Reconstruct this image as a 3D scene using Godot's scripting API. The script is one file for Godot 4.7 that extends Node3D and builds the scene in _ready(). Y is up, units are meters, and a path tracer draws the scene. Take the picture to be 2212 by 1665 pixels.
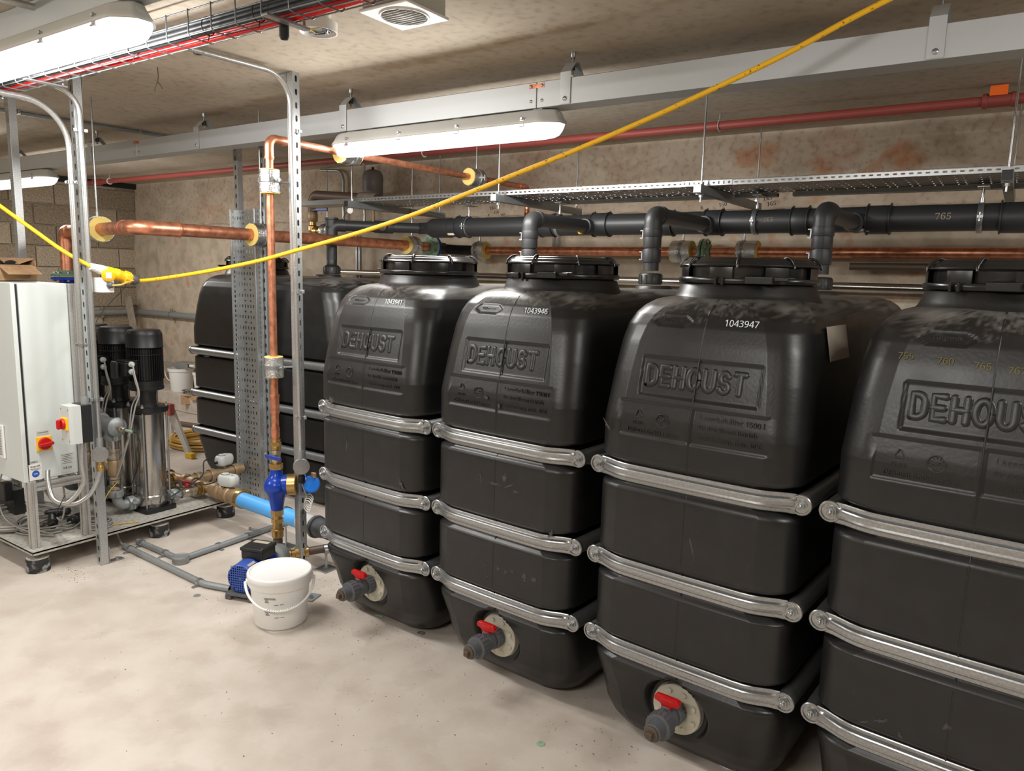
extends Node3D
# A basement plant room: a row of black plastic water tanks, a booster pump set and the pipework above them. Units are metres, y is up, the back wall lies along x.

const CEIL := 2.53         # underside of the concrete ceiling
const WALL_Z := -4.93      # face of the back wall
const LEFT_X := -8.83      # face of the blockwork wall at the far left
const ROW_TURN := -0.0736  # the tank row is not quite parallel to the back wall
const ROW_AT := Vector3(0, 0, -2.126)
const TANK_S := [-2.290, -1.546, -0.788, -0.034]

var M := {}
var used := {}
var rng := RandomNumberGenerator.new()


# ------------------------------------------------------------------ geometry
class Geo:
	var v := PackedVector3Array()
	var n := PackedVector3Array()
	var ix := PackedInt32Array()
	var c := PackedColorArray()   # one colour for each point, or none
	var xf := Transform3D()

	func pt(a: Vector3, b: Vector3) -> int:
		v.append(xf * a)
		n.append((xf.basis * b).normalized())
		return v.size() - 1

	func tri(a: int, b: int, c: int) -> void:
		var f := (v[b] - v[a]).cross(v[c] - v[a])
		if f.length_squared() < 1e-18:
			return
		if f.dot(n[a] + n[b] + n[c]) > 0.0:
			ix.append(a); ix.append(c); ix.append(b)
		else:
			ix.append(a); ix.append(b); ix.append(c)

	func quad(a: int, b: int, c: int, d: int) -> void:
		tri(a, b, c)
		tri(a, c, d)

	func face(a: Vector3, b: Vector3, c: Vector3, d: Vector3, nn: Vector3) -> void:
		quad(pt(a, nn), pt(b, nn), pt(c, nn), pt(d, nn))

	# a box with rounded (chamfered, smooth shaded) edges
	func box(c: Vector3, s: Vector3, bev := 0.0) -> void:
		var h := s * 0.5
		bev = minf(bev, minf(h.x, minf(h.y, h.z)) * 0.9)
		var id := {}
		for ax in 3:
			for sg in [-1, 1]:
				for i in [-1, 1]:
					for j in [-1, 1]:
						var q := Vector3()
						var nn := Vector3()
						nn[ax] = sg
						q[ax] = sg * h[ax]
						var b := (ax + 1) % 3
						var d := (ax + 2) % 3
						q[b] = i * (h[b] - bev)
						q[d] = j * (h[d] - bev)
						var k := Vector3i()
						k[ax] = sg
						k[b] = i
						k[d] = j
						id[[ax, k]] = pt(c + q, nn)
		for ax in 3:
			var b := (ax + 1) % 3
			var d := (ax + 2) % 3
			for sg in [-1, 1]:
				var q := []
				for ij in [[-1, -1], [1, -1], [1, 1], [-1, 1]]:
					var k := Vector3i()
					k[ax] = sg
					k[b] = ij[0]
					k[d] = ij[1]
					q.append(id[[ax, k]])
				quad(q[0], q[1], q[2], q[3])
			if bev > 0.0:   # the four edges along ax
				for i in [-1, 1]:
					for j in [-1, 1]:
						var k0 := Vector3i()
						k0[ax] = -1
						k0[b] = i
						k0[d] = j
						var k1 := k0
						k1[ax] = 1
						quad(id[[b, k0]], id[[b, k1]], id[[d, k1]], id[[d, k0]])
		if bev > 0.0:
			for i in [-1, 1]:
				for j in [-1, 1]:
					for k in [-1, 1]:
						var e := Vector3i(i, j, k)
						tri(id[[0, e]], id[[1, e]], id[[2, e]])

	# a round bar along a path; r may be one radius or one for each point
	func tube(path: Array, r, seg := 12, caps := true, closed := false, flat := 1.0, up := Vector3.ZERO) -> void:
		var m := path.size()
		var rings := []
		var side := Vector3.ZERO
		for i in m:
			var t: Vector3
			if closed:
				t = (path[(i + 1) % m] - path[(i - 1 + m) % m])
			elif i == 0:
				t = path[1] - path[0]
			elif i == m - 1:
				t = path[m - 1] - path[m - 2]
			else:
				t = (path[i + 1] - path[i]).normalized() + (path[i] - path[i - 1]).normalized()
			t = t.normalized()
			if up != Vector3.ZERO:
				side = up.cross(t).normalized()
			elif side == Vector3.ZERO:
				side = t.cross(Vector3.UP if absf(t.y) < 0.9 else Vector3.RIGHT).normalized()
			else:
				side = (side - t * side.dot(t)).normalized()
			var other := t.cross(side).normalized()
			var rr: float = r[i] if r is Array else r
			var ring := PackedInt32Array()
			for k in seg:
				var a := TAU * k / seg
				var dd := side * cos(a) + other * sin(a) * flat
				ring.append(pt(path[i] + dd * rr, side * cos(a) * flat + other * sin(a)))
			rings.append(ring)
		for i in (m if closed else m - 1):
			for k in seg:
				quad(rings[i][k], rings[i][(k + 1) % seg], rings[(i + 1) % m][(k + 1) % seg], rings[(i + 1) % m][k])
		if caps and not closed:
			for e in [0, m - 1]:
				var t: Vector3 = (path[0] - path[1]) if e == 0 else (path[m - 1] - path[m - 2])
				t = t.normalized()
				var cc := pt(path[e], t)
				var rim := PackedInt32Array()
				for k in seg:
					v.append(v[rings[e][k]])
					n.append((xf.basis * t).normalized())
					rim.append(v.size() - 1)
				for k in seg:
					tri(cc, rim[k], rim[(k + 1) % seg])

	# turn a profile of (radius, height) round the y axis of `at`
	func lathe(prof: Array, seg := 24, at := Transform3D(), soft := 40.0, arc := TAU, start := 0.0) -> void:
		var keep := xf
		xf = xf * at
		var m := prof.size()
		var ns := []
		for i in m - 1:
			var d: Vector2 = prof[i + 1] - prof[i]
			ns.append(Vector2(d.y, -d.x).normalized())
		for i in m - 1:
			var n0: Vector2 = ns[i]
			var n1: Vector2 = ns[i]
			if i > 0 and absf(rad_to_deg(ns[i].angle_to(ns[i - 1]))) < soft:
				n0 = (ns[i] + ns[i - 1]).normalized()
			if i < m - 2 and absf(rad_to_deg(ns[i].angle_to(ns[i + 1]))) < soft:
				n1 = (ns[i] + ns[i + 1]).normalized()
			var last := []
			for k in seg + 1:
				var a := start + arc * k / seg
				var c := cos(a)
				var s := sin(a)
				var p0: Vector2 = prof[i]
				var p1: Vector2 = prof[i + 1]
				var now := [pt(Vector3(p0.x * c, p0.y, p0.x * s), Vector3(n0.x * c, n0.y, n0.x * s)), pt(Vector3(p1.x * c, p1.y, p1.x * s), Vector3(n1.x * c, n1.y, n1.x * s))]
				if k > 0:
					quad(last[0], last[1], now[1], now[0])
				last = now
		xf = keep

	# a polygon (counter-clockwise in x, y) pulled along +z
	func slab(poly: PackedVector2Array, z0: float, z1: float, soft := 35.0) -> void:
		if Geometry2D.is_polygon_clockwise(poly):
			poly = poly.duplicate()
			poly.reverse()
		var t := Geometry2D.triangulate_polygon(poly)
		for e in [[z0, -1.0], [z1, 1.0]]:
			var ids := []
			for q in poly:
				ids.append(pt(Vector3(q.x, q.y, e[0]), Vector3(0, 0, e[1])))
			for k in range(0, t.size(), 3):
				tri(ids[t[k]], ids[t[k + 1]], ids[t[k + 2]])
		var m := poly.size()
		var ns := []
		for i in m:
			var d := poly[(i + 1) % m] - poly[i]
			ns.append(Vector2(d.y, -d.x).normalized())
		for i in m:
			var a: Vector2 = ns[i]
			var b: Vector2 = ns[i]
			var pn: Vector2 = ns[(i - 1 + m) % m]
			var nx: Vector2 = ns[(i + 1) % m]
			if absf(rad_to_deg(a.angle_to(pn))) < soft:
				a = (a + pn).normalized()
			if absf(rad_to_deg(b.angle_to(nx))) < soft:
				b = (b + nx).normalized()
			var p0 := poly[i]
			var p1 := poly[(i + 1) % m]
			quad(pt(Vector3(p0.x, p0.y, z0), Vector3(a.x, a.y, 0)), pt(Vector3(p1.x, p1.y, z0), Vector3(b.x, b.y, 0)), pt(Vector3(p1.x, p1.y, z1), Vector3(b.x, b.y, 0)), pt(Vector3(p0.x, p0.y, z1), Vector3(a.x, a.y, 0)))

	# rows of points joined into one smooth skin; `round`: each row closes on itself
	func skin(rows: Array, round := false) -> void:
		var m := rows.size()
		var w: int = rows[0].size()
		var base := v.size()
		for i in m:
			for k in w:
				var a: Vector3 = rows[i][(k + 1) % w] if round or k < w - 1 else rows[i][k]
				var b: Vector3 = rows[i][(k - 1 + w) % w] if round or k > 0 else rows[i][k]
				var c: Vector3 = rows[mini(i + 1, m - 1)][k]
				var d: Vector3 = rows[maxi(i - 1, 0)][k]
				pt(rows[i][k], (c - d).cross(a - b))
		for i in m - 1:
			for k in (w if round else w - 1):
				quad(base + i * w + k, base + i * w + (k + 1) % w, base + (i + 1) * w + (k + 1) % w, base + (i + 1) * w + k)

	# a sheet in x, y with a grid of slots punched through it; keep(col, row) says (slot width, slot height) or ZERO for a blank cell
	func punched(cols: int, rows: int, cw: float, ch: float, th: float, hole: Callable, cs := 4) -> void:
		var x0 := -cols * cw * 0.5
		var y0 := -rows * ch * 0.5
		for i in cols:
			for j in rows:
				var c := Vector3(x0 + (i + 0.5) * cw, y0 + (j + 0.5) * ch, 0)
				var s: Vector2 = hole.call(i, j)
				var h := Vector3(cw * 0.5, ch * 0.5, 0)
				if s == Vector2.ZERO:
					for z in [-th * 0.5, th * 0.5]:
						var nn := Vector3(0, 0, signf(z))
						face(c + Vector3(-h.x, -h.y, z), c + Vector3(h.x, -h.y, z), c + Vector3(h.x, h.y, z), c + Vector3(-h.x, h.y, z), nn)
					continue
				var r := minf(s.x, s.y) * 0.5
				var ring := []
				var outer := []
				for qd in 4:
					var cc := Vector2((s.x * 0.5 - r) * (1 if qd in [0, 3] else -1), (s.y * 0.5 - r) * (1 if qd in [0, 1] else -1))
					for k in cs + 1:
						var a := (qd + float(k) / cs) * PI / 2
						ring.append(cc + Vector2(cos(a), sin(a)) * r)
						outer.append(Vector2(h.x * (1 if qd in [0, 3] else -1), h.y * (1 if qd in [0, 1] else -1)))
				var m := ring.size()
				for z in [-th * 0.5, th * 0.5]:
					var nn := Vector3(0, 0, signf(z))
					for k in m:
						var l := (k + 1) % m
						var o0: Vector2 = outer[k]
						var o1: Vector2 = outer[l]
						quad(pt(c + Vector3(ring[k].x, ring[k].y, z), nn), pt(c + Vector3(o0.x, o0.y, z), nn), pt(c + Vector3(o1.x, o1.y, z), nn), pt(c + Vector3(ring[l].x, ring[l].y, z), nn))
				for k in m:
					var l := (k + 1) % m
					var nn := Vector3(-ring[k].x, -ring[k].y, 0).normalized()
					quad(pt(c + Vector3(ring[k].x, ring[k].y, -th * 0.5), nn), pt(c + Vector3(ring[l].x, ring[l].y, -th * 0.5), nn), pt(c + Vector3(ring[l].x, ring[l].y, th * 0.5), nn), pt(c + Vector3(ring[k].x, ring[k].y, th * 0.5), nn))

	func mesh() -> ArrayMesh:
		var a := []
		a.resize(Mesh.ARRAY_MAX)
		a[Mesh.ARRAY_VERTEX] = v
		a[Mesh.ARRAY_NORMAL] = n
		a[Mesh.ARRAY_INDEX] = ix
		if c.size() == v.size():
			a[Mesh.ARRAY_COLOR] = c
		var m := ArrayMesh.new()
		m.add_surface_from_arrays(Mesh.PRIMITIVE_TRIANGLES, a)
		return m


# a frame at `at` whose y axis points along `dir`
func along(at: Vector3, dir: Vector3, turn := 0.0) -> Transform3D:
	var y := dir.normalized()
	var x := y.cross(Vector3.BACK if absf(y.z) < 0.9 else Vector3.RIGHT).normalized()
	return Transform3D(Basis(x, y, x.cross(y)) * Basis(Vector3.UP, turn), at)


# a frame at `at` whose z axis points along `dir` and whose y axis stays as upright as it can
func facing(at: Vector3, dir: Vector3, up := Vector3.UP) -> Transform3D:
	var z := dir.normalized()
	var x := up.cross(z).normalized()
	return Transform3D(Basis(x, z.cross(x), z), at)


# the corner points of a run of pipe with its corners rounded to radius r
func rounded(pts: Array, r: float, steps := 6) -> Array:
	var out := [pts[0]]
	for i in range(1, pts.size() - 1):
		var a: Vector3 = (pts[i - 1] - pts[i])
		var b: Vector3 = (pts[i + 1] - pts[i])
		var la := a.length()
		var lb := b.length()
		a /= la
		b /= lb
		var half := acos(clampf(a.dot(b), -1, 1)) * 0.5
		var d := minf(r / tan(half), minf(la, lb) * 0.49)
		var rr := d * tan(half)
		var c: Vector3 = pts[i] + (a + b).normalized() * (rr / sin(half))
		var p0: Vector3 = pts[i] + a * d - c
		var p1: Vector3 = pts[i] + b * d - c
		for k in steps + 1:
			out.append(c + p0.slerp(p1, float(k) / steps))
	out.append(pts[pts.size() - 1])
	return out


# a smooth curve through the points
func curve(pts: Array, steps := 8) -> Array:
	var out := []
	var m := pts.size()
	for i in m - 1:
		var a: Vector3 = pts[maxi(i - 1, 0)]
		var b: Vector3 = pts[i]
		var c: Vector3 = pts[i + 1]
		var d: Vector3 = pts[mini(i + 2, m - 1)]
		for k in steps:
			out.append(b.cubic_interpolate(c, a, d, float(k) / steps))
	out.append(pts[m - 1])
	return out


func oval(w: float, h: float, r: float, steps := 5) -> PackedVector2Array:   # a rectangle with round corners
	var out := PackedVector2Array()
	for q in 4:
		var c := Vector2((w * 0.5 - r) * (1 if q in [0, 3] else -1), (h * 0.5 - r) * (1 if q in [0, 1] else -1))
		for k in steps + 1:
			out.append(c + Vector2.from_angle((q + float(k) / steps) * PI / 2) * r)
	return out


# ------------------------------------------------------------------ scene tree
func numbered(called: String) -> String:
	if not used.has(called):
		used[called] = 0
		return called
	used[called] += 1
	return "%s_%03d" % [called, used[called]]


func thing(called: String, label: String, category: String, at := Vector3.ZERO, turn := 0.0, group := "") -> Node3D:
	var o := Node3D.new()
	o.name = numbered(called)
	add_child(o)
	o.position = at
	o.rotation.y = turn
	o.set_meta("label", label)
	o.set_meta("category", category)
	if group:
		o.set_meta("group", group)
	return o


func obj(called: String, g, m: Material, parent: Node3D = self, xf := Transform3D()) -> MeshInstance3D:
	var o := MeshInstance3D.new()
	o.name = numbered(called) if parent == self else called
	o.mesh = g.mesh() if g is Geo else g
	o.material_override = m
	o.transform = xf
	parent.add_child(o, true)
	return o


func struct(called: String, g, m: Material) -> MeshInstance3D:
	var o := obj(called, g, m)
	o.set_meta("kind", "structure")
	return o


func tag(o: Node3D, label: String, category: String, group := "") -> Node3D:
	o.set_meta("label", label)
	o.set_meta("category", category)
	if group:
		o.set_meta("group", group)
	return o


func dup(o: Node3D, at: Vector3, turn: float, label: String) -> Node3D:
	var c: Node3D = o.duplicate()
	c.name = numbered(str(o.name).rstrip("0123456789").trim_suffix("_"))
	add_child(c)
	c.position = at
	c.rotation.y = turn
	c.set_meta("label", label)
	return c


func writing(s: String, height: float, depth: float, bold := false, face := "Droid Sans") -> TextMesh:
	var f := SystemFont.new()
	f.font_names = PackedStringArray([face])
	f.font_weight = 700 if bold else 400
	var t := TextMesh.new()
	t.font = f
	t.font_size = 40
	t.text = s
	t.pixel_size = height / 29.0
	t.depth = depth
	t.curve_step = 2.0
	t.horizontal_alignment = HORIZONTAL_ALIGNMENT_CENTER
	t.vertical_alignment = VERTICAL_ALIGNMENT_CENTER
	return t


# simple solids as one-liners
func g_tube(path: Array, r, seg := 12, closed := false) -> Geo:
	var g := Geo.new()
	g.tube(path, r, seg, true, closed)
	return g


func g_box(c: Vector3, s: Vector3, bev := 0.002) -> Geo:
	var g := Geo.new()
	g.box(c, s, bev)
	return g


func g_lathe(prof: Array, at := Transform3D(), seg := 24, soft := 40.0) -> Geo:
	var g := Geo.new()
	g.lathe(prof, seg, at, soft)
	return g


func hex_head(g: Geo, at: Transform3D, r: float, h: float) -> void:   # a hexagon bolt head standing on the frame's xz plane
	var keep := g.xf
	g.xf = g.xf * at * Transform3D(Basis(Vector3.RIGHT, -PI / 2), Vector3.ZERO)
	var p := PackedVector2Array()
	for k in 6:
		p.append(Vector2.from_angle(TAU * k / 6) * r)
	g.slab(p, 0.0, h)
	g.xf = keep


# ------------------------------------------------------------------ materials
func noise(freq: float, kind := FastNoiseLite.TYPE_SIMPLEX_SMOOTH, octaves := 4, sd := 1, warp := 0.0) -> FastNoiseLite:
	var f := FastNoiseLite.new()
	f.noise_type = kind
	f.frequency = freq
	f.seed = sd
	f.fractal_octaves = octaves
	f.fractal_type = FastNoiseLite.FRACTAL_FBM if octaves > 1 else FastNoiseLite.FRACTAL_NONE
	if warp > 0.0:
		f.domain_warp_enabled = true
		f.domain_warp_amplitude = warp
		f.domain_warp_frequency = freq * 1.5
	return f


func noise_map(f: FastNoiseLite, stops: Array, size := 512) -> NoiseTexture2D:   # stops: [offset, colour] pairs
	var t := NoiseTexture2D.new()
	t.width = size
	t.height = size
	t.seamless = true
	t.noise = f
	if stops.size():
		var r := Gradient.new()
		var o := PackedFloat32Array()
		var c := PackedColorArray()
		for s in stops:
			o.append(s[0])
			c.append(s[1])
		r.offsets = o
		r.colors = c
		t.color_ramp = r
	return t


func plain(key: String, c: Color, rough := 0.5, metal := 0.0, spec := 0.5) -> StandardMaterial3D:
	var m := StandardMaterial3D.new()
	m.resource_name = key
	m.albedo_color = c
	m.roughness = rough
	m.metallic = metal
	m.metallic_specular = spec
	M[key] = m
	return m


# a plain material with a grain laid over it: base texture and relief, mapped from the object's own axes
func grained(m: StandardMaterial3D, tex: Texture2D, scale: float, world := false, relief: Texture2D = null, cm := 0.0) -> StandardMaterial3D:
	m.albedo_texture = tex
	m.uv1_triplanar = true
	m.uv1_world_triplanar = world
	m.uv1_scale = Vector3.ONE * scale
	m.uv1_triplanar_sharpness = 4.0
	if relief:
		m.heightmap_enabled = true
		m.heightmap_texture = relief
		m.heightmap_scale = cm
	return m


func layered(m: StandardMaterial3D, tex: Texture2D, scale: float, world := false) -> StandardMaterial3D:
	m.detail_enabled = true
	m.detail_blend_mode = BaseMaterial3D.BLEND_MODE_MUL
	m.detail_albedo = tex
	m.detail_uv_layer = BaseMaterial3D.DETAIL_UV_2
	m.uv2_triplanar = true
	m.uv2_world_triplanar = world
	m.uv2_scale = Vector3.ONE * scale
	return m


func grey(v: float) -> Color:
	return Color(v, v, v)
const LAMP_GLOW := 3.0
const LAMP_POWER := 3.3
const LAMP_SIDE := 3.0


func _ready() -> void:
	rng.seed = 1
	var cam := Camera3D.new()
	cam.name = "camera"
	cam.fov = 55.04
	cam.near = 0.05
	cam.far = 60.0
	cam.position = Vector3(0, 1.6, 0)
	cam.rotation = Vector3(deg_to_rad(-8.599), deg_to_rad(34.039), deg_to_rad(1.477))
	add_child(cam)
	var we := WorldEnvironment.new()
	we.name = "surroundings"
	var e := Environment.new()
	e.background_mode = Environment.BG_COLOR
	e.background_color = Color(0.02, 0.02, 0.02)
	e.tonemap_mode = Environment.TONE_MAPPER_LINEAR
	e.tonemap_exposure = 0.67
	e.sdfgi_enabled = true
	e.ssao_enabled = true
	e.ssil_enabled = true
	we.environment = e
	add_child(we)
	make_materials()
	battens()
	room()
	tanks()
	trunking()
	lighting_trunk()
	basket()
	ceiling_things()
	red_pipe()
	tray_run()
	black_pipes()
	copper_main()
	back_corner()
	uprights()
	booster_set()
	cabinet_clutter()
	bucket()
	small_pump()
	floor_conduits()
	bits()
	skid_clutter()
	far_corner()


# ------------------------------------------------------------------ materials of this place
func make_materials() -> void:
	var fine := noise_map(noise(0.055, FastNoiseLite.TYPE_SIMPLEX_SMOOTH, 5, 3), [[0.0, grey(0.0)], [1.0, grey(1.0)]], 512)
	var pits := noise_map(noise(0.11, FastNoiseLite.TYPE_CELLULAR, 2, 9), [[0.0, grey(0.0)], [0.35, grey(0.75)], [1.0, grey(1.0)]], 512)
	var rough := noise_map(noise(0.035, FastNoiseLite.TYPE_SIMPLEX_SMOOTH, 6, 21, 20.0), [[0.0, grey(0.0)], [1.0, grey(1.0)]], 512)
	# floor: pale dusty power-floated concrete
	var fl := plain("floor", Color.WHITE, 0.62, 0.0, 0.4)
	grained(fl, noise_map(noise(0.012, FastNoiseLite.TYPE_SIMPLEX_SMOOTH, 6, 5, 30.0), [[0.0, Color(0.715, 0.672, 0.63)], [0.40, Color(0.745, 0.706, 0.664)], [0.55, Color(0.76, 0.724, 0.684)], [1.0, Color(0.785, 0.753, 0.718)]], 1024), 0.26, true, fine, 0.02)
	layered(fl, noise_map(noise(0.008, FastNoiseLite.TYPE_SIMPLEX_SMOOTH, 6, 15, 60.0), [[0.0, Color(0.93, 0.92, 0.91)], [0.30, Color(0.965, 0.96, 0.955)], [0.5, Color(1, 1, 1)], [1.0, Color(1, 1, 1)]], 1024), 0.35, true)
	var blk := plain("block", Color.WHITE, 0.95, 0.0, 0.2)
	grained(blk, noise_map(noise(0.05, FastNoiseLite.TYPE_SIMPLEX_SMOOTH, 5, 33), [[0.0, Color(0.56, 0.51, 0.44)], [0.5, Color(0.68, 0.625, 0.545)], [1.0, Color(0.76, 0.71, 0.63)]], 512), 1.6, true, pits, 0.5)
	var blk2 := plain("block_dark", Color(0.86, 0.85, 0.84), 0.95, 0.0, 0.2)
	grained(blk2, blk.albedo_texture, 1.3, true, pits, 0.5)
	plain("mortar", Color(0.73, 0.68, 0.60), 0.95, 0.0, 0.2)
	var low := plain("rough_concrete", Color.WHITE, 0.95, 0.0, 0.2)
	grained(low, noise_map(noise(0.02, FastNoiseLite.TYPE_SIMPLEX_SMOOTH, 6, 41, 25.0), [[0.0, Color(0.60, 0.55, 0.48)], [0.45, Color(0.68, 0.63, 0.56)], [0.66, Color(0.72, 0.67, 0.60)], [0.80, Color(0.70, 0.60, 0.52)], [1.0, Color(0.68, 0.52, 0.42)]], 1024), 0.22, true, rough, 1.0)
	var ledge := plain("ledge", Color.WHITE, 0.9, 0.0, 0.2)
	grained(ledge, fl.albedo_texture, 0.6, true, rough, 0.6)
	# tank plastic: black, pebbled, with patches of settled dust
	var pebble := noise_map(noise(0.16, FastNoiseLite.TYPE_SIMPLEX_SMOOTH, 2, 6), [[0.0, grey(0.0)], [0.62, grey(0.7)], [1.0, grey(1.0)]], 512)
	var tk := plain("tank", Color.WHITE, 0.40, 0.0, 0.5)
	grained(tk, noise_map(noise(0.010, FastNoiseLite.TYPE_SIMPLEX_SMOOTH, 6, 61, 25.0), [[0.0, grey(0.80)], [0.5, grey(0.88)], [0.70, grey(0.93)], [1.0, grey(1.0)]], 1024), 0.9, false, pebble, 0.018)
	tk.vertex_color_use_as_albedo = true
	tk.roughness_texture = noise_map(noise(0.012, FastNoiseLite.TYPE_SIMPLEX_SMOOTH, 5, 62, 20.0), [[0.0, grey(0.80)], [1.0, grey(1.0)]], 512)
	plain("smear", Color(0.27, 0.265, 0.255), 0.75)
	plain("tank_print", Color(0.155, 0.153, 0.150), 0.42)
	var ld := plain("lid", Color(0.125, 0.123, 0.12), 0.26, 0.0, 0.5)
	ld.roughness_texture = tk.roughness_texture
	ld.uv1_triplanar = true
	ld.uv1_scale = Vector3.ONE * 2.0
	var spangle := noise_map(noise(0.05, FastNoiseLite.TYPE_CELLULAR, 1, 71), [[0.0, grey(0.88)], [0.5, grey(0.94)], [1.0, grey(1.0)]], 512)
	for q in [["zinc", Color(0.71, 0.72, 0.725), 0.32, 0.85], ["tube_steel", Color(0.64, 0.65, 0.655), 0.40, 0.75], ["strut", Color(0.80, 0.815, 0.82), 0.36, 0.8], ["trunking", Color(0.74, 0.755, 0.76), 0.5, 0.55], ["foil", Color(0.90, 0.91, 0.92), 0.20, 1.0], ["steel", Color(0.78, 0.77, 0.75), 0.24, 1.0], ["conduit", Color(0.80, 0.805, 0.80), 0.30, 0.8], ["aluminium", Color(0.78, 0.775, 0.76), 0.42, 0.55], ["dull_zinc", Color(0.63, 0.65, 0.655), 0.5, 0.5]]:
		var m := plain(q[0], q[1], q[2], q[3])
		grained(m, spangle, 5.0)
	M.trunking.albedo_texture = null
	M.foil.heightmap_enabled = true
	M.foil.heightmap_texture = rough
	M.foil.heightmap_scale = 0.25
	var tarnish := noise_map(noise(0.022, FastNoiseLite.TYPE_SIMPLEX_SMOOTH, 5, 81, 25.0), [[0.0, Color(0.66, 0.42, 0.32)], [0.4, Color(0.82, 0.55, 0.43)], [0.7, Color(0.88, 0.61, 0.48)], [1.0, Color(0.93, 0.68, 0.55)]], 512)
	grained(plain("copper", Color.WHITE, 0.36, 0.82), tarnish, 1.5)
	grained(plain("brass", Color(0.80, 0.66, 0.42), 0.32, 0.9), spangle, 4.0)
	grained(plain("dusty_brass", Color(0.70, 0.60, 0.47), 0.48, 0.55), spangle, 6.0)
	grained(plain("nickel", Color(0.76, 0.72, 0.65), 0.34, 0.85), spangle, 6.0)
	plain("basket_wire", Color(0.50, 0.52, 0.53), 0.35, 0.6)
	plain("bronze", Color(0.36, 0.31, 0.27), 0.5, 0.35)
	plain("beige_plastic", Color(0.74, 0.725, 0.66), 0.42)
	plain("grey_pvc", Color(0.33, 0.34, 0.355), 0.42)
	plain("red_plastic", Color(0.72, 0.075, 0.08), 0.38)
	plain("white_print", Color(0.86, 0.89, 0.90), 0.6)
	plain("paper", Color(0.66, 0.62, 0.57), 0.85)
	plain("crayon", Color(0.42, 0.38, 0.20), 0.9)
	plain("black_plastic", Color(0.13, 0.13, 0.13), 0.42)
	plain("black_pipe", Color(0.165, 0.17, 0.175), 0.45)
	plain("rubber", Color(0.10, 0.10, 0.10), 0.75)
	grained(plain("foot_rubber", Color.WHITE, 0.8), noise_map(noise(0.02, FastNoiseLite.TYPE_SIMPLEX_SMOOTH, 4, 99, 15.0), [[0.0, grey(0.12)], [0.62, grey(0.15)], [0.68, grey(0.5)], [1.0, grey(0.62)]], 256), 3.0)
	plain("black_steel", Color(0.085, 0.085, 0.09), 0.38)
	grained(plain("motor_black", Color(0.075, 0.075, 0.08), 0.45), spangle, 5.0)
	plain("white_plastic", Color(0.90, 0.90, 0.885), 0.42)
	plain("lamp_housing", Color(0.74, 0.74, 0.72), 0.5)
	plain("white_bucket", Color(0.91, 0.91, 0.90), 0.38)
	plain("grey_plastic", Color(0.55, 0.565, 0.57), 0.5)
	plain("light_grey", Color(0.76, 0.775, 0.765), 0.42)
	plain("cabinet_grey", Color(0.80, 0.825, 0.815), 0.38)
	plain("red_paint", Color(0.60, 0.28, 0.25), 0.5)
	plain("orange", Color(0.98, 0.42, 0.05), 0.6)
	plain("yellow_cable", Color(0.98, 0.78, 0.07), 0.45)
	grained(plain("worn_yellow", Color(0.96, 0.74, 0.12), 0.55), noise_map(noise(0.03, FastNoiseLite.TYPE_SIMPLEX_SMOOTH, 4, 91), [[0.0, Color(0.35, 0.28, 0.18)], [0.17, Color(0.55, 0.45, 0.3)], [0.24, Color(1, 1, 1)], [1.0, Color(1, 1, 1)]], 512), 2.5)
	plain("yellow_plastic", Color(0.98, 0.74, 0.10), 0.4)
	plain("dull_yellow", Color(0.80, 0.64, 0.16), 0.6)
	plain("foam", Color(0.88, 0.79, 0.47), 0.9)
	plain("red_cable", Color(0.87, 0.10, 0.10), 0.45)
	plain("black_cable", Color(0.15, 0.155, 0.165), 0.5)
	plain("grey_cable", Color(0.60, 0.59, 0.57), 0.5)
	plain("tan_cable", Color(0.78, 0.62, 0.33), 0.55)
	plain("blue_enamel", Color(0.04, 0.22, 0.62), 0.22)
	plain("blue_handle", Color(0.13, 0.22, 0.60), 0.4)
	plain("motor_blue", Color(0.20, 0.32, 0.64), 0.35)
	plain("blue_pe", Color(0.33, 0.66, 0.93), 0.45)
	plain("bright_blue", Color(0.10, 0.46, 0.86), 0.35)
	plain("green_enamel", Color(0.35, 0.47, 0.37), 0.45)
	plain("sage", Color(0.56, 0.68, 0.58), 0.5)
	plain("brown_steel", Color(0.40, 0.33, 0.28), 0.5, 0.2)
	plain("vessel_grey", Color(0.42, 0.40, 0.39), 0.5)
	grained(plain("cardboard", Color(0.72, 0.58, 0.43), 0.9), fine, 3.0)
	M.cardboard.albedo_texture = noise_map(noise(0.03, FastNoiseLite.TYPE_SIMPLEX_SMOOTH, 3, 95), [[0.0, grey(0.85)], [1.0, grey(1.0)]], 256)
	grained(plain("skid", Color.WHITE, 0.6, 0.25), noise_map(noise(0.03, FastNoiseLite.TYPE_SIMPLEX_SMOOTH, 5, 97, 20.0), [[0.0, Color(0.56, 0.55, 0.53)], [0.45, Color(0.70, 0.69, 0.66)], [1.0, Color(0.80, 0.78, 0.75)]], 512), 2.0)
	grained(plain("timber", Color(0.62, 0.58, 0.52), 0.85), rough, 1.0)
	M.timber.albedo_texture = M.cardboard.albedo_texture
	plain("pencil", Color(0.22, 0.19, 0.17), 0.9)
	plain("ink", Color(0.16, 0.16, 0.18), 0.8)
	plain("label_white", Color(0.90, 0.90, 0.89), 0.6)
	plain("label_blue", Color(0.16, 0.36, 0.72), 0.5)
	plain("hole_black", Color(0.02, 0.02, 0.02), 0.9)
	var lamp := plain("lamp_glow", Color(0.95, 0.96, 0.96), 0.5)
	lamp.emission_enabled = true
	lamp.emission = Color(0.97, 0.985, 1.0)
	lamp.emission_energy_multiplier = LAMP_GLOW


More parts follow.
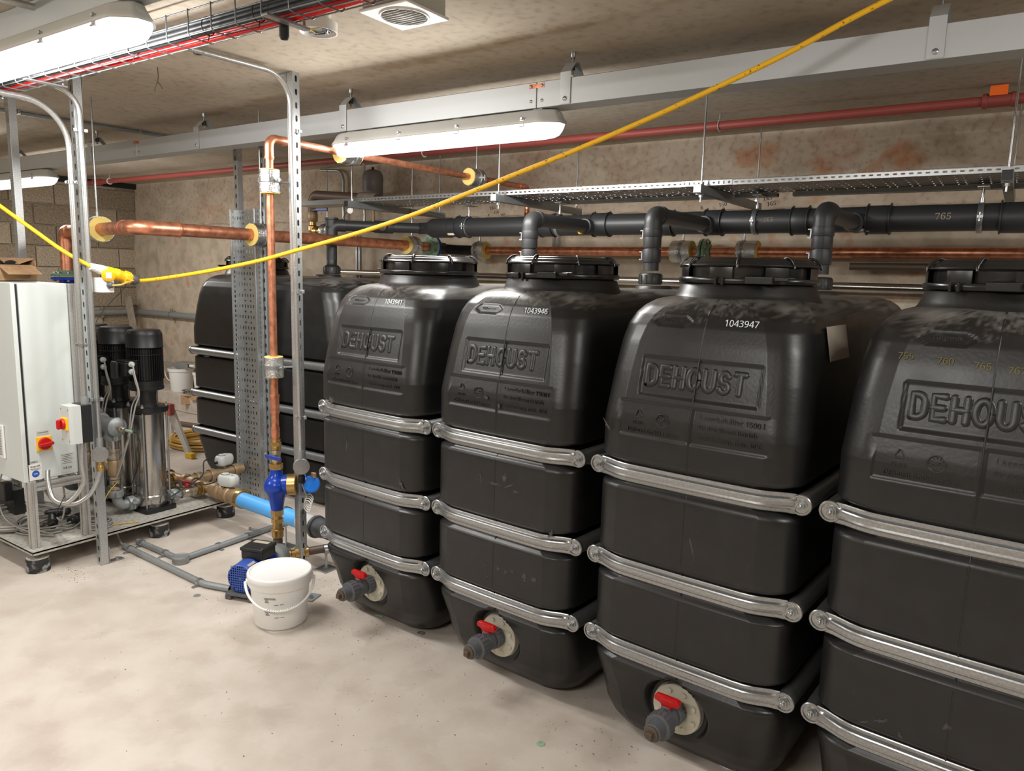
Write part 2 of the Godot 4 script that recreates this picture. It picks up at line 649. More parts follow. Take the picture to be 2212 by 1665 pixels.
func stained(w: int, h: int, base0: Color, base1: Color, blots: Array, sd: int) -> ImageTexture:   # concrete with stains; blots: [x 0..1, y 0..1, radius x, radius y, colour, strength]
	var a := noise(0.012, FastNoiseLite.TYPE_SIMPLEX_SMOOTH, 6, sd, 20.0).get_image(w, h, false, false, true)
	var b := noise(0.03, FastNoiseLite.TYPE_SIMPLEX_SMOOTH, 5, sd + 7, 15.0).get_image(w, h, false, false, true)
	var da := a.get_data()
	var db := b.get_data()
	var out := PackedByteArray()
	out.resize(w * h * 3)
	for i in w * h:
		var f := da[i] / 255.0
		var c := base0.lerp(base1, f)
		out[i * 3] = int(c.r * 255)
		out[i * 3 + 1] = int(c.g * 255)
		out[i * 3 + 2] = int(c.b * 255)
	for q in blots:
		var x0 := int((q[0] - q[2]) * w)
		var x1 := int((q[0] + q[2]) * w)
		var y0 := int((q[1] - q[3]) * h)
		var y1 := int((q[1] + q[3]) * h)
		for y in range(maxi(y0, 0), mini(y1, h)):
			for x in range(maxi(x0, 0), mini(x1, w)):
				var dx: float = (float(x) / w - q[0]) / q[2]
				var dy: float = (float(y) / h - q[1]) / q[3]
				var i := y * w + x
				var k: float = 1.0 - sqrt(dx * dx + dy * dy)
				k = clampf((k + (db[i] / 255.0 - 0.55) * 1.3) * 1.3, 0.0, 1.0) * q[5] * 0.75
				if k > 0.0:
					out[i * 3] = int(lerpf(out[i * 3], q[4].r * 255, k))
					out[i * 3 + 1] = int(lerpf(out[i * 3 + 1], q[4].g * 255, k))
					out[i * 3 + 2] = int(lerpf(out[i * 3 + 2], q[4].b * 255, k))
	var im := Image.create_from_data(w, h, false, Image.FORMAT_RGB8, out)
	return ImageTexture.create_from_image(im)


func sheet(a: Vector3, u: Vector3, v: Vector3, thick: Vector3) -> ArrayMesh:   # a slab whose face is mapped 0..1 along u and v
	var st := SurfaceTool.new()
	st.begin(Mesh.PRIMITIVE_TRIANGLES)
	var nn := -thick.normalized()
	var q := [a, a + u, a + u + v, a + v]
	var uv := [Vector2(0, 1), Vector2(1, 1), Vector2(1, 0), Vector2(0, 0)]
	var cw: bool = (q[1] - q[0]).cross(q[2] - q[0]).dot(nn) < 0.0
	for t in [[0, 1, 2], [0, 2, 3]]:
		if not cw:
			t = [t[0], t[2], t[1]]
		for k in t:
			st.set_normal(nn)
			st.set_uv(uv[k])
			st.add_vertex(q[k])
	for s in [[0, 1], [1, 2], [2, 3], [3, 0]]:   # the edges and the back
		var e: Vector3 = ((q[s[0]] + q[s[1]]) * 0.5 - (a + (u + v) * 0.5)).normalized()
		var r := [q[s[0]], q[s[1]], q[s[1]] + thick, q[s[0]] + thick]
		for t in [[0, 1, 2], [0, 2, 3]]:
			var p: Vector3 = (r[t[1]] - r[t[0]]).cross(r[t[2]] - r[t[0]])
			if p.dot(e) > 0.0:
				t = [t[0], t[2], t[1]]
			for k in t:
				st.set_normal(e)
				st.set_uv(uv[s[0]])
				st.add_vertex(r[k])
	for t in [[0, 1, 2], [0, 2, 3]]:
		if cw:
			t = [t[0], t[2], t[1]]
		for k in t:
			st.set_normal(-nn)
			st.set_uv(uv[k])
			st.add_vertex(q[k] + thick)
	return st.commit()


func room() -> void:
	var x1 := 4.5
	var z1 := 3.2
	struct("floor", g_box(Vector3((LEFT_X + x1) / 2, -0.1, (WALL_Z + z1) / 2), Vector3(x1 - LEFT_X + 0.6, 0.2, z1 - WALL_Z + 0.6), 0.0), M.floor)
	# ceiling: cast concrete with a rusty formwork joint
	var cm := plain("ceiling", Color.WHITE, 0.9, 0.0, 0.2)
	var brown := Color(0.50, 0.39, 0.25)
	var spots := []
	rng.seed = 4
	for k in 26:   # the rusty joint runs from over the upright to the middle of the room
		var f := k / 25.0
		spots.append([(lerpf(-4.37, -0.3, f) + rng.randf_range(-0.05, 0.05) - LEFT_X) / (x1 - LEFT_X), (lerpf(-2.90, -2.44, f) + rng.randf_range(-0.03, 0.03) - WALL_Z) / (z1 - WALL_Z), rng.randf_range(0.008, 0.017), rng.randf_range(0.004, 0.009), brown, rng.randf_range(0.12, 0.32)])
	for k in 16:
		spots.append([rng.randf(), rng.randf(), rng.randf_range(0.01, 0.04), rng.randf_range(0.006, 0.02), Color(0.52, 0.48, 0.42), 0.3])
	cm.albedo_texture = stained(1536, 900, Color(0.69, 0.645, 0.58), Color(0.79, 0.75, 0.69), spots, 301)
	layered(cm, noise_map(noise(0.06, FastNoiseLite.TYPE_SIMPLEX_SMOOTH, 5, 17), [[0.0, grey(0.86)], [0.40, grey(0.97)], [1.0, grey(1.0)]], 512), 0.5, true)
	struct("ceiling", sheet(Vector3(LEFT_X, CEIL, z1), Vector3(x1 - LEFT_X, 0, 0), Vector3(0, 0, WALL_Z - z1), Vector3(0, 0.25, 0)), cm)
	# back wall: smooth stained concrete above, rough sprayed concrete below
	var wm := plain("wall_back", Color.WHITE, 0.85, 0.0, 0.25)
	var w := 11.5
	var rust := Color(0.68, 0.44, 0.30)
	var pink := Color(0.68, 0.54, 0.45)
	var bl := []
	for q in [[-1.51, 2.37, 0.16, 0.12, rust, 0.7], [-1.41, 2.40, 0.10, 0.10, rust, 0.5], [-1.01, 2.37, 0.17, 0.22, pink, 0.85], [-1.10, 2.23, 0.09, 0.2, rust, 0.55], [-0.65, 2.31, 0.14, 0.13, rust, 0.85], [-0.79, 2.23, 0.10, 0.10, rust, 0.85], [-0.42, 2.39, 0.22, 0.12, Color(0.45, 0.40, 0.30), 0.5], [-3.35, 2.30, 0.5, 0.3, Color(0.62, 0.50, 0.43), 0.6], [-3.16, 2.48, 0.3, 0.1, pink, 0.6], [-3.91, 2.36, 0.2, 0.2, pink, 0.4], [-2.42, 2.39, 0.35, 0.2, Color(0.62, 0.52, 0.45), 0.6], [-7.35, 2.20, 0.35, 0.14, pink, 0.55], [-6.51, 2.25, 0.3, 0.2, pink, 0.3], [-5.58, 2.44, 0.5, 0.2, Color(0.62, 0.52, 0.45), 0.4], [-1.86, 2.16, 0.3, 0.1, pink, 0.4], [-0.56, 2.11, 0.3, 0.06, Color(0.78, 0.72, 0.66), 0.5]]:
		bl.append([(q[0] - LEFT_X) / w, 1.0 - (q[1] - 2.037) / 0.493, q[2] / w, q[3] / 0.493, q[4], q[5]])
	wm.albedo_texture = stained(2048, 128, Color(0.66, 0.595, 0.52), Color(0.79, 0.735, 0.665), bl, 77)
	layered(wm, noise_map(noise(0.05, FastNoiseLite.TYPE_SIMPLEX_SMOOTH, 5, 18), [[0.0, Color(0.84, 0.81, 0.78)], [0.4, grey(0.97)], [1.0, grey(1.0)]], 512), 0.7, true)
	struct("wall_back", sheet(Vector3(LEFT_X, 2.037, WALL_Z), Vector3(w, 0, 0), Vector3(0, CEIL - 2.037, 0), Vector3(0, 0, -0.3)), wm)
	struct("wall_back", sheet(Vector3(LEFT_X + w, 2.037, WALL_Z), Vector3(x1 - LEFT_X - w, 0, 0), Vector3(0, CEIL - 2.037, 0), Vector3(0, 0, -0.3)), wm)
	var low := Geo.new()   # the lower part stands 35 mm proud, with an uneven top edge
	rng.seed = 11
	var rows := []
	var waves := noise(0.9, FastNoiseLite.TYPE_SIMPLEX_SMOOTH, 4, 19)
	for r in [[0.0, 0.035], [0.7, 0.035], [1.4, 0.035], [1.7, 0.035], [1.87, 0.035], [1.97, 0.034], [2.022, 0.03], [2.042, 0.018], [2.047, 0.0], [2.047, -0.1]]:
		var row := PackedVector3Array()
		for k in 281:
			var x := lerpf(LEFT_X - 0.1, x1 + 0.1, k / 280.0)
			row.append(Vector3(x, r[0] + (waves.get_noise_2d(x * 6, 0) * 0.018 if r[0] > 1.92 else 0.0), WALL_Z + r[1] + waves.get_noise_2d(x * 3, r[0] * 4) * 0.012 * (1 if r[1] > 0 else 0)))
		rows.append(row)
	low.skin(rows)
	struct("wall_back", low, M.rough_concrete)
	struct("trim_1", g_box(Vector3((LEFT_X - 4.4) / 2, 0.10, -4.78), Vector3(LEFT_X * -1 - 4.4, 0.20, 0.36), 0.01), M.ledge)   # the kerb along the foot of the wall
	# left wall: concrete blocks
	var left := struct("wall_left", g_box(Vector3(LEFT_X - 0.16, CEIL / 2, (WALL_Z + z1) / 2), Vector3(0.3, CEIL, z1 - WALL_Z), 0.0), M.mortar)
	var shapes := []
	for k in 4:
		shapes.append(g_box(Vector3.ZERO, Vector3(0.03 + k * 0.002, 0.215, 0.440), 0.006).mesh())
	var half := g_box(Vector3.ZERO, Vector3(0.032, 0.215, 0.212), 0.006).mesh()
	rng.seed = 8
	for c in 12:
		var y := 0.082 + c * 0.225
		var z := WALL_Z + (0.222 if c % 2 else 0.0)
		if c % 2:
			obj("block", half, M.block_dark if rng.randf() < 0.4 else M.block, left, Transform3D(Basis(), Vector3(LEFT_X + rng.randf_range(-0.004, 0.004), y, WALL_Z + 0.110)))
		for k in 8:
			if y < 2.5:
				obj("block", shapes[rng.randi() % 4], M.block_dark if rng.randf() < 0.35 else M.block, left, Transform3D(Basis(), Vector3(LEFT_X + rng.randf_range(-0.005, 0.005), y, z + 0.224 + k * 0.450)))
	struct("trim_2", g_box(Vector3(LEFT_X + 0.03, CEIL - 0.03, -4.28), Vector3(0.06, 0.06, 1.3), 0.004), M.rubber)   # the dark fire seal at the head of the wall
	struct("wall_right", g_box(Vector3(x1 + 0.15, CEIL / 2, (WALL_Z + z1) / 2), Vector3(0.3, CEIL, z1 - WALL_Z), 0.0), M.block)
	struct("wall_front", g_box(Vector3((LEFT_X + x1) / 2, CEIL / 2, z1 + 0.15), Vector3(x1 - LEFT_X + 0.6, CEIL, 0.3), 0.0), M.block)


# ------------------------------------------------------------------ light fittings
func batten_plan(l: float, w: float, y: float) -> PackedVector3Array:   # the outline of a fitting: a long bar with cut-off corners
	var p := PackedVector3Array()
	var cut := minf(0.075, l * 0.1)
	var h := l * 0.5
	var b := w * 0.5
	for q in [[-h, -b * 0.30], [-h, b * 0.30], [-h + 0.012, b * 0.46], [-h + cut * 0.85, b * 0.94], [-h + cut * 1.2, b], [-h * 0.5, b], [0, b], [h * 0.5, b], [h - cut * 1.2, b], [h - cut * 0.85, b * 0.94], [h - 0.012, b * 0.46], [h, b * 0.30], [h, -b * 0.30], [h - 0.012, -b * 0.46], [h - cut * 0.85, -b * 0.94], [h - cut * 1.2, -b], [h * 0.5, -b], [0, -b], [-h * 0.5, -b], [-h + cut * 1.2, -b], [-h + cut * 0.85, -b * 0.94], [-h + 0.012, -b * 0.46]]:
		p.append(Vector3(q[0], y, q[1]))
	return p


func cap(g: Geo, row: PackedVector3Array, nn: Vector3) -> void:
	var c := Vector3.ZERO
	for q in row:
		c += q
	c = g.pt(c / row.size(), nn) * Vector3.ONE
	var ids := []
	for q in row:
		ids.append(g.pt(q, nn))
	for k in ids.size():
		g.tri(int(c.x), ids[k], ids[(k + 1) % ids.size()])


func batten(at: Vector3, l: float, label: String) -> Node3D:
	var t := thing("batten_light", label, "light", at, 0.0, "long weatherproof light battens")
	var w := 0.15
	var house := Geo.new()
	var rows := []
	for q in [[0.010, 0.0], [0.006, 0.004], [0.016, 0.006], [0.030, -0.004], [0.058, -0.020], [0.066, -0.028], [0.068, -0.04]]:
		rows.append(batten_plan(l + q[1] * 2, w + q[1] * 2, q[0]))
	house.skin(rows, true)
	cap(house, rows[rows.size() - 1], Vector3.UP)
	obj("housing", house, M.lamp_housing, t)
	var diff := Geo.new()
	rows = []
	for q in [[0.010, -0.002], [-0.004, -0.004], [-0.022, -0.012], [-0.038, -0.024], [-0.047, -0.042], [-0.050, -0.06]]:
		rows.append(batten_plan(l + q[1] * 2, w + q[1] * 2, q[0]))
	diff.skin(rows, true)
	cap(diff, rows[rows.size() - 1], Vector3.DOWN)
	obj("diffuser", diff, M.lamp_glow, t)
	var clip := Geo.new()
	clip.box(Vector3(0, 0.014, 0.0), Vector3(0.022, 0.034, 0.006), 0.002)
	clip.box(Vector3(0, 0.028, 0.004), Vector3(0.014, 0.012, 0.008), 0.002)
	clip.box(Vector3(0, -0.004, 0.002), Vector3(0.03, 0.006, 0.010), 0.002)
	var cm := clip.mesh()
	for s in [-1, 1]:
		for k in 4:
			obj("clip", cm, M.zinc, t, Transform3D(Basis(Vector3.UP, 0.0 if s > 0 else PI), Vector3((k - 1.5) / 1.5 * (l * 0.5 - 0.16), 0, s * (w * 0.5 + 0.001))))
	for s in [-1, 1]:
		obj("end_cap", g_lathe([Vector2(0.0, 0.0), Vector2(0.017, 0.0), Vector2(0.017, 0.004), Vector2(0.0, 0.006)], along(Vector3(s * (l * 0.5 - 0.012), 0.040, 0), Vector3(s, 0.35, 0)), 20), M.lamp_housing, t)
	for s in [-0.4, 0.1, 0.42]:
		obj("mounting_foot", g_box(Vector3(s * l, 0.070, 0), Vector3(0.05, 0.012, 0.06), 0.002), M.dull_zinc, t)
	var a := AreaLight3D.new()
	a.name = "lamp"
	a.area_size = Vector2(l * 0.92, w * 0.7)
	a.light_energy = LAMP_POWER
	a.light_color = Color(1.0, 0.99, 0.975)
	a.area_range = 20.0
	a.area_attenuation = 2.0
	a.shadow_enabled = true
	a.position = Vector3(0, -0.056, 0)
	a.rotation = Vector3(-PI / 2, 0, 0)
	t.add_child(a)
	for s in [-1, 1]:   # the diffuser also shines out of its sides
		var b := AreaLight3D.new()
		b.name = "side_lamp"
		b.area_size = Vector2(l * 0.9, 0.04)
		b.light_energy = LAMP_SIDE
		b.light_color = a.light_color
		b.area_range = 20.0
		b.area_attenuation = 2.0
		b.shadow_enabled = true
		b.position = Vector3(0, -0.016, s * (w * 0.5 + 0.004))
		b.rotation = Vector3(-0.5, PI if s > 0 else 0.0, 0)
		t.add_child(b)
	return t


func battens() -> void:
	batten(Vector3(-3.10, 2.362, -1.40), 1.40, "long lit light batten nearest the camera, beside the wire cable basket")
	batten(Vector3(-2.395, 2.235, -2.846), 1.40, "long lit light batten under the steel trunking above the tanks")
	batten(Vector3(-6.929, 2.235, -2.846), 1.40, "far lit light batten under the trunking, beside the blockwork wall")
	batten(Vector3(1.395, 2.395, -1.344), 1.40, "light batten overhead outside the picture, in line with the nearest one")
	batten(Vector3(2.139, 2.235, -2.846), 1.40, "light batten outside the picture, under the right end of the trunking")
	batten(Vector3(-1.116, 2.395, 0.837), 1.40, "light batten behind the camera")
	batten(Vector3(-4.836, 2.395, 0.837), 1.40, "light batten behind the camera, toward the blockwork wall")


# ------------------------------------------------------------------ the black tanks
const BAND_Y := [0.969, 0.647, 0.361]

func lerp_table(t: Array, y: float) -> PackedFloat32Array:
	for i in t.size() - 1:
		if y <= t[i + 1][0]:
			var f: float = clampf((y - t[i][0]) / (t[i + 1][0] - t[i][0]), 0.0, 1.0)
			var o := PackedFloat32Array()
			for k in range(1, t[i].size()):
				o.append(lerpf(t[i][k], t[i + 1][k], f))
			return o
	return PackedFloat32Array(t[t.size() - 1].slice(1))


func ramp(d: float, w: float) -> float:   # 1 inside (d < 0), falling to 0 at w
	return 1.0 - smoothstep(0.0, w, d)


func rect_d(x: float, y: float, x0: float, x1: float, y0: float, y1: float) -> float:
	return maxf(maxf(x0 - x, x - x1), maxf(y0 - y, y - y1))


func front_relief(x: float, y: float) -> float:   # panels pressed into the front of the moulding
	var d := 0.0
	if y > 1.07 and y < 1.38:
		d -= 0.0065 * ramp(rect_d(x, y, -0.178, 0.200, 1.236, 1.349), 0.006)
		d -= 0.005 * ramp(rect_d(x, y, -0.232, 0.000, 1.102, 1.207), 0.005)
		d -= 0.005 * ramp(rect_d(x, y, 0.014, 0.252, 1.102, 1.207), 0.005)
	elif y > 1.43 and y < 1.5:
		var hx := maxf(absf(y - 1.467) - 0.015, (absf(x + 0.104) + absf(y - 1.467) * 1.5 - 0.064) * 0.6)
		d -= 0.004 * ramp(hx, 0.004)
	return d


const TANK_SIDE := [   # height, front face, half width, corner radius
	[0.0, -0.115, 0.235, 0.10], [0.012, -0.085, 0.262, 0.11], [0.035, -0.055, 0.288, 0.115], [0.07, -0.03, 0.306, 0.115], [0.12, -0.008, 0.317, 0.11],
	[0.20, 0.012, 0.324, 0.11], [0.29, 0.042, 0.330, 0.10], [0.36, 0.052, 0.333, 0.095], [1.14, 0.052, 0.333, 0.095], [1.165, 0.049, 0.331, 0.097],
	[1.30, 0.022, 0.322, 0.10], [1.40, 0.000, 0.312, 0.105], [1.45, -0.016, 0.303, 0.11], [1.485, -0.035, 0.290, 0.115], [1.51, -0.058, 0.272, 0.12],
	[1.528, -0.085, 0.25, 0.125], [1.538, -0.115, 0.222, 0.13], [1.543, -0.15, 0.19, 0.13], [1.545, -0.24, 0.11, 0.09]]


func tank_front(y: float) -> PackedFloat32Array:
	var t := lerp_table(TANK_SIDE, y)
	for b in BAND_Y:
		var g := ramp(absf(y - b) - 0.030, 0.020)
		t[0] -= 0.018 * g
		t[1] -= 0.030 * g
	return t


func tank_heights() -> Array:
	var ys := []
	var y := 0.0
	while y < 1.5451:
		ys.append(y)
		var st := 0.014
		if y < 0.06 or y > 1.49:
			st = 0.006
		elif (y > 1.085 and y < 1.365) or (y > 1.435):
			st = 0.0045
		else:
			for b in BAND_Y:
				if absf(y - b) < 0.06:
					st = 0.007
			if y < 0.32:
				st = 0.009
		y += st
	ys.append(1.545)
	return ys


func tank_body() -> Geo:
	var g := Geo.new()
	var rows := []
	for y in tank_heights():
		var t := tank_front(y)
		var zf: float = t[0]
		var hw: float = t[1]
		var r: float = minf(t[2], hw - 0.01)
		var zb := -1.5 - zf
		var row := PackedVector3Array()
		var nf := 100
		for k in nf + 1:
			var s := lerpf(-hw + r, hw - r, float(k) / nf)
			var z := zf + front_relief(s, y) + 0.008 * (1.0 - pow(s / hw, 2.0))
			var fd := Vector2(s, y - 0.2).length()   # the recess round the outlet
			if fd < 0.14:
				z = lerpf(z, minf(z, -0.014), ramp(fd - 0.100, 0.016))
			row.append(Vector3(s, y, z))
		for k in range(1, 10):
			var a := PI / 2 - PI / 2 * k / 10.0
			row.append(Vector3(hw - r + cos(a) * r, y, zf - r + sin(a) * r))
		for k in 13:
			row.append(Vector3(hw, y, lerpf(zf - r, zb + r, k / 12.0)))
		for k in range(1, 8):
			var a := -PI / 2 * k / 8.0
			row.append(Vector3(hw - r + cos(a) * r, y, zb + r + sin(a) * r))
		for k in 9:
			row.append(Vector3(lerpf(hw - r, -hw + r, k / 8.0), y, zb))
		for k in range(1, 8):
			var a := -PI / 2 - PI / 2 * k / 8.0
			row.append(Vector3(-hw + r + cos(a) * r, y, zb + r + sin(a) * r))
		for k in 13:
			row.append(Vector3(-hw, y, lerpf(zb + r, zf - r, k / 12.0)))
		for k in range(1, 10):
			var a := PI - PI / 2 * k / 10.0
			row.append(Vector3(-hw + r + cos(a) * r, y, zf - r + sin(a) * r))
		rows.append(row)
	g.skin(rows, true)
	for e in [0, rows.size() - 1]:   # close the bottom and the top
		var nn := Vector3.DOWN if e == 0 else Vector3.UP
		var c := g.pt(Vector3(0, rows[e][0].y, -0.75), nn)
		var ids := []
		for q in rows[e]:
			ids.append(g.pt(q, nn))
		for k in ids.size():
			g.tri(c, ids[k], ids[(k + 1) % ids.size()])
	# bare black plastic, with grains and patches of grey building dust lying on top of the tank
	var grain := noise(55.0, FastNoiseLite.TYPE_SIMPLEX_SMOOTH, 3, 5)
	var patch := noise(9.0, FastNoiseLite.TYPE_SIMPLEX_SMOOTH, 4, 8)
	var bare := Color(0.0175, 0.0170, 0.0162)
	var dust := Color(0.19, 0.182, 0.168)
	for q in g.v:
		var k := 0.0
		if q.y > 1.40:
			var p := patch.get_noise_3dv(q) * 0.45 + grain.get_noise_3dv(q) * 0.5
			k = clampf((p + (q.y - 1.488) * 9.0) * 1.8, 0.0, 1.0) * 0.9
		elif q.y > 0.1:
			k = clampf((patch.get_noise_3dv(q * 1.7) + grain.get_noise_3dv(q) * 0.5 - 0.62) * 3.0, 0.0, 1.0) * 0.10
		g.c.append(bare.lerp(dust, k))
	return g


func front_z(s: float, y: float) -> float:
	var t := tank_front(y)
	return t[0] + 0.008 * (1.0 - pow(s / t[1], 2.0))


func blackened(g: Geo) -> Geo:   # the same bare plastic for the parts moulded on to the body
	for k in g.v.size():
		g.c.append(Color(0.0175, 0.0170, 0.0162))
	return g


func puffy(strokes: Array, w: float, at: Callable) -> Geo:   # a letter of round strokes, each a flattened bar laid on the surface
	var g := Geo.new()
	for s in strokes:
		var pts := []
		for q in s:
			pts.append(at.call(q))
		g.tube(pts, w, 12, false, false, 0.34, Vector3(0, 0.22, 1).normalized())
		for e in [pts[0], pts[pts.size() - 1]]:
			g.lathe([Vector2(w, 0.0), Vector2(w * 0.92, w * 0.14), Vector2(w * 0.7, w * 0.25), Vector2(w * 0.4, w * 0.32), Vector2(0.0001, w * 0.34)], 12, along(e, Vector3(0, 0.22, 1)))
	return g


func arc2(c: Vector2, rx: float, ry: float, a0: float, a1: float, m := 8) -> Array:
	var o := []
	for k in m + 1:
		var a := deg_to_rad(lerpf(a0, a1, float(k) / m))
		o.append(c + Vector2(cos(a) * rx, sin(a) * ry))
	return o


func letters() -> Array:   # D E H O U S T as strokes in a box 0.72 wide and 1 high
	var d := [[Vector2(0, 0), Vector2(0, 1)] + arc2(Vector2(0.22, 0.68), 0.42, 0.32, 90, 0) + arc2(Vector2(0.22, 0.32), 0.42, 0.32, 0, -90) + [Vector2(0, 0)]]
	var e := [[Vector2(0.6, 1), Vector2(0, 1), Vector2(0, 0), Vector2(0.6, 0)], [Vector2(0, 0.5), Vector2(0.52, 0.5)]]
	var h := [[Vector2(0, 0), Vector2(0, 1)], [Vector2(0.64, 0), Vector2(0.64, 1)], [Vector2(0, 0.5), Vector2(0.64, 0.5)]]
	var o := [arc2(Vector2(0.36, 0.5), 0.38, 0.5, 0, 360, 24)]
	var u := [[Vector2(0, 1)] + arc2(Vector2(0.33, 0.32), 0.33, 0.32, 180, 360) + [Vector2(0.66, 1)]]
	var s := [arc2(Vector2(0.32, 0.74), 0.29, 0.26, 20, 270) + arc2(Vector2(0.32, 0.25), 0.31, 0.25, 90, -160)]
	var t := [[Vector2(0, 1), Vector2(0.7, 1)], [Vector2(0.35, 0), Vector2(0.35, 1)]]
	return [d, e, h, o, u, s, t]


func strap_geo() -> Geo:   # the pressed steel strap across one end of a tank, between two tube ends
	var g := Geo.new()
	var prof := [Vector2(-0.029, -0.002), Vector2(-0.0295, 0.003), Vector2(-0.027, 0.0045), Vector2(-0.018, 0.004), Vector2(-0.0135, 0.013), Vector2(-0.010, 0.015), Vector2(-0.0045, 0.0135), Vector2(0.0045, 0.0135), Vector2(0.010, 0.015), Vector2(0.0135, 0.013), Vector2(0.018, 0.004), Vector2(0.027, 0.0045), Vector2(0.0295, 0.003), Vector2(0.029, -0.002)]
	var path := [[-0.322, 0.004], [-0.297, 0.010], [-0.252, 0.030], [-0.225, 0.038], [-0.19, 0.041], [0.0, 0.043], [0.19, 0.041], [0.225, 0.038], [0.252, 0.030], [0.297, 0.010], [0.322, 0.004]]
	var rows := []
	for i in path.size():
		var a: Array = path[maxi(i - 1, 0)]
		var b: Array = path[mini(i + 1, path.size() - 1)]
		var t := Vector2(b[0] - a[0], b[1] - a[1]).normalized()
		var row := PackedVector3Array()
		var fade := 1.0 if i > 1 and i < path.size() - 2 else (0.75 if i in [1, path.size() - 2] else 0.0)
		for q in prof:
			var h: float = minf(q.y, lerpf(0.0045, q.y, fade))
			row.append(Vector3(path[i][0] - t.y * h, q.x, path[i][1] + t.x * h))
		rows.append(row)
	for k in prof.size():   # facet by facet, so that the pressed ribs stay crisp
		var strip := []
		for row in rows:
			strip.append(PackedVector3Array([row[k], row[(k + 1) % prof.size()]]))
		g.skin(strip)
	for s in [-1, 1]:   # the round eyes
		g.lathe([Vector2(0.0, -0.002), Vector2(0.030, -0.002), Vector2(0.031, 0.001), Vector2(0.031, 0.009), Vector2(0.029, 0.011), Vector2(0.025, 0.0105), Vector2(0.0235, 0.006), Vector2(0.0, 0.006)], 28, along(Vector3(s * 0.337, 0, 0), Vector3(0, 0, 1)))
	return g


func band_bolt() -> Geo:
	var g := Geo.new()
	var f := along(Vector3(0, 0, 0.006), Vector3(0, 0, 1))
	g.lathe([Vector2(0.0, 0.0), Vector2(0.017, 0.0), Vector2(0.017, 0.003), Vector2(0.0, 0.003)], 20, f)
	hex_head(g, f * Transform3D(Basis(), Vector3(0, 0.003, 0)), 0.0125, 0.009)
	g.lathe([Vector2(0.0068, 0.0), Vector2(0.0068, 0.021), Vector2(0.005, 0.023), Vector2(0.0, 0.023)], 12, f)
	return g


func build_lid(tank: Node3D) -> MeshInstance3D:
	var at := Vector3(0, 0, -0.345)
	var neck := g_lathe([Vector2(0.244, 1.530), Vector2(0.234, 1.541), Vector2(0.229, 1.552), Vector2(0.219, 1.578), Vector2(0.216, 1.583), Vector2(0.19, 1.585)], Transform3D(Basis(), at), 64)
	obj("neck", blackened(neck), M.tank, tank)
	var lid := Geo.new()
	lid.lathe([Vector2(0.0, 1.584), Vector2(0.205, 1.584), Vector2(0.207, 1.590), Vector2(0.207, 1.638), Vector2(0.224, 1.640), Vector2(0.2265, 1.643), Vector2(0.2255, 1.646), Vector2(0.219, 1.649), Vector2(0.2145, 1.656), Vector2(0.210, 1.659), Vector2(0.204, 1.660), Vector2(0.200, 1.665), Vector2(0.193, 1.668), Vector2(0.186, 1.667), Vector2(0.17, 1.664), Vector2(0.06, 1.666), Vector2(0.0, 1.666)], 72)
	var o := obj("lid", lid, M.lid, tank, Transform3D(Basis(), at))
	var wide := Geo.new()
	var narrow := Geo.new()
	for k in 16:   # the raised plates round the rim
		var w: float = TAU / 16
		var g := wide if k % 2 == 0 else narrow
		var arcw := w * 0.86
		if k > 1:
			continue
		var inner := []
		for j in 9:
			var a := -arcw * 0.5 + arcw * j / 8.0
			var c := Vector3(cos(a), 0, sin(a))
			inner.append(c)
		var rows := []
		for q in [[0.205, 1.592], [0.217, 1.592], [0.2205 if k == 0 else 0.2185, 1.594], [0.2205 if k == 0 else 0.2185, 1.637], [0.217, 1.639], [0.205, 1.639]]:
			var row := PackedVector3Array()
			for c in inner:
				row.append(Vector3(c.x * q[0], q[1], c.z * q[0]))
			rows.append(row)
		g.skin(rows)
		for e in [0, 8]:
			var c: Vector3 = inner[e]
			var nn := Vector3(-c.z, 0, c.x) * (1 if e else -1)
			g.face(c * 0.205 + Vector3(0, 1.592, 0), c * 0.219 + Vector3(0, 1.592, 0), c * 0.219 + Vector3(0, 1.638, 0), c * 0.205 + Vector3(0, 1.638, 0), nn)
	var wm := wide.mesh()
	var nm := narrow.mesh()
	for k in 16:
		var p := obj("rim_plate", wm if k % 2 == 0 else nm, M.lid, o)
		p.rotation.y = TAU / 16 * (k - (1 if k % 2 else 0))
	var band := g_lathe([Vector2(0.218, 1.586), Vector2(0.2255, 1.587), Vector2(0.2265, 1.594), Vector2(0.2265, 1.601), Vector2(0.2245, 1.604), Vector2(0.218, 1.604)], Transform3D(), 72)
	obj("clamp_band", band, M.lid, o)
	var clip := Geo.new()
	clip.tube([Vector3(0.170, 1.665, 0), Vector3(0.196, 1.671, 0), Vector3(0.207, 1.668, 0), Vector3(0.217, 1.660, 0), Vector3(0.227, 1.648, 0), Vector3(0.228, 1.636, 0)], 0.0042, 8)
	var cm := clip.mesh()
	for k in 8:
		var p := obj("rib", cm, M.lid, o)
		p.rotation.y = TAU / 8 * (k + 0.3)
	var latch := Geo.new()   # the over-centre lever and its two lugs
	for s in [-0.011, 0.012]:
		latch.box(Vector3(s, 1.594, 0.2305), Vector3(0.009, 0.026, 0.010), 0.002)
	latch.xf = Transform3D(Basis(Vector3.UP, 0.16), Vector3.ZERO)
	latch.box(Vector3(0.085, 1.598, 0.226), Vector3(0.085, 0.024, 0.014), 0.003)
	latch.box(Vector3(0.146, 1.602, 0.214), Vector3(0.05, 0.012, 0.012), 0.003)
	latch.box(Vector3(0.172, 1.606, 0.206), Vector3(0.03, 0.006, 0.016), 0.002)
	obj("latch", latch, M.lid, o)
	return o


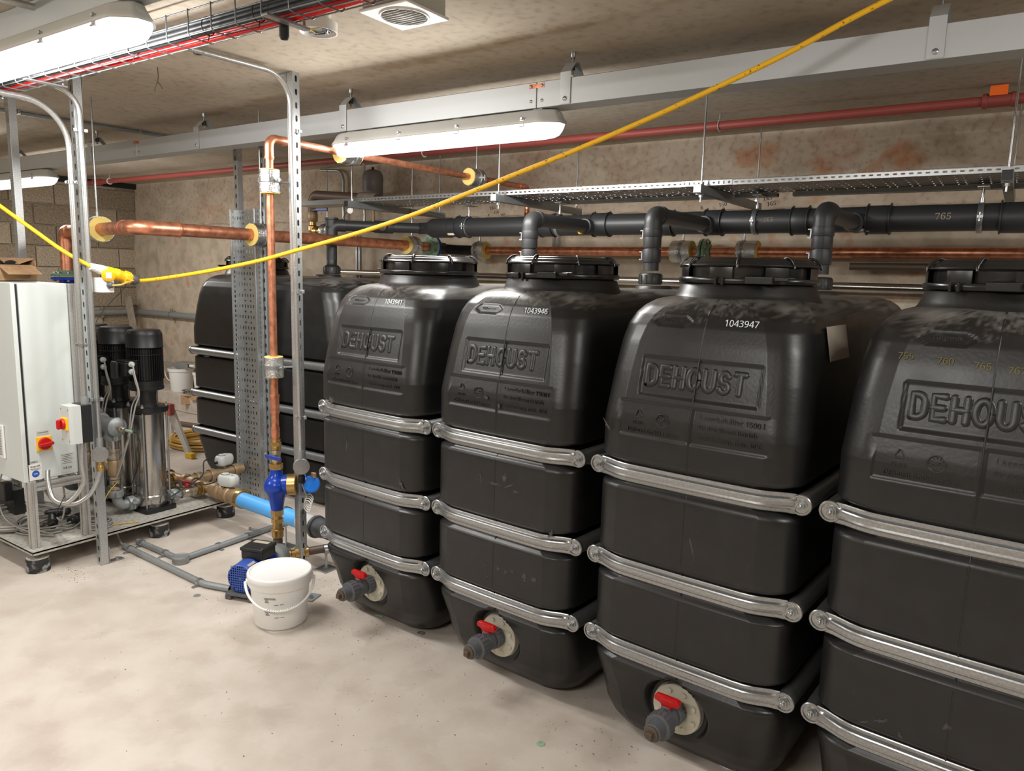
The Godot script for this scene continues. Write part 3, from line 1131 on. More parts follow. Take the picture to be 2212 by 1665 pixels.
func build_valve(tank: Node3D) -> void:
	var f := along(Vector3(0, 0.2, -0.015), Vector3(0, 0, 1))
	var fl := Geo.new()
	fl.lathe([Vector2(0.0, 0.006), Vector2(0.084, 0.006), Vector2(0.084, 0.022), Vector2(0.082, 0.024), Vector2(0.0, 0.024)], 48, f)
	var o := obj("outlet_flange", fl, M.beige_plastic, tank)
	obj("backing_ring", g_lathe([Vector2(0.06, -0.004), Vector2(0.087, -0.004), Vector2(0.088, 0.004), Vector2(0.086, 0.006), Vector2(0.06, 0.006)], f, 48), M.zinc, o)
	var b := Geo.new()
	hex_head(b, along(Vector3.ZERO, Vector3(0, 0, 1)), 0.0085, 0.007)
	var bm := b.mesh()
	for k in 8:
		var a := TAU * (k + 0.5) / 8
		obj("bolt", bm, M.beige_plastic, o, Transform3D(Basis(), Vector3(cos(a) * 0.066, 0.2 + sin(a) * 0.066, 0.009)))
	var body := Geo.new()
	body.lathe([Vector2(0.026, 0.022), Vector2(0.026, 0.06), Vector2(0.031, 0.066), Vector2(0.035, 0.082), Vector2(0.035, 0.098), Vector2(0.030, 0.115), Vector2(0.029, 0.13), Vector2(0.029, 0.19), Vector2(0.026, 0.192), Vector2(0.0, 0.192)], 28, f)
	body.lathe([Vector2(0.016, 0.02), Vector2(0.016, 0.045), Vector2(0.013, 0.047), Vector2(0.0, 0.047)], 18, along(Vector3(0, 0.2, 0.078), Vector3.UP))
	var v := obj("drain_valve", body, M.grey_pvc, tank)
	for e in [[0.028, 0.062, 0.0375], [0.118, 0.156, 0.0425]]:   # the ribbed union nuts
		var nut := Geo.new()
		nut.lathe([Vector2(0.024, e[0]), Vector2(e[2], e[0]), Vector2(e[2] + 0.001, e[0] + 0.003), Vector2(e[2], e[1] - 0.002), Vector2(e[2] - 0.003, e[1]), Vector2(0.024, e[1])], 36, f)
		for k in 18:
			var a := TAU * k / 18
			nut.xf = f * Transform3D(Basis(Vector3.UP, -a), Vector3.ZERO)
			nut.box(Vector3(e[2], (e[0] + e[1]) * 0.5 - 0.002, 0), Vector3(0.005, (e[1] - e[0]) * 0.86, 0.0055), 0.0012)
		obj("union_nut", nut, M.grey_pvc, v)
	var plug := Geo.new()
	plug.lathe([Vector2(0.0, 0.19), Vector2(0.024, 0.19), Vector2(0.024, 0.199), Vector2(0.021, 0.201), Vector2(0.0, 0.201)], 24, f)
	plug.xf = f
	plug.box(Vector3(0, 0.207, 0), Vector3(0.022, 0.018, 0.022), 0.003)
	obj("plug", plug, M.bronze, v)
	var h := Geo.new()
	var side := PackedVector2Array([Vector2(-0.043, 0.012), Vector2(-0.040, 0.020), Vector2(-0.010, 0.0225), Vector2(0.03, 0.0225), Vector2(0.042, 0.019), Vector2(0.043, 0.008), Vector2(0.040, 0.001), Vector2(0.018, -0.003), Vector2(0.015, -0.014), Vector2(-0.015, -0.014), Vector2(-0.019, -0.001), Vector2(-0.040, 0.004)])
	h.xf = Transform3D(Basis(), Vector3(0, 0.2 + 0.055, 0.078))
	h.slab(side, -0.0095, 0.0095, 25.0)
	h.tube([Vector3(-0.036, 0.0205, 0), Vector3(0.036, 0.0205, 0)], 0.0095, 12, true, false, 0.35, Vector3.UP)
	h.box(Vector3(0, 0.006, 0), Vector3(0.05, 0.026, 0.024), 0.006)
	obj("valve_handle", h, M.red_plastic, v)


func build_tank(label: String) -> Node3D:
	var t := thing("storage_tank", label, "tank", Vector3.ZERO, 0.0, "black plastic storage tanks")
	obj("body", tank_body(), M.tank, t)
	var seam := Geo.new()
	var line := []
	for k in 60:
		var y := lerpf(0.32, 1.535, k / 59.0)
		line.append(Vector3(0.007, y, front_z(0.007, y) - 0.001))
	seam.tube(line, 0.0024, 6)
	obj("mould_seam", blackened(seam), M.tank, t)
	build_lid(t)
	var sm := strap_geo().mesh()
	var bolt := band_bolt().mesh()
	var tube := Geo.new()
	tube.tube([Vector3(0, 0, -0.001), Vector3(0, 0, -1.499)], 0.0272, 24)
	hex_head(tube, along(Vector3(0, -0.027, -0.075), Vector3.DOWN), 0.009, 0.006)
	var tm := tube.mesh()
	for y in BAND_Y:
		var st := obj("strap", sm, M.zinc, t, Transform3D(Basis(), Vector3(0, y, 0)))
		var rear := obj("strap", sm, M.zinc, t, Transform3D(Basis(Vector3.UP, PI), Vector3(0, y, -1.5)))
		for s in [-0.337, 0.337]:
			obj("side_tube", tm, M.tube_steel, t, Transform3D(Basis(), Vector3(s, y, 0)))
			obj("bolt", bolt, M.zinc, st, Transform3D(Basis(), Vector3(s, 0, 0)))
			obj("bolt", bolt, M.zinc, rear, Transform3D(Basis(), Vector3(s, 0, 0)))
	var x := -0.160   # the raised maker's lettering
	var wd := [0.66, 0.62, 0.66, 0.74, 0.68, 0.64, 0.72]
	var i := 0
	for l in letters():
		var k := 0.057
		var x0 := x
		var g := puffy(l, 0.0102, func(q: Vector2) -> Vector3:
			var s := x0 + q.x * k * 0.78
			var y := 1.266 + q.y * k
			return Vector3(s, y, front_z(s, y) - 0.0065))
		obj("embossed_letter", blackened(g), M.tank, t)
		x += (wd[i] * 0.78 + 0.31) * k
		i += 1
	for w in [["Lagerbehälter 1500 l", 0.133, 1.185, 0.0155], ["für drucklosen Betrieb", 0.122, 1.156, 0.013], ["Betriebstemp. max. 30°C", 0.129, 1.126, 0.013], ["Dehoust GmbH Leimen", -0.117, 1.118, 0.0125], ["PE-HD", -0.172, 1.142, 0.010], ["Füllgrenze", -0.104, 1.467, 0.0105]]:
		var tilt := 0.0 if w[2] < 1.2 else -0.33
		obj("embossed_text", writing(w[0], w[3], 0.004), M.tank_print, t, Transform3D(Basis(Vector3.RIGHT, tilt), Vector3(w[1], w[2], front_z(w[1], w[2]) - 0.0045)))
	var tri := Geo.new()   # the recycling triangle and the round date stamp
	for k in 3:
		var a := Vector2.from_angle(PI / 2 + TAU * k / 3) * 0.017
		var b := Vector2.from_angle(PI / 2 + TAU * (k + 1) / 3) * 0.017
		var p := a.lerp(b, 0.12)
		var q := a.lerp(b, 0.82)
		tri.tube([Vector3(p.x, p.y, 0), Vector3(q.x, q.y, 0)], 0.0024, 6)
	obj("recycling_mark", tri, M.tank_print, t, Transform3D(Basis(), Vector3(-0.172, 1.168, front_z(-0.172, 1.168) - 0.004)))
	var clock := Geo.new()
	var rim := []
	for k in 24:
		rim.append(Vector3(cos(TAU * k / 24), sin(TAU * k / 24), 0) * 0.021)
	clock.tube(rim, 0.0018, 6, false, true)
	for k in 12:
		var d := Vector3(cos(TAU * k / 12), sin(TAU * k / 12), 0)
		clock.tube([d * 0.013, d * 0.018], 0.0015, 5)
	clock.tube([Vector3(-0.008, -0.006, 0), Vector3(0.008, 0.006, 0)], 0.0016, 5)
	clock.tube([Vector3(-0.010, 0, 0), Vector3(0.010, 0, 0)], 0.0014, 5)
	obj("date_stamp", clock, M.tank_print, t, Transform3D(Basis(), Vector3(-0.088, 1.158, front_z(-0.088, 1.158) - 0.004)))
	var pad := g_lathe([Vector2(0.09, 1.535), Vector2(0.086, 1.556), Vector2(0.082, 1.560), Vector2(0.0, 1.560)], Transform3D(Basis(), Vector3(0, 0, -1.12)), 36)
	obj("fitting_pad", pad, M.tank_print, t)
	build_valve(t)
	return t


func serial(t: Node3D, s: String, x := 0.117) -> void:
	var p := obj("serial_number", writing(s, 0.020, 0.0012), M.white_print, t, Transform3D(Basis(Vector3.RIGHT, -0.33), Vector3(x, 1.470, front_z(x, 1.470) + 0.0035)))
	p.set_meta("label", "white stamped serial number")


func scuff(t: Node3D, s: float, y: float, w: float, h: float, sd: int) -> void:   # a ragged smear of pale dust rubbed on to the front
	rng.seed = sd
	var p := PackedVector2Array()
	var wob := noise(0.9, FastNoiseLite.TYPE_SIMPLEX_SMOOTH, 3, sd)
	for k in 40:
		var a := TAU * k / 40
		var r := clampf(0.7 + wob.get_noise_2d(cos(a) * 3.0, sin(a) * 3.0) * 1.1, 0.25, 1.1)
		p.append(Vector2(cos(a) * w * r, sin(a) * h * r))
	if Geometry2D.triangulate_polygon(p).is_empty():
		return
	var g := Geo.new()
	g.slab(p, -0.0005, 0.0009)
	obj("dust_smear", g, M.smear, t, Transform3D(Basis(Vector3.BACK, rng.randf_range(-0.6, 0.6)), Vector3(s, y, front_z(s, y))))


func tanks() -> void:
	var labels := ["black plastic water tank with number 1043941, the one beside the white bucket", "black plastic water tank with number 1043946, second from the white bucket", "black plastic water tank with number 1043947 and a paper sheet on its side", "black plastic water tank cut off by the picture's edge, yellow crayon numbers on its front"]
	var first := build_tank(labels[0])
	var all := [first]
	for k in range(1, 4):
		all.append(dup(first, Vector3.ZERO, 0, labels[k]))
	var turned := dup(first, Vector3(-5.11, 0, -3.587), -PI / 2, "black plastic water tank standing sideways behind the perforated upright tray")
	turned.set_meta("label", "black plastic water tank standing sideways behind the perforated upright tray")
	for k in 4:
		var t: Node3D = all[k]
		t.position = ROW_AT + Vector3(cos(ROW_TURN), 0, -sin(ROW_TURN)) * TANK_S[k]
		t.rotation.y = ROW_TURN
		serial(t, ["1043941", "1043946", "1043947", "10"][k], 0.117 if k < 3 else 0.082)
		var lid: Node3D = t.get_node("lid")
		lid.rotation.y = [-2.15, -0.15, -0.02, -0.55][k]
	for q in [[1, 0.055, 0.855, 0.012, 0.020, 1], [1, -0.06, 0.835, 0.004, 0.035, 2], [1, 0.01, 0.825, 0.03, 0.006, 3], [1, 0.075, 0.83, 0.028, 0.005, 4], [1, 0.11, 0.815, 0.016, 0.006, 5], [1, -0.03, 0.50, 0.004, 0.014, 6], [1, 0.035, 0.50, 0.010, 0.012, 7], [1, 0.07, 0.498, 0.010, 0.009, 8], [1, 0.10, 0.508, 0.010, 0.006, 9], [1, 0.155, 0.505, 0.012, 0.020, 10], [1, 0.20, 0.505, 0.016, 0.012, 11], [1, -0.02, 0.455, 0.005, 0.012, 12], [1, 0.262, 0.69, 0.008, 0.022, 13], [0, 0.245, 0.72, 0.009, 0.032, 14], [0, -0.10, 0.83, 0.004, 0.04, 15], [0, -0.21, 1.02, 0.020, 0.020, 16], [1, -0.045, 1.145, 0.010, 0.012, 17], [1, 0.02, 1.12, 0.007, 0.012, 18], [2, -0.285, 1.12, 0.005, 0.022, 19], [3, -0.15, 0.44, 0.022, 0.006, 20], [3, -0.10, 0.42, 0.006, 0.012, 21], [3, -0.19, 0.42, 0.022, 0.004, 22], [3, 0.0, 0.49, 0.012, 0.010, 23], [2, 0.04, 0.78, 0.004, 0.05, 24]]:
		scuff(all[q[0]], q[1], q[2], q[3], q[4], q[5])
	var sheet := Geo.new()
	sheet.box(Vector3.ZERO, Vector3(0.001, 0.105, 0.21), 0.0)
	obj("paper_sheet", sheet, M.paper, all[2], Transform3D(Basis(Vector3.BACK, 0.19), Vector3(0.318, 1.415, -0.30)))
	for q in [["755", -0.19], ["760", -0.10], ["765", -0.02], ["767", 0.05], ["758", 0.135]]:
		obj("crayon_number", writing(q[0], 0.017, 0.0008), M.crayon, all[3], Transform3D(Basis(Vector3.RIGHT, -0.22), Vector3(q[1], 1.405 - q[1] * 0.06, front_z(q[1], 1.405) + 0.002)))




# ------------------------------------------------------------------ things standing and lying on the floor
func bucket() -> void:
	var t := thing("bucket", "large white plastic bucket with lid and handle in front of the blue pump", "bucket", Vector3(-2.648, 0, -2.072))
	obj("tub", g_lathe([Vector2(0.0, 0.003), Vector2(0.108, 0.0), Vector2(0.113, 0.004), Vector2(0.1155, 0.012), Vector2(0.131, 0.192), Vector2(0.132, 0.215)], Transform3D(), 64), M.white_bucket, t)
	obj("collar", g_lathe([Vector2(0.130, 0.186), Vector2(0.1375, 0.187), Vector2(0.1385, 0.190), Vector2(0.140, 0.222), Vector2(0.136, 0.224)], Transform3D(), 64), M.white_bucket, t)
	obj("lid", g_lathe([Vector2(0.136, 0.218), Vector2(0.1425, 0.219), Vector2(0.1435, 0.224), Vector2(0.1435, 0.238), Vector2(0.1415, 0.243), Vector2(0.137, 0.246), Vector2(0.133, 0.245), Vector2(0.130, 0.239), Vector2(0.124, 0.236), Vector2(0.0, 0.237)], Transform3D(), 64), M.white_bucket, t)
	var dir := Vector3(0.62, 0, -0.78)   # the line between the two handle lugs
	var out := Vector3(0.78, 0, 0.62)
	var pts := []
	for k in 25:
		var a := PI * k / 24
		pts.append(dir * (-cos(a)) * 0.150 + out * (sin(a) * 0.030 + 0.118 * sin(a)) + Vector3(0, 0.200 - sin(a) * 0.092, 0))
	var h := Geo.new()
	h.tube(pts, 0.0062, 10, true, false, 0.55, Vector3.UP)
	var hd := obj("handle", h, M.white_bucket, t)
	var grip := Geo.new()
	for k in range(9, 17):
		for f in [0.0, 0.5]:
			var p: Vector3 = pts[k].lerp(pts[k + 1], f)
			grip.lathe([Vector2(0.006, -0.002), Vector2(0.0078, -0.0016), Vector2(0.0078, 0.0016), Vector2(0.006, 0.002)], 12, along(p, pts[k + 1] - pts[k]))
	obj("grip_ribs", grip, M.white_bucket, hd)
	for s in [-1, 1]:
		obj("lug", g_lathe([Vector2(0.014, 0.0), Vector2(0.014, 0.012), Vector2(0.011, 0.014), Vector2(0.0, 0.014)], along(dir * s * 0.134 + Vector3(0, 0.200, 0), dir * s), 18), M.white_bucket, t)
	for row in [0.150, 0.088]:   # the two printed labels, too small to read
		var q := [[-0.022, 0.010, 0.052], [-0.020, 0.0055, 0.050], [-0.036, -0.001, 0.016], [-0.037, -0.006, 0.014], [-0.034, -0.010, 0.020], [0.006, -0.022, 0.018], [0.030, -0.021, 0.016]]
		for b in q:
			var r: float = 0.1155 + (row + b[1] - 0.012) * 0.0861 + 0.0006
			var a: float = 0.86 - b[0] / r
			obj("print_line", g_box(Vector3.ZERO, Vector3(b[2], 0.0016, 0.0008), 0.0), M.ink, t, facing(Vector3(cos(a) * r, row + b[1], sin(a) * r), Vector3(cos(a), 0, sin(a))))


func small_pump() -> void:
	var t := thing("blue_pump", "small blue electric pump with a black terminal box behind the bucket", "pump", Vector3(-2.965, 0, -2.085))
	var ax := Vector3(-0.32, 0, -0.947)
	var c := Vector3(0, 0.108, 0)
	var cowl := g_lathe([Vector2(0.066, 0.0), Vector2(0.070, 0.003), Vector2(0.072, 0.012), Vector2(0.0745, 0.08), Vector2(0.072, 0.085), Vector2(0.06, 0.086)], along(c, ax), 44)
	obj("fan_cowl", cowl, M.motor_blue, t)
	var gr := Geo.new()   # the pierced end plate
	gr.xf = facing(c + ax * 0.003, -ax)
	gr.punched(11, 11, 0.0118, 0.0118, 0.003, func(i: int, j: int) -> Vector2:
		return Vector2(0.0085, 0.0085) if Vector2(i - 5, j - 5).length() < 5.1 and Vector2(i - 5, j - 5).length() > 0.4 else Vector2.ZERO, 2)
	var keep := Geo.new()   # keep only what lies inside the round cowl
	keep.v = gr.v
	keep.n = gr.n
	for k in range(0, gr.ix.size(), 3):
		var m := (gr.v[gr.ix[k]] + gr.v[gr.ix[k + 1]] + gr.v[gr.ix[k + 2]]) / 3.0
		if (m - c - ax * 0.003).length() < 0.0675:
			keep.ix.append(gr.ix[k]); keep.ix.append(gr.ix[k + 1]); keep.ix.append(gr.ix[k + 2])
	obj("grille", keep, M.motor_blue, t)
	obj("fan", g_lathe([Vector2(0.0, 0.02), Vector2(0.064, 0.02)], along(c, ax), 28), M.hole_black, t)
	var fin := Geo.new()
	fin.lathe([Vector2(0.060, 0.07), Vector2(0.060, 0.235)], 32, along(c, ax))
	for k in 24:
		fin.xf = along(c, ax) * Transform3D(Basis(Vector3.UP, TAU * k / 24), Vector3.ZERO)
		fin.box(Vector3(0.063, 0.155, 0), Vector3(0.016, 0.14, 0.003), 0.0)
	obj("finned_body", fin, M.blue_enamel, t)
	var tb := Geo.new()
	tb.xf = facing(c + ax * 0.155 + Vector3(0, 0.088, 0), -ax)
	tb.box(Vector3(0, -0.006, 0), Vector3(0.122, 0.046, 0.118), 0.006)
	tb.box(Vector3(0, 0.023, 0), Vector3(0.132, 0.020, 0.128), 0.006)
	var o := obj("terminal_box", tb, M.black_plastic, t)
	for k in 4:
		obj("screw", g_lathe([Vector2(0.004, 0.0), Vector2(0.004, 0.002), Vector2(0.0, 0.002)], tb.xf * Transform3D(Basis(), Vector3((k % 2 - 0.5) * 0.11, 0.033, (k / 2 - 0.5) * 0.10)), 10), M.zinc, o)
	var lb := Geo.new()
	lb.xf = tb.xf
	lb.box(Vector3(0.0, 0.0338, -0.03), Vector3(0.085, 0.0012, 0.028), 0.0)
	obj("rating_label", lb, M.paper, o)
	var lb2 := Geo.new()
	lb2.xf = along(c, ax)
	lb2.xf = facing(c + ax * 0.05 + Vector3(0.036, 0.066, -0.005), Vector3(0.5, 0.87, -0.1), -ax)
	lb2.box(Vector3.ZERO, Vector3(0.014, 0.05, 0.0012), 0.0)
	obj("type_label", lb2, M.paper, t)
	obj("lead", g_tube(curve([c + Vector3(-0.06, 0.09, -0.15), c + Vector3(-0.09, 0.07, -0.11), c + Vector3(-0.10, 0.03, -0.06), c + Vector3(-0.115, 0.025, -0.03)], 6), 0.005, 8), M.grey_cable, t)
	obj("lead_gland", g_lathe([Vector2(0.013, 0.0), Vector2(0.015, 0.004), Vector2(0.012, 0.03), Vector2(0.0, 0.032)], along(c + Vector3(-0.062, 0.072, -0.15), Vector3(-1, -0.2, 0.4)), 14), M.black_plastic, t)
	var hd := Geo.new()
	hd.lathe([Vector2(0.0, 0.235), Vector2(0.074, 0.235), Vector2(0.078, 0.242), Vector2(0.078, 0.275), Vector2(0.072, 0.285), Vector2(0.066, 0.335), Vector2(0.050, 0.355), Vector2(0.0, 0.36)], 36, along(c, ax))
	hd.lathe([Vector2(0.036, 0.02), Vector2(0.034, 0.075)], 20, Transform3D(Basis(), c + ax * 0.327 + Vector3(0, -0.02, 0)))
	obj("pump_casing", hd, M.grey_plastic, t)
	var foot := Geo.new()
	foot.xf = facing(c * Vector3(1, 0, 1) + ax * 0.06, -ax)
	foot.box(Vector3(0, 0.028, -0.05), Vector3(0.15, 0.014, 0.25), 0.003)
	foot.box(Vector3(0, 0.048, 0.0), Vector3(0.09, 0.03, 0.08), 0.004)
	for i in [-1, 1]:
		for j in [-1, 1]:
			foot.box(Vector3(i * 0.062, 0.011, -0.05 + j * 0.108), Vector3(0.034, 0.022, 0.03), 0.003)
	obj("foot_plate", foot, M.grey_pvc, t)
	var s := thing("suction_pipe", "dark brown metal pipe with brass fittings running from the small pump behind the first tank", "pipe")
	var a := Vector3(-3.045, 0.105, -2.43)
	var d := (Vector3(-2.935, 0.115, -2.60) - a).normalized()
	obj("pipe", g_tube([a + d * 0.10, a + d * 0.55], 0.022, 18), M.bronze, s)
	var b := Geo.new()
	b.lathe([Vector2(0.022, -0.01), Vector2(0.028, 0.0), Vector2(0.028, 0.02), Vector2(0.023, 0.024), Vector2(0.023, 0.04), Vector2(0.031, 0.042), Vector2(0.031, 0.062), Vector2(0.026, 0.066), Vector2(0.026, 0.09), Vector2(0.031, 0.092), Vector2(0.031, 0.11), Vector2(0.022, 0.115)], 6, along(a, d))
	obj("brass_fittings", b, M.brass, s)
	var p := Vector3(-2.927, 0, -2.593)
	var st := Geo.new()
	st.box(p + Vector3(0, 0.004, 0), Vector3(0.085, 0.008, 0.085), 0.001)
	st.tube([p + Vector3(0, 0.008, 0), p + Vector3(0, 0.09, 0)], 0.007, 12)
	hex_head(st, along(p + Vector3(0, 0.008, 0), Vector3.UP), 0.013, 0.010)
	st.lathe([Vector2(0.0225, -0.012), Vector2(0.027, -0.011), Vector2(0.027, 0.011), Vector2(0.0225, 0.012)], 20, along(p + Vector3(0, 0.115, 0), d))
	var side := d.cross(Vector3.UP).normalized()
	for i in [-1, 1]:
		st.xf = facing(p + Vector3(0, 0.115, 0) + side * i * 0.036, d)
		st.box(Vector3.ZERO, Vector3(0.02, 0.022, 0.022), 0.003)
	obj("clip_stand", st, M.zinc, s)


func floor_clip(t: Node3D, at: Vector3, dir: Vector3, r: float) -> void:
	var g := Geo.new()
	g.lathe([Vector2(r, -0.011), Vector2(r + 0.003, -0.010), Vector2(r + 0.003, 0.010), Vector2(r, 0.011)], 18, along(at, dir))
	var s := dir.cross(Vector3.UP).normalized()
	for k in [-1, 1]:
		g.xf = facing(at + s * k * (r + 0.012) + Vector3(0, -at.y + 0.003, 0), dir)
		g.box(Vector3.ZERO, Vector3(0.026, 0.005, 0.020), 0.002)
		g.lathe([Vector2(0.0055, 0.002), Vector2(0.005, 0.006), Vector2(0.0, 0.007)], 10)
	obj("clip", g, M.zinc, t)


func floor_conduits() -> void:
	var t := thing("floor_conduit", "grey conduit on the floor ending open beside the blue pump's foot", "conduit")
	var y := 0.019
	var p := [Vector3(-4.045, y, -2.10), Vector3(-3.235, y, -2.066), Vector3(-3.08, y, -2.11)]
	var g := Geo.new()
	g.tube(rounded(p, 0.25, 8), 0.0165, 18, false)
	g.tube(rounded(p, 0.25, 8), 0.0145, 18, false)
	obj("pipe", g, M.dull_zinc, t)
	floor_clip(t, Vector3(-3.97, y, -2.097), Vector3(1, 0, 0.04), 0.017)
	floor_clip(t, Vector3(-3.27, y, -2.067), Vector3(1, 0, 0.04), 0.017)
	obj("grey_cable", g_tube(curve([Vector3(-3.95, 0.022, -2.096), Vector3(-4.06, 0.022, -2.10), Vector3(-4.12, 0.05, -2.11), Vector3(-4.155, 0.13, -2.10), Vector3(-4.18, 0.142, -2.06), Vector3(-4.26, 0.139, -2.02)], 8), 0.005, 8), M.grey_cable, t)
	var u := thing("floor_conduit", "grey floor conduit with a round junction box, running back under the blue pipe", "conduit")
	var j := Vector3(-3.615, 0.0, -2.178)
	obj("pipe", g_tube([Vector3(-4.055, y, -2.185), j + Vector3(-0.02, y, 0)], 0.0155, 16), M.dull_zinc, u)
	obj("pipe", g_tube([j + Vector3(0, y, 0), Vector3(-3.655, y, -2.95)], 0.0165, 16), M.dull_zinc, u)
	obj("round_box", g_lathe([Vector2(0.0, 0.002), Vector2(0.042, 0.002), Vector2(0.044, 0.006), Vector2(0.044, 0.020), Vector2(0.0455, 0.022), Vector2(0.0455, 0.036), Vector2(0.043, 0.040), Vector2(0.038, 0.040), Vector2(0.036, 0.037), Vector2(0.0, 0.037)], Transform3D(Basis(), j), 32), M.dull_zinc, u)
	floor_clip(u, Vector3(-4.005, y, -2.184), Vector3(1, 0, 0.02), 0.016)
	floor_clip(u, Vector3(-3.765, y, -2.180), Vector3(1, 0, 0.02), 0.016)
	floor_clip(u, Vector3(-3.640, y, -2.62), Vector3(-0.05, 0, -1), 0.017)
	floor_clip(u, Vector3(-3.632, y, -2.42), Vector3(-0.05, 0, -1), 0.017)


func bits() -> void:
	var w := g_lathe([Vector2(0.006, 0.0), Vector2(0.016, 0.0), Vector2(0.017, 0.002), Vector2(0.016, 0.004), Vector2(0.006, 0.004), Vector2(0.006, 0.0)], Transform3D(), 20)
	tag(obj("washer", w, M.dull_zinc, self, Transform3D(Basis(), Vector3(-2.05, 0, -2.358))), "loose steel washer on the floor in front of the first tank", "washer")
	tag(obj("washer", g_lathe([Vector2(0.005, 0.0), Vector2(0.014, 0.0), Vector2(0.015, 0.002), Vector2(0.005, 0.003), Vector2(0.005, 0.0)], Transform3D(), 20), M.sage, self, Transform3D(Basis(), Vector3(-1.20, 0, -2.01))), "small greenish washer alone on the open floor near the picture's bottom", "washer")
	tag(obj("washer", g_lathe([Vector2(0.0, 0.0), Vector2(0.017, 0.0), Vector2(0.017, 0.002), Vector2(0.0, 0.003)], Transform3D(), 20), M.dull_zinc, self, Transform3D(Basis(), Vector3(-3.175, 0, -1.99))), "flat disc on the floor just below the open conduit end", "washer")
	var b := Geo.new()
	b.tube([Vector3(0, 0.008, 0), Vector3(0.05, 0.008, -0.015)], 0.0055, 10)
	hex_head(b, along(Vector3(0, 0.0095, 0), Vector3(-1, 0, 0.3)), 0.0095, 0.010)
	tag(obj("loose_bolt", b, M.zinc, self, Transform3D(Basis(), Vector3(-3.75, 0, -2.725))), "loose bolt lying on the floor in front of the blue pipe", "bolt")
	var a := thing("anchor_plate", "small galvanised plate with a bolt on the floor behind the bucket", "plate", Vector3(-2.715, 0, -2.31), 0.3)
	obj("plate", g_box(Vector3(0, 0.003, 0), Vector3(0.055, 0.006, 0.085), 0.001), M.dull_zinc, a)
	var h := Geo.new()
	hex_head(h, along(Vector3(0, 0.006, 0.01), Vector3.UP), 0.014, 0.010)
	obj("bolt", h, M.zinc, a)
	var sc := Geo.new()
	sc.tube(curve([Vector3(0, 0.004, 0), Vector3(0.03, 0.006, 0.012), Vector3(0.05, 0.004, 0.0), Vector3(0.06, 0.010, -0.01)], 5), 0.004, 6)
	tag(obj("plastic_scrap", sc, M.light_grey, self, Transform3D(Basis(), Vector3(-0.66, 0, -2.27))), "pale scrap of plastic under the front of the third tank", "scrap")
	var sc2 := Geo.new()
	sc2.tube(curve([Vector3(0, 0.004, 0), Vector3(0.02, 0.005, 0.008), Vector3(0.045, 0.004, 0.0)], 5), 0.003, 6)
	tag(obj("green_scrap", sc2, M.sage, self, Transform3D(Basis(), Vector3(-2.34, 0, -2.37))), "scrap of green plastic on the floor below the first tank's outlet", "scrap")
	# fine swarf and grit swept about
	rng.seed = 77
	var crumb := Geo.new()
	crumb.box(Vector3(0, 0.3, 0), Vector3(1.0, 0.6, 0.7), 0.2)
	var spots := []
	for q in [[-3.95, -1.78, 0.14, 0.07, 90], [-3.80, -2.0, 0.25, 0.05, 40], [-2.72, -2.45, 0.22, 0.14, 110], [-2.25, -2.25, 0.30, 0.16, 90], [-1.6, -2.0, 0.6, 0.25, 60], [-2.9, -2.0, 0.2, 0.08, 30], [-2.2, -1.6, 0.9, 0.4, 60], [-1.0, -2.15, 0.3, 0.12, 40]]:
		for k in q[4]:
			var r := sqrt(-2.0 * log(rng.randf_range(0.02, 1.0))) * 0.6
			var an := rng.randf() * TAU
			var s := rng.randf_range(0.0015, 0.004)
			spots.append(Transform3D(Basis(Vector3.UP, rng.randf() * TAU).scaled(Vector3(s * rng.randf_range(0.7, 2.2), s * 0.7, s)), Vector3(q[0] + cos(an) * r * q[2], 0, q[1] + sin(an) * r * q[3])))
	var mm := MultiMesh.new()
	mm.transform_format = MultiMesh.TRANSFORM_3D
	mm.mesh = crumb.mesh()
	mm.instance_count = spots.size()
	for k in spots.size():
		mm.set_instance_transform(k, spots[k])
	var mi := MultiMeshInstance3D.new()
	mi.name = "floor_grit"
	mi.multimesh = mm
	mi.material_override = M.bronze
	add_child(mi)
	tag(mi, "dark grit and swarf scattered on the pale floor", "debris").set_meta("kind", "stuff")


func coil(turns: int, r: float, wire: float, sd: int, flatten := 0.35) -> Geo:
	rng.seed = sd
	var pts := []
	var rr := r
	var y := wire
	for k in turns * 18:
		if k % 18 == 0:
			rr = r * rng.randf_range(0.78, 1.08)
			y = wire + wire * 1.6 * int(float(k) / 18 / turns * 5.0) + rng.randf_range(0, wire)
		var a := TAU * k / 18.0
		pts.append(Vector3(cos(a) * rr, y + sin(a * 2 + sd) * wire * flatten, sin(a) * rr * 0.9))
	var g := Geo.new()
	g.tube(curve(pts, 2), wire, 7)
	return g


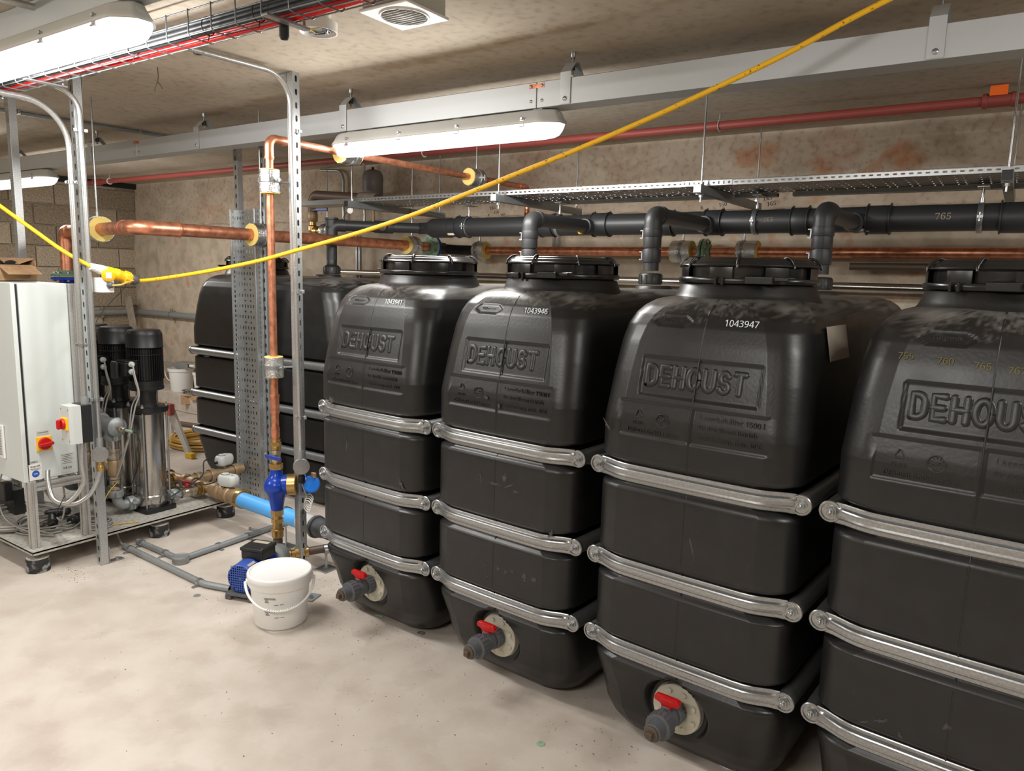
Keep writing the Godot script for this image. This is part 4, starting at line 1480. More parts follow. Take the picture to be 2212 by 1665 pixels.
func skid_clutter() -> void:
	var n := 0
	for q in [[-4.62, -1.80, 0.24, 8, 0.0052], [-4.19, -2.03, 0.085, 7, 0.0042], [-4.40, -1.86, 0.17, 5, 0.0048]]:
		tag(obj("cable_coil", coil(q[3], q[2], q[4], 31 + n), M.grey_cable, self, Transform3D(Basis(), Vector3(q[0], 0.123, q[1]))), ["large heap of coiled grey cable on the base plate left of the cabinet leg", "small coil of grey cable on the base plate between the leg and the upright", "grey cable coiled on the base plate behind the near cabinet leg"][n], "cable")
		n += 1
	n = 0
	for q in [[-4.33, 0.175, -1.86, 0.9, -0.25, 0.4], [-4.36, 0.205, -1.90, 0.8, 0.1, -0.5], [-4.30, 0.165, -1.98, 0.5, 0.0, 0.8]]:
		var t := thing("cable_connector", "black cable connector on the grey cables under the cabinet, " + ["front one", "propped behind the front one", "crosswise at the back"][n], "connector", Vector3(q[0], q[1], q[2]), 0.0, "connectors under the cabinet")
		obj("body", g_lathe([Vector2(0.0, -0.07), Vector2(0.012, -0.068), Vector2(0.014, -0.045), Vector2(0.022, -0.04), Vector2(0.022, 0.0), Vector2(0.026, 0.004), Vector2(0.026, 0.035), Vector2(0.021, 0.038), Vector2(0.021, 0.065), Vector2(0.018, 0.07), Vector2(0.0, 0.07)], along(Vector3.ZERO, Vector3(q[3], q[4], q[5])), 22), M.black_plastic, t)
		n += 1
	n = 0
	for q in [[Vector3(-4.30, 0.50, -1.78), Vector3(-4.30, 0.30, -1.76), Vector3(-4.26, 0.18, -1.74), Vector3(-4.20, 0.14, -1.80)], [Vector3(-4.52, 0.49, -1.72), Vector3(-4.53, 0.34, -1.68), Vector3(-4.46, 0.20, -1.68), Vector3(-4.30, 0.14, -1.74), Vector3(-4.18, 0.135, -1.80)], [Vector3(-4.16, 0.50, -1.84), Vector3(-4.17, 0.32, -1.86), Vector3(-4.22, 0.20, -1.86), Vector3(-4.30, 0.19, -1.87)]]:
		tag(obj("grey_cable", g_tube(curve(q, 8), 0.005, 8), M.grey_cable), "grey cable hanging from the cabinet down to the base plate, " + ["middle one", "leftmost one", "one beside the far leg"][n], "cable", "cables below the cabinet")
		n += 1
	tag(obj("earth_wire", g_tube(curve([Vector3(-4.22, 0.34, -2.17), Vector3(-4.13, 0.30, -2.06), Vector3(-4.12, 0.20, -2.03), Vector3(-4.13, 0.135, -2.07), Vector3(-4.09, 0.129, -2.16), Vector3(-4.06, 0.129, -2.20)], 8), 0.0028, 6), M.dull_yellow), "thin yellow and green earth wire curving down from the pump inlet to the base plate", "wire")
	var s := thing("steel_channel", "short slotted steel channel lying behind the cabinet at the left edge", "channel", Vector3(-4.95, 0.30, -1.83))
	var g := Geo.new()
	g.punched(8, 1, 0.06, 0.041, 0.0025, func(_i: int, _j: int) -> Vector2: return Vector2(0.03, 0.013), 3)
	g.box(Vector3(0, 0.02, -0.02), Vector3(0.48, 0.0025, 0.041), 0.0005)
	g.box(Vector3(0, -0.02, -0.02), Vector3(0.48, 0.0025, 0.041), 0.0005)
	obj("channel", g, M.strut, s)
	obj("support_block", g_box(Vector3(0.02, -0.098, -0.03), Vector3(0.4, 0.155, 0.06), 0.004), M.black_plastic, s)
	obj("black_clamp", g_box(Vector3(0.19, -0.03, 0.02), Vector3(0.06, 0.11, 0.05), 0.006), M.black_plastic, s)


func far_corner() -> void:
	# buckets and scraps on the kerb by the back wall
	var lab := ["white bucket on the kerb with steel channel laid across it", "white bucket with raised handle on the kerb, half hidden by the sideways tank"]
	for k in 2:
		var t := thing("small_bucket", lab[k], "bucket", [Vector3(-7.70, 0.20, -4.745), Vector3(-7.27, 0.20, -4.735)][k], 0.0, "buckets on the kerb")
		var r: float = [0.135, 0.105][k]
		var h: float = [0.255, 0.25][k]
		obj("tub", g_lathe([Vector2(0.0, 0.0), Vector2(r * 0.82, 0.0), Vector2(r * 0.84, 0.01), Vector2(r * 0.97, h - 0.03), Vector2(r * 1.04, h - 0.028), Vector2(r * 1.05, h), Vector2(r * 0.98, h + 0.002), Vector2(r * 0.95, h - 0.02), Vector2(r * 0.82, 0.01), Vector2(0.0, 0.01)], Transform3D(), 36), M.white_bucket, t)
		var p := []
		for i in 13:
			var a := PI * i / 12
			if k == 0:
				p.append(Vector3(-cos(a) * 0.10 - 0.06, h - 0.04 - sin(a) * 0.10, 0.10))
			else:
				p.append(Vector3(-cos(a) * r * 1.05, h - 0.02 + sin(a) * 0.11, 0.01))
		obj("handle", g_tube(p, 0.005, 8), M.white_bucket, t)
	var c := thing("steel_channel", "galvanised channel and bracket lying across the white bucket by the wall", "channel")
	obj("channel", g_box(Vector3.ZERO, Vector3(0.62, 0.041, 0.041), 0.003), M.strut, c, Transform3D(Basis(Vector3.UP, 0.12), Vector3(-7.86, 0.485, -4.74)))
	obj("bracket", g_box(Vector3.ZERO, Vector3(0.19, 0.07, 0.006), 0.001), M.dull_zinc, c, Transform3D(Basis(Vector3.UP, 0.12), Vector3(-7.61, 0.495, -4.70)))
	obj("top_plate", g_box(Vector3.ZERO, Vector3(0.20, 0.006, 0.09), 0.001), M.dull_zinc, c, Transform3D(Basis(Vector3.UP, 0.12), Vector3(-7.60, 0.53, -4.75)))
	tag(obj("marker_tube", g_tube([Vector3(-7.50, 0.50, -4.73), Vector3(-7.42, 0.50, -4.73)], 0.016, 12), M.white_plastic), "short white tube end beside the channel on the bucket", "tube")
	var n := 0
	for q in [[-7.33, 0.205, -4.63, 0.16, 0.10, 0.3, 0.12], [-7.36, 0.155, -4.578, 0.11, 0.10, 0.9, 1.25], [-7.23, 0.19, -4.588, 0.09, 0.06, 0.2, 1.1]]:
		tag(obj("cardboard_scrap", g_box(Vector3.ZERO, Vector3(q[3], 0.004, q[4]), 0.001), M.cardboard, self, Transform3D(Basis.from_euler(Vector3(q[6], q[5], 0.1)), Vector3(q[0], q[1], q[2]))), "torn cardboard scrap on the kerb edge, " + ["the pale one lying flat", "the one hanging over the edge", "the small one by the bolts"][n], "cardboard", "cardboard scraps on the kerb")
		n += 1
	rng.seed = 41
	var g := Geo.new()
	for k in 46:
		g.xf = Transform3D(Basis.from_euler(Vector3(rng.randf() * 3, rng.randf() * 3, 0)), Vector3(-7.44 + rng.randfn(0, 0.05), 0.208 + rng.randf() * 0.035, -4.66 + rng.randfn(0, 0.02)))
		g.box(Vector3.ZERO, Vector3(0.026, 0.010, 0.010), 0.001)
		g.box(Vector3(0.014, 0, 0), Vector3(0.008, 0.018, 0.018), 0.001)
	tag(obj("bolt_pile", g, M.zinc), "small heap of bright loose bolts on the kerb between the two buckets", "bolts").set_meta("kind", "stuff")
	var l := thing("step_ladder", "low folding step with aluminium legs and yellow feet behind the pumps", "step ladder")
	for q in [[Vector3(-6.02, 0.36, -3.60), Vector3(-5.60, 0.0, -3.50)], [Vector3(-6.35, 0.25, -3.78), Vector3(-6.13, 0.0, -3.66)], [Vector3(-6.25, 0.36, -3.20), Vector3(-5.83, 0.0, -3.10)], [Vector3(-6.10, 0.27, -3.64), Vector3(-5.76, 0.12, -3.55)]]:
		var d: Vector3 = q[1] - q[0]
		var leg := Geo.new()
		leg.xf = along(q[0], d)
		leg.box(Vector3(0, d.length() / 2, 0), Vector3(0.062, d.length(), 0.028), 0.003)
		obj("leg", leg, M.aluminium, l)
		if q[1].y < 0.01:
			obj("foot", g_box(q[1] + Vector3(0.0, 0.024, 0), Vector3(0.095, 0.048, 0.045), 0.006), M.dull_yellow, l)
	obj("tread", g_box(Vector3(-6.10, 0.37, -3.42), Vector3(0.14, 0.025, 0.40), 0.004), M.aluminium, l)
	obj("hinge", g_box(Vector3(-6.05, 0.355, -3.575), Vector3(0.13, 0.11, 0.04), 0.008), M.dull_yellow, l)
	obj("red_corner", g_box(Vector3(-5.965, 0.365, -3.555), Vector3(0.075, 0.10, 0.05), 0.008), M.red_paint, l)
	tag(obj("rope_coil", coil(16, 0.30, 0.0105, 55), M.tan_cable, self, Transform3D(Basis(), Vector3(-5.95, 0.0, -3.86))), "coil of tan yellow cable on the floor behind the step ladder", "cable")
	var p := thing("floor_pipe", "red and grey pipe lying on the floor by the sideways tank", "pipe")
	obj("red_part", g_tube([Vector3(-6.9, 0.026, -4.16), Vector3(-6.55, 0.026, -4.22)], 0.025, 14), M.brown_steel, p)
	obj("grey_part", g_tube([Vector3(-6.56, 0.026, -4.218), Vector3(-6.1, 0.026, -4.29)], 0.026, 14), M.dull_zinc, p)
	# pipe round the corner of the room and the plank that leans on it
	var w := thing("corner_conduit", "dusty grey pipe clipped along the block wall and back wall in the far corner", "conduit")
	var y := 1.035
	obj("pipe", g_tube([Vector3(LEFT_X + 0.055, y, -3.2), Vector3(LEFT_X + 0.055, y, WALL_Z + 0.08)], 0.034, 16), M.dull_zinc, w)
	obj("pipe", g_tube([Vector3(LEFT_X + 0.055, y, WALL_Z + 0.088), Vector3(-5.2, y, WALL_Z + 0.088)], 0.034, 16), M.dull_zinc, w)
	for q in [Vector3(LEFT_X + 0.055, y, -4.45), Vector3(-8.0, y, WALL_Z + 0.088), Vector3(-6.9, y, WALL_Z + 0.088)]:
		var s := Geo.new()
		var d := Vector3(0, 0, 1) if q.x < -8.5 else Vector3.RIGHT
		s.lathe([Vector2(0.034, -0.015), Vector2(0.040, -0.014), Vector2(0.040, 0.014), Vector2(0.034, 0.015)], 20, along(q, d))
		for k in [-1, 1]:
			s.box(q + Vector3(0, k * 0.05, 0), Vector3(0.026, 0.03, 0.026), 0.004)
		obj("saddle", s, M.zinc, w)
	var pl := Geo.new()
	var a := Vector3(-8.66, 1.21, -4.70)
	var b := Vector3(-8.25, 0.20, -4.62)
	pl.xf = along(a, b - a)
	pl.box(Vector3(0, (b - a).length() / 2, 0), Vector3(0.11, (b - a).length(), 0.03), 0.004)
	tag(obj("plank", pl, M.timber), "grey weathered plank leaning against the wall in the far corner", "plank")


# ------------------------------------------------------------------ uprights, conduits and the booster set at the left
func strut(called: String, label: String, x: float, z: float, y0: float, y1: float, turn: float, slots := true, foot := true, group := "") -> Node3D:
	var t := thing(called, label, "upright", Vector3(x, y0, z), turn, group)
	var l := y1 - y0
	var g := Geo.new()
	var n := int(l / 0.061)
	g.xf = Transform3D(Basis(), Vector3(0, l / 2, 0.0195))
	if slots:
		g.punched(1, n, 0.041, l / n, 0.0025, func(_i: int, _j: int) -> Vector2: return Vector2(0.013, 0.030), 3)
	else:
		g.box(Vector3.ZERO, Vector3(0.041, l, 0.0025), 0.0008)
	g.xf = Transform3D()
	for s in [-1, 1]:
		g.box(Vector3(s * 0.0195, l / 2, 0), Vector3(0.0025, l, 0.041), 0.0008)
		g.box(Vector3(s * 0.0145, l / 2, -0.0195), Vector3(0.011, l, 0.0025), 0.0008)
		g.box(Vector3(s * 0.0098, l / 2, -0.0155), Vector3(0.0022, l, 0.008), 0.0005)
	obj("channel", g, M.strut, t)
	for e in [0, 1]:
		if e == 0 and not foot:
			continue
		var b := Geo.new()
		var y := 0.003 if e == 0 else l - 0.003
		var s := 1.0 if e == 0 else -1.0
		b.box(Vector3(0.0, y, -0.052), Vector3(0.042, 0.006, 0.105), 0.001)
		b.box(Vector3(0.0, y + s * 0.045, -0.0245), Vector3(0.042, 0.09, 0.005), 0.001)
		hex_head(b, along(Vector3(0, y, -0.075), Vector3.UP * s) * Transform3D(Basis(), Vector3(0, 0.003, 0)), 0.011, 0.009)
		hex_head(b, along(Vector3(0, y + s * 0.055, -0.027), Vector3(0, 0, -1)), 0.011, 0.008)
		obj("angle_bracket", b, M.zinc, t)
	return t


func saddle(called: String, t: Node3D, at: Vector3, turn := 0.0) -> void:   # a two-bolt conduit clip
	var g := Geo.new()
	g.xf = Transform3D(Basis(Vector3.UP, turn), at)
	g.lathe([Vector2(0.0135, -0.009), Vector2(0.0162, -0.009), Vector2(0.0162, 0.009), Vector2(0.0135, 0.009)], 16)
	for s in [-1, 1]:
		g.box(Vector3(s * 0.023, 0, -0.002), Vector3(0.017, 0.018, 0.006), 0.002)
		hex_head(g, along(Vector3(s * 0.024, 0, 0.001), Vector3(0, 0, 1)), 0.006, 0.006)
	obj(called, g, M.zinc, t)


func flexible(pts: Array, r: float) -> Geo:   # a ribbed steel hose
	var g := Geo.new()
	var path := curve(pts, 22)
	var rr := []
	for k in path.size():
		rr.append(r if k % 2 else r * 0.86)
	g.tube(path, rr, 14)
	return g


func round_box(t: Node3D, at: Vector3, dir: Vector3) -> void:
	var f := along(at, dir)
	obj("round_box", g_lathe([Vector2(0.0, -0.022), Vector2(0.037, -0.022), Vector2(0.040, -0.016), Vector2(0.040, 0.014)], f, 32), M.dull_zinc, t)
	var l := Geo.new()
	l.lathe([Vector2(0.041, 0.013), Vector2(0.042, 0.016), Vector2(0.040, 0.019), Vector2(0.0, 0.020)], 32, f)
	for s in [-1, 1]:
		l.lathe([Vector2(0.004, 0.019), Vector2(0.004, 0.0215), Vector2(0.0, 0.022)], 10, f * Transform3D(Basis(), Vector3(s * 0.022, 0, s * 0.022)))
	obj("box_lid", l, M.zinc, t)


func uprights() -> void:
	strut("slotted_upright", "slotted steel upright with the grey isolator box, left of the pumps", -3.92, -1.92, 0.0, CEIL, 0.0)
	strut("slotted_upright", "slotted steel upright beside the vertical copper pipe and white bucket", -3.0, -2.488, 0.0, CEIL, PI / 2)
	strut("slotted_upright", "plain steel upright behind the cardboard box at the left edge", -4.836, -2.009, 0.0, CEIL, PI / 2, false)
	strut("slotted_upright", "left one of the twin slotted uprights above the perforated tray", -4.42, -3.192, 0.0, CEIL, 0.0, true, true, "twin uprights")
	strut("slotted_upright", "right one of the twin slotted uprights above the perforated tray, behind the copper pipe", -4.145, -3.192, 0.0, CEIL, 0.0, true, true, "twin uprights")
	# the tray on edge between them
	var t := thing("upright_tray", "perforated steel tray standing upright in front of the sideways tank", "cable tray", Vector3(-4.285, 0.0, -3.165))
	var h := 1.975
	var w := 0.265
	var g := Geo.new()
	g.xf = Transform3D(Basis(), Vector3(0, h / 2, 0))
	g.punched(9, 54, w / 9, h / 54, 0.0016, func(i: int, j: int) -> Vector2:
		if j % 2 == 0:
			return Vector2(0.0090, 0.0230)
		if i in [2, 4, 6]:
			return Vector2(0.017, 0.011)
		return Vector2.ZERO, 2)
	obj("perforated_back", g, M.strut, t)
	for s in [-1, 1]:
		var f := Geo.new()
		f.xf = Transform3D(Basis(Vector3.UP, PI / 2), Vector3(s * w / 2, h / 2, 0.026))
		f.punched(1, 60, 0.052, h / 60, 0.0016, func(_i: int, _j: int) -> Vector2: return Vector2(0.010, 0.020), 2)
		f.xf = Transform3D()
		f.tube([Vector3(s * (w / 2 - 0.006), 0, 0.052), Vector3(s * (w / 2 - 0.006), h, 0.052)], 0.0065, 8, true, false, 0.35, Vector3(0, 0, 1))
		obj("side_flange", f, M.strut, t)
	# conduits with a bend at the top
	var a := thing("bent_conduit", "galvanised conduit that crosses the ceiling and bends down the middle upright", "conduit")
	var px := -2.959
	var pz := -2.463
	obj("pipe", g_tube(rounded([Vector3(px - 0.10, CEIL - 0.026, -1.1), Vector3(px - 0.01, CEIL - 0.026, pz + 0.02), Vector3(px, 0.63, pz)], 0.14, 12), 0.0125, 14), M.conduit, a)
	for y in [2.25, 1.484, 0.847]:
		saddle("saddle", a, Vector3(px, y, pz), 0.7)
	saddle("saddle", a, Vector3(-3.018, CEIL - 0.026, -2.0), 0.0)
	var sock := Geo.new()
	collar(sock, Vector3(px, 0.656, pz), Vector3.UP, 0.0165, 0.04, 16)
	obj("socket", sock, M.dull_zinc, a)
	round_box(a, Vector3(px, 0.593, pz), Vector3(0.8, 0.05, 0.6))
	obj("gland", g_lathe([Vector2(0.015, 0.505), Vector2(0.018, 0.51), Vector2(0.018, 0.54), Vector2(0.0, 0.56)], Transform3D(Basis(), Vector3(px, 0, pz)), 16), M.rubber, a)
	obj("cable_tail", g_tube(curve([Vector3(px, 0.51, pz), Vector3(px + 0.01, 0.44, pz - 0.02), Vector3(px + 0.005, 0.40, pz - 0.06)], 6), 0.004, 8), M.grey_cable, a)
	var b := thing("bent_conduit", "galvanised conduit bending down the left upright to the round junction box", "conduit")
	px = -3.884
	pz = -1.918
	obj("pipe", g_tube(rounded([Vector3(px - 0.02, 2.43, -1.60), Vector3(px, 2.43, pz), Vector3(px, 0.65, pz)], 0.12, 12), 0.0125, 14), M.conduit, b)
	for y in [2.24, 0.90]:
		saddle("saddle", b, Vector3(px, y, pz), 1.2)
	var sock2 := Geo.new()
	collar(sock2, Vector3(px, 0.675, pz), Vector3.UP, 0.0165, 0.05, 16)
	obj("socket", sock2, M.dull_zinc, b)
	round_box(b, Vector3(px, 0.612, pz), Vector3(0.85, 0.1, 0.5))
	obj("hose_fitting", g_lathe([Vector2(0.014, 0.52), Vector2(0.017, 0.525), Vector2(0.017, 0.55), Vector2(0.014, 0.553), Vector2(0.014, 0.575)], Transform3D(Basis(), Vector3(px, 0, pz)), 16), M.brass, b)
	obj("flexible_hose", flexible([Vector3(px, 0.535, pz), Vector3(px - 0.005, 0.47, pz + 0.02), Vector3(px - 0.03, 0.395, pz + 0.055), Vector3(px - 0.08, 0.353, pz + 0.11), Vector3(px - 0.16, 0.365, pz + 0.16), Vector3(px - 0.26, 0.43, pz + 0.17), Vector3(px - 0.33, 0.50, pz + 0.15)], 0.0125), M.conduit, b)
	var c := thing("bent_conduit", "galvanised conduit bending down into the grey isolator box", "conduit")
	px = -3.872
	pz = -1.852
	obj("pipe", g_tube(rounded([Vector3(px, 2.345, -0.9), Vector3(px, 2.345, pz), Vector3(px, 0.87, pz)], 0.20, 12), 0.0135, 14), M.conduit, c)
	for y in [1.985, 1.19]:
		saddle("saddle", c, Vector3(px, y, pz), 0.5)
	var sock3 := Geo.new()
	collar(sock3, Vector3(px, 0.905, pz), Vector3.UP, 0.018, 0.05, 16)
	obj("socket", sock3, M.dull_zinc, c)
	# isolator
	var s := thing("isolator_box", "grey and black isolator box with a red rotary switch on the left upright", "switch box", Vector3(-3.902, 0.69, -1.765))
	obj("black_back", g_box(Vector3(0, 0.1, -0.082), Vector3(0.106, 0.196, 0.053), 0.004), M.black_plastic, s)
	var cover := Geo.new()
	var prof := PackedVector2Array([Vector2(-0.050, -0.056), Vector2(-0.050, -0.016), Vector2(-0.042, 0.0), Vector2(0.042, 0.0), Vector2(0.050, -0.016), Vector2(0.050, -0.056)])
	cover.xf = Transform3D(Basis(Vector3.RIGHT, PI / 2), Vector3.ZERO)
	cover.xf = Transform3D(Basis(Vector3(1, 0, 0), Vector3(0, 0, 1), Vector3(0, 1, 0)), Vector3.ZERO)
	cover.slab(prof, 0.003, 0.197, 10.0)
	obj("grey_cover", cover, M.light_grey, s)
	var yp := obj("switch_plate", g_box(Vector3(0, 0.105, 0.004), Vector3(0.062, 0.062, 0.012), 0.002), M.yellow_plastic, s)
	var kn := Geo.new()
	kn.lathe([Vector2(0.027, 0.010), Vector2(0.027, 0.018), Vector2(0.024, 0.022), Vector2(0.0, 0.022)], 28, along(Vector3(0, 0.105, 0), Vector3(0, 0, 1)))
	kn.box(Vector3(0, 0.105, 0.031), Vector3(0.016, 0.050, 0.022), 0.006)
	obj("red_knob", kn, M.red_plastic, yp)
	for q in [[-0.036, 0.18], [0.036, 0.18], [-0.036, 0.02], [0.036, 0.02]]:
		obj("screw", g_lathe([Vector2(0.004, 0.0), Vector2(0.004, 0.002), Vector2(0.0, 0.0025)], along(Vector3(q[0], q[1], 0.0), Vector3(0, 0, 1)), 10), M.grey_plastic, s)
	obj("flexible_hose", flexible([Vector3(0.022, 0.0, -0.067), Vector3(0.022, -0.10, -0.060), Vector3(0.03, -0.20, -0.06), Vector3(0.012, -0.275, -0.02), Vector3(-0.02, -0.31, 0.02), Vector3(-0.07, -0.285, 0.05), Vector3(-0.11, -0.21, 0.05), Vector3(-0.13, -0.15, 0.04)], 0.0125), M.conduit, s)
	var ty := Geo.new()
	ty.tube(curve([Vector3(-0.005, -0.262, 0.02), Vector3(-0.02, -0.33, 0.05), Vector3(-0.055, -0.345, 0.035), Vector3(-0.02, -0.36, 0.06)], 5), 0.002, 5)
	obj("cable_tie", ty, M.rubber, s)


func booster_set() -> void:
	var t := thing("skid_plate", "dusty grey steel base plate of the pump set on round black feet", "base plate", Vector3(-4.04, 0, -1.63))
	obj("plate", g_box(Vector3(-0.75, 0.117, -0.605), Vector3(1.5, 0.012, 1.21), 0.002), M.skid, t)
	obj("edge_return", g_box(Vector3(-0.002, 0.113, -0.605), Vector3(0.004, 0.022, 1.21), 0.001), M.skid, t)
	obj("edge_return", g_box(Vector3(-0.75, 0.113, -0.002), Vector3(1.5, 0.022, 0.004), 0.001), M.skid, t)
	for q in [[-0.055, -0.045], [-0.055, -0.71], [-0.06, -1.165], [-1.3, -0.05], [-1.3, -1.15]]:
		var f := obj("rubber_foot", g_lathe([Vector2(0.0, 0.0), Vector2(0.054, 0.0), Vector2(0.055, 0.003), Vector2(0.055, 0.070), Vector2(0.053, 0.073), Vector2(0.0, 0.073)], Transform3D(Basis(), Vector3(q[0], 0, q[1])), 32), M.foot_rubber, t)
		obj("foot_plate", g_lathe([Vector2(0.0, 0.073), Vector2(0.053, 0.073), Vector2(0.053, 0.078), Vector2(0.010, 0.078), Vector2(0.010, 0.112)], Transform3D(Basis(), Vector3(q[0], 0, q[1])), 28), M.skid, f)
	# control cabinet on its aluminium frame
	var c := thing("control_cabinet", "pale grey control cabinet with a red rotary switch on its side", "cabinet", Vector3(-4.10, 0, -1.64))
	obj("body", g_box(Vector3(-0.42, 0.985, -0.152), Vector3(0.84, 1.012, 0.236), 0.006), M.cabinet_grey, c)
	var d := obj("door", g_box(Vector3(-0.42, 0.985, -0.011), Vector3(0.85, 1.016, 0.022), 0.004), M.cabinet_grey, c)
	obj("door_seal", g_box(Vector3(-0.42, 0.985, -0.027), Vector3(0.832, 1.0, 0.012), 0.001), M.rubber, c)
	var gr := Geo.new()
	gr.box(Vector3(-0.265, 0.665, 0.006), Vector3(0.17, 0.18, 0.012), 0.006)
	var grille := obj("vent_grille", gr, M.white_plastic, d)
	var lou := g_box(Vector3.ZERO, Vector3(0.13, 0.007, 0.006), 0.001).mesh()
	for k in 10:
		obj("louvre", lou, M.grey_plastic, grille, Transform3D(Basis(), Vector3(-0.262, 0.60 + k * 0.014, 0.0135)))
	obj("notice", g_box(Vector3(-0.30, 1.30, 0.0), Vector3(0.16, 0.12, 0.002), 0.0005), M.label_white, d)
	var on := Transform3D(Basis(Vector3.UP, PI / 2), Vector3.ZERO)   # onto the side that faces the tanks
	var sp := obj("switch_plate", g_box(Vector3(0.004, 0.668, -0.105), Vector3(0.012, 0.072, 0.072), 0.002), M.yellow_plastic, c)
	var kn := Geo.new()
	kn.lathe([Vector2(0.032, 0.008), Vector2(0.032, 0.018), Vector2(0.029, 0.022), Vector2(0.0, 0.022)], 32, along(Vector3(0, 0.668, -0.105), Vector3.RIGHT))
	kn.xf = Transform3D(Basis(Vector3.RIGHT, 0.1), Vector3(0.031, 0.668, -0.105))
	kn.box(Vector3.ZERO, Vector3(0.024, 0.019, 0.070), 0.006)
	obj("red_knob", kn, M.red_plastic, sp)
	var nm := obj("name_plate", g_box(Vector3(0.001, 0.727, -0.102), Vector3(0.002, 0.022, 0.058), 0.0005), M.light_grey, c)
	obj("print", writing("Hauptschalter", 0.006, 0.0005), M.ink, nm, on.translated(Vector3(0.0025, 0.727, -0.102)))
	var s1 := obj("inspection_label", g_box(Vector3(0.001, 0.524, -0.056), Vector3(0.0016, 0.085, 0.062), 0.0004), M.label_white, c)
	obj("blue_seal", g_lathe([Vector2(0.0, 0.0), Vector2(0.018, 0.0), Vector2(0.018, 0.0006), Vector2(0.0, 0.0006)], along(Vector3(0.0017, 0.515, -0.056), Vector3.RIGHT), 28), M.label_blue, s1)
	obj("print", writing("Geprüft", 0.009, 0.0005, true), M.ink, s1, on.translated(Vector3(0.002, 0.555, -0.056)))
	obj("print", writing("UVV", 0.007, 0.0005, true), M.label_white, s1, on.translated(Vector3(0.0026, 0.515, -0.056)))
	for k in 2:
		obj("print", g_box(Vector3(0.002, 0.543 - k * 0.006, -0.056), Vector3(0.0005, 0.002, 0.05 - k * 0.012), 0.0), M.ink, s1)
	obj("print", writing("SIDE 2", 0.008, 0.0005, true), M.ink, c, on.translated(Vector3(0.001, 0.578, -0.052)))
	var s2 := obj("rating_plate", g_box(Vector3(0.001, 0.545, -0.215), Vector3(0.0012, 0.105, 0.07), 0.0004), M.light_grey, c)
	for k in 6:
		obj("print", g_box(Vector3(0.0018, 0.588 - k * 0.009, -0.213), Vector3(0.0004, 0.0018, [0.055, 0.04, 0.05, 0.055, 0.035, 0.05][k]), 0.0), M.ink, s2)
	obj("print", writing("UK CE", 0.011, 0.0005, true), M.ink, s2, on.translated(Vector3(0.0018, 0.517, -0.212)))
	var prof := func(l: float) -> Geo:   # slotted aluminium profile, 40 by 40
		var g := Geo.new()
		g.box(Vector3.ZERO, Vector3(0.026, l, 0.026), 0.0005)
		for i in [-1, 1]:
			for j in [-1, 1]:
				g.box(Vector3(i * 0.0125, 0, j * 0.0125), Vector3(0.0155, l, 0.0155), 0.0025)
		return g
	for q in [[-0.002, -0.030], [-0.002, -0.288], [-0.82, -0.030], [-0.82, -0.288]]:
		var top := 1.49 if q[1] < -0.2 else 0.48
		obj("frame_leg", prof.call(top - 0.123), M.aluminium, c, Transform3D(Basis(), Vector3(q[0], (top + 0.123) / 2, q[1])))
	for x in [-0.002, -0.82]:
		obj("frame_rail", prof.call(0.225), M.aluminium, c, Transform3D(Basis(Vector3.RIGHT, PI / 2), Vector3(x, 0.445, -0.159)))
	obj("frame_rail", prof.call(0.78), M.aluminium, c, Transform3D(Basis(Vector3.BACK, PI / 2), Vector3(-0.411, 0.445, -0.288)))
	# the pumps
	var first := pump("nearest vertical pump with black finned motor and bare steel column")
	dup(first, Vector3(-4.575, 0.123, -2.398), 0, "second vertical black and steel pump, behind the nearest one")
	dup(first, Vector3(-4.865, 0.123, -2.398), 0, "third vertical pump, half hidden by the left upright")
	first.position = Vector3(-4.262, 0.123, -2.398)
	pump_pipes()


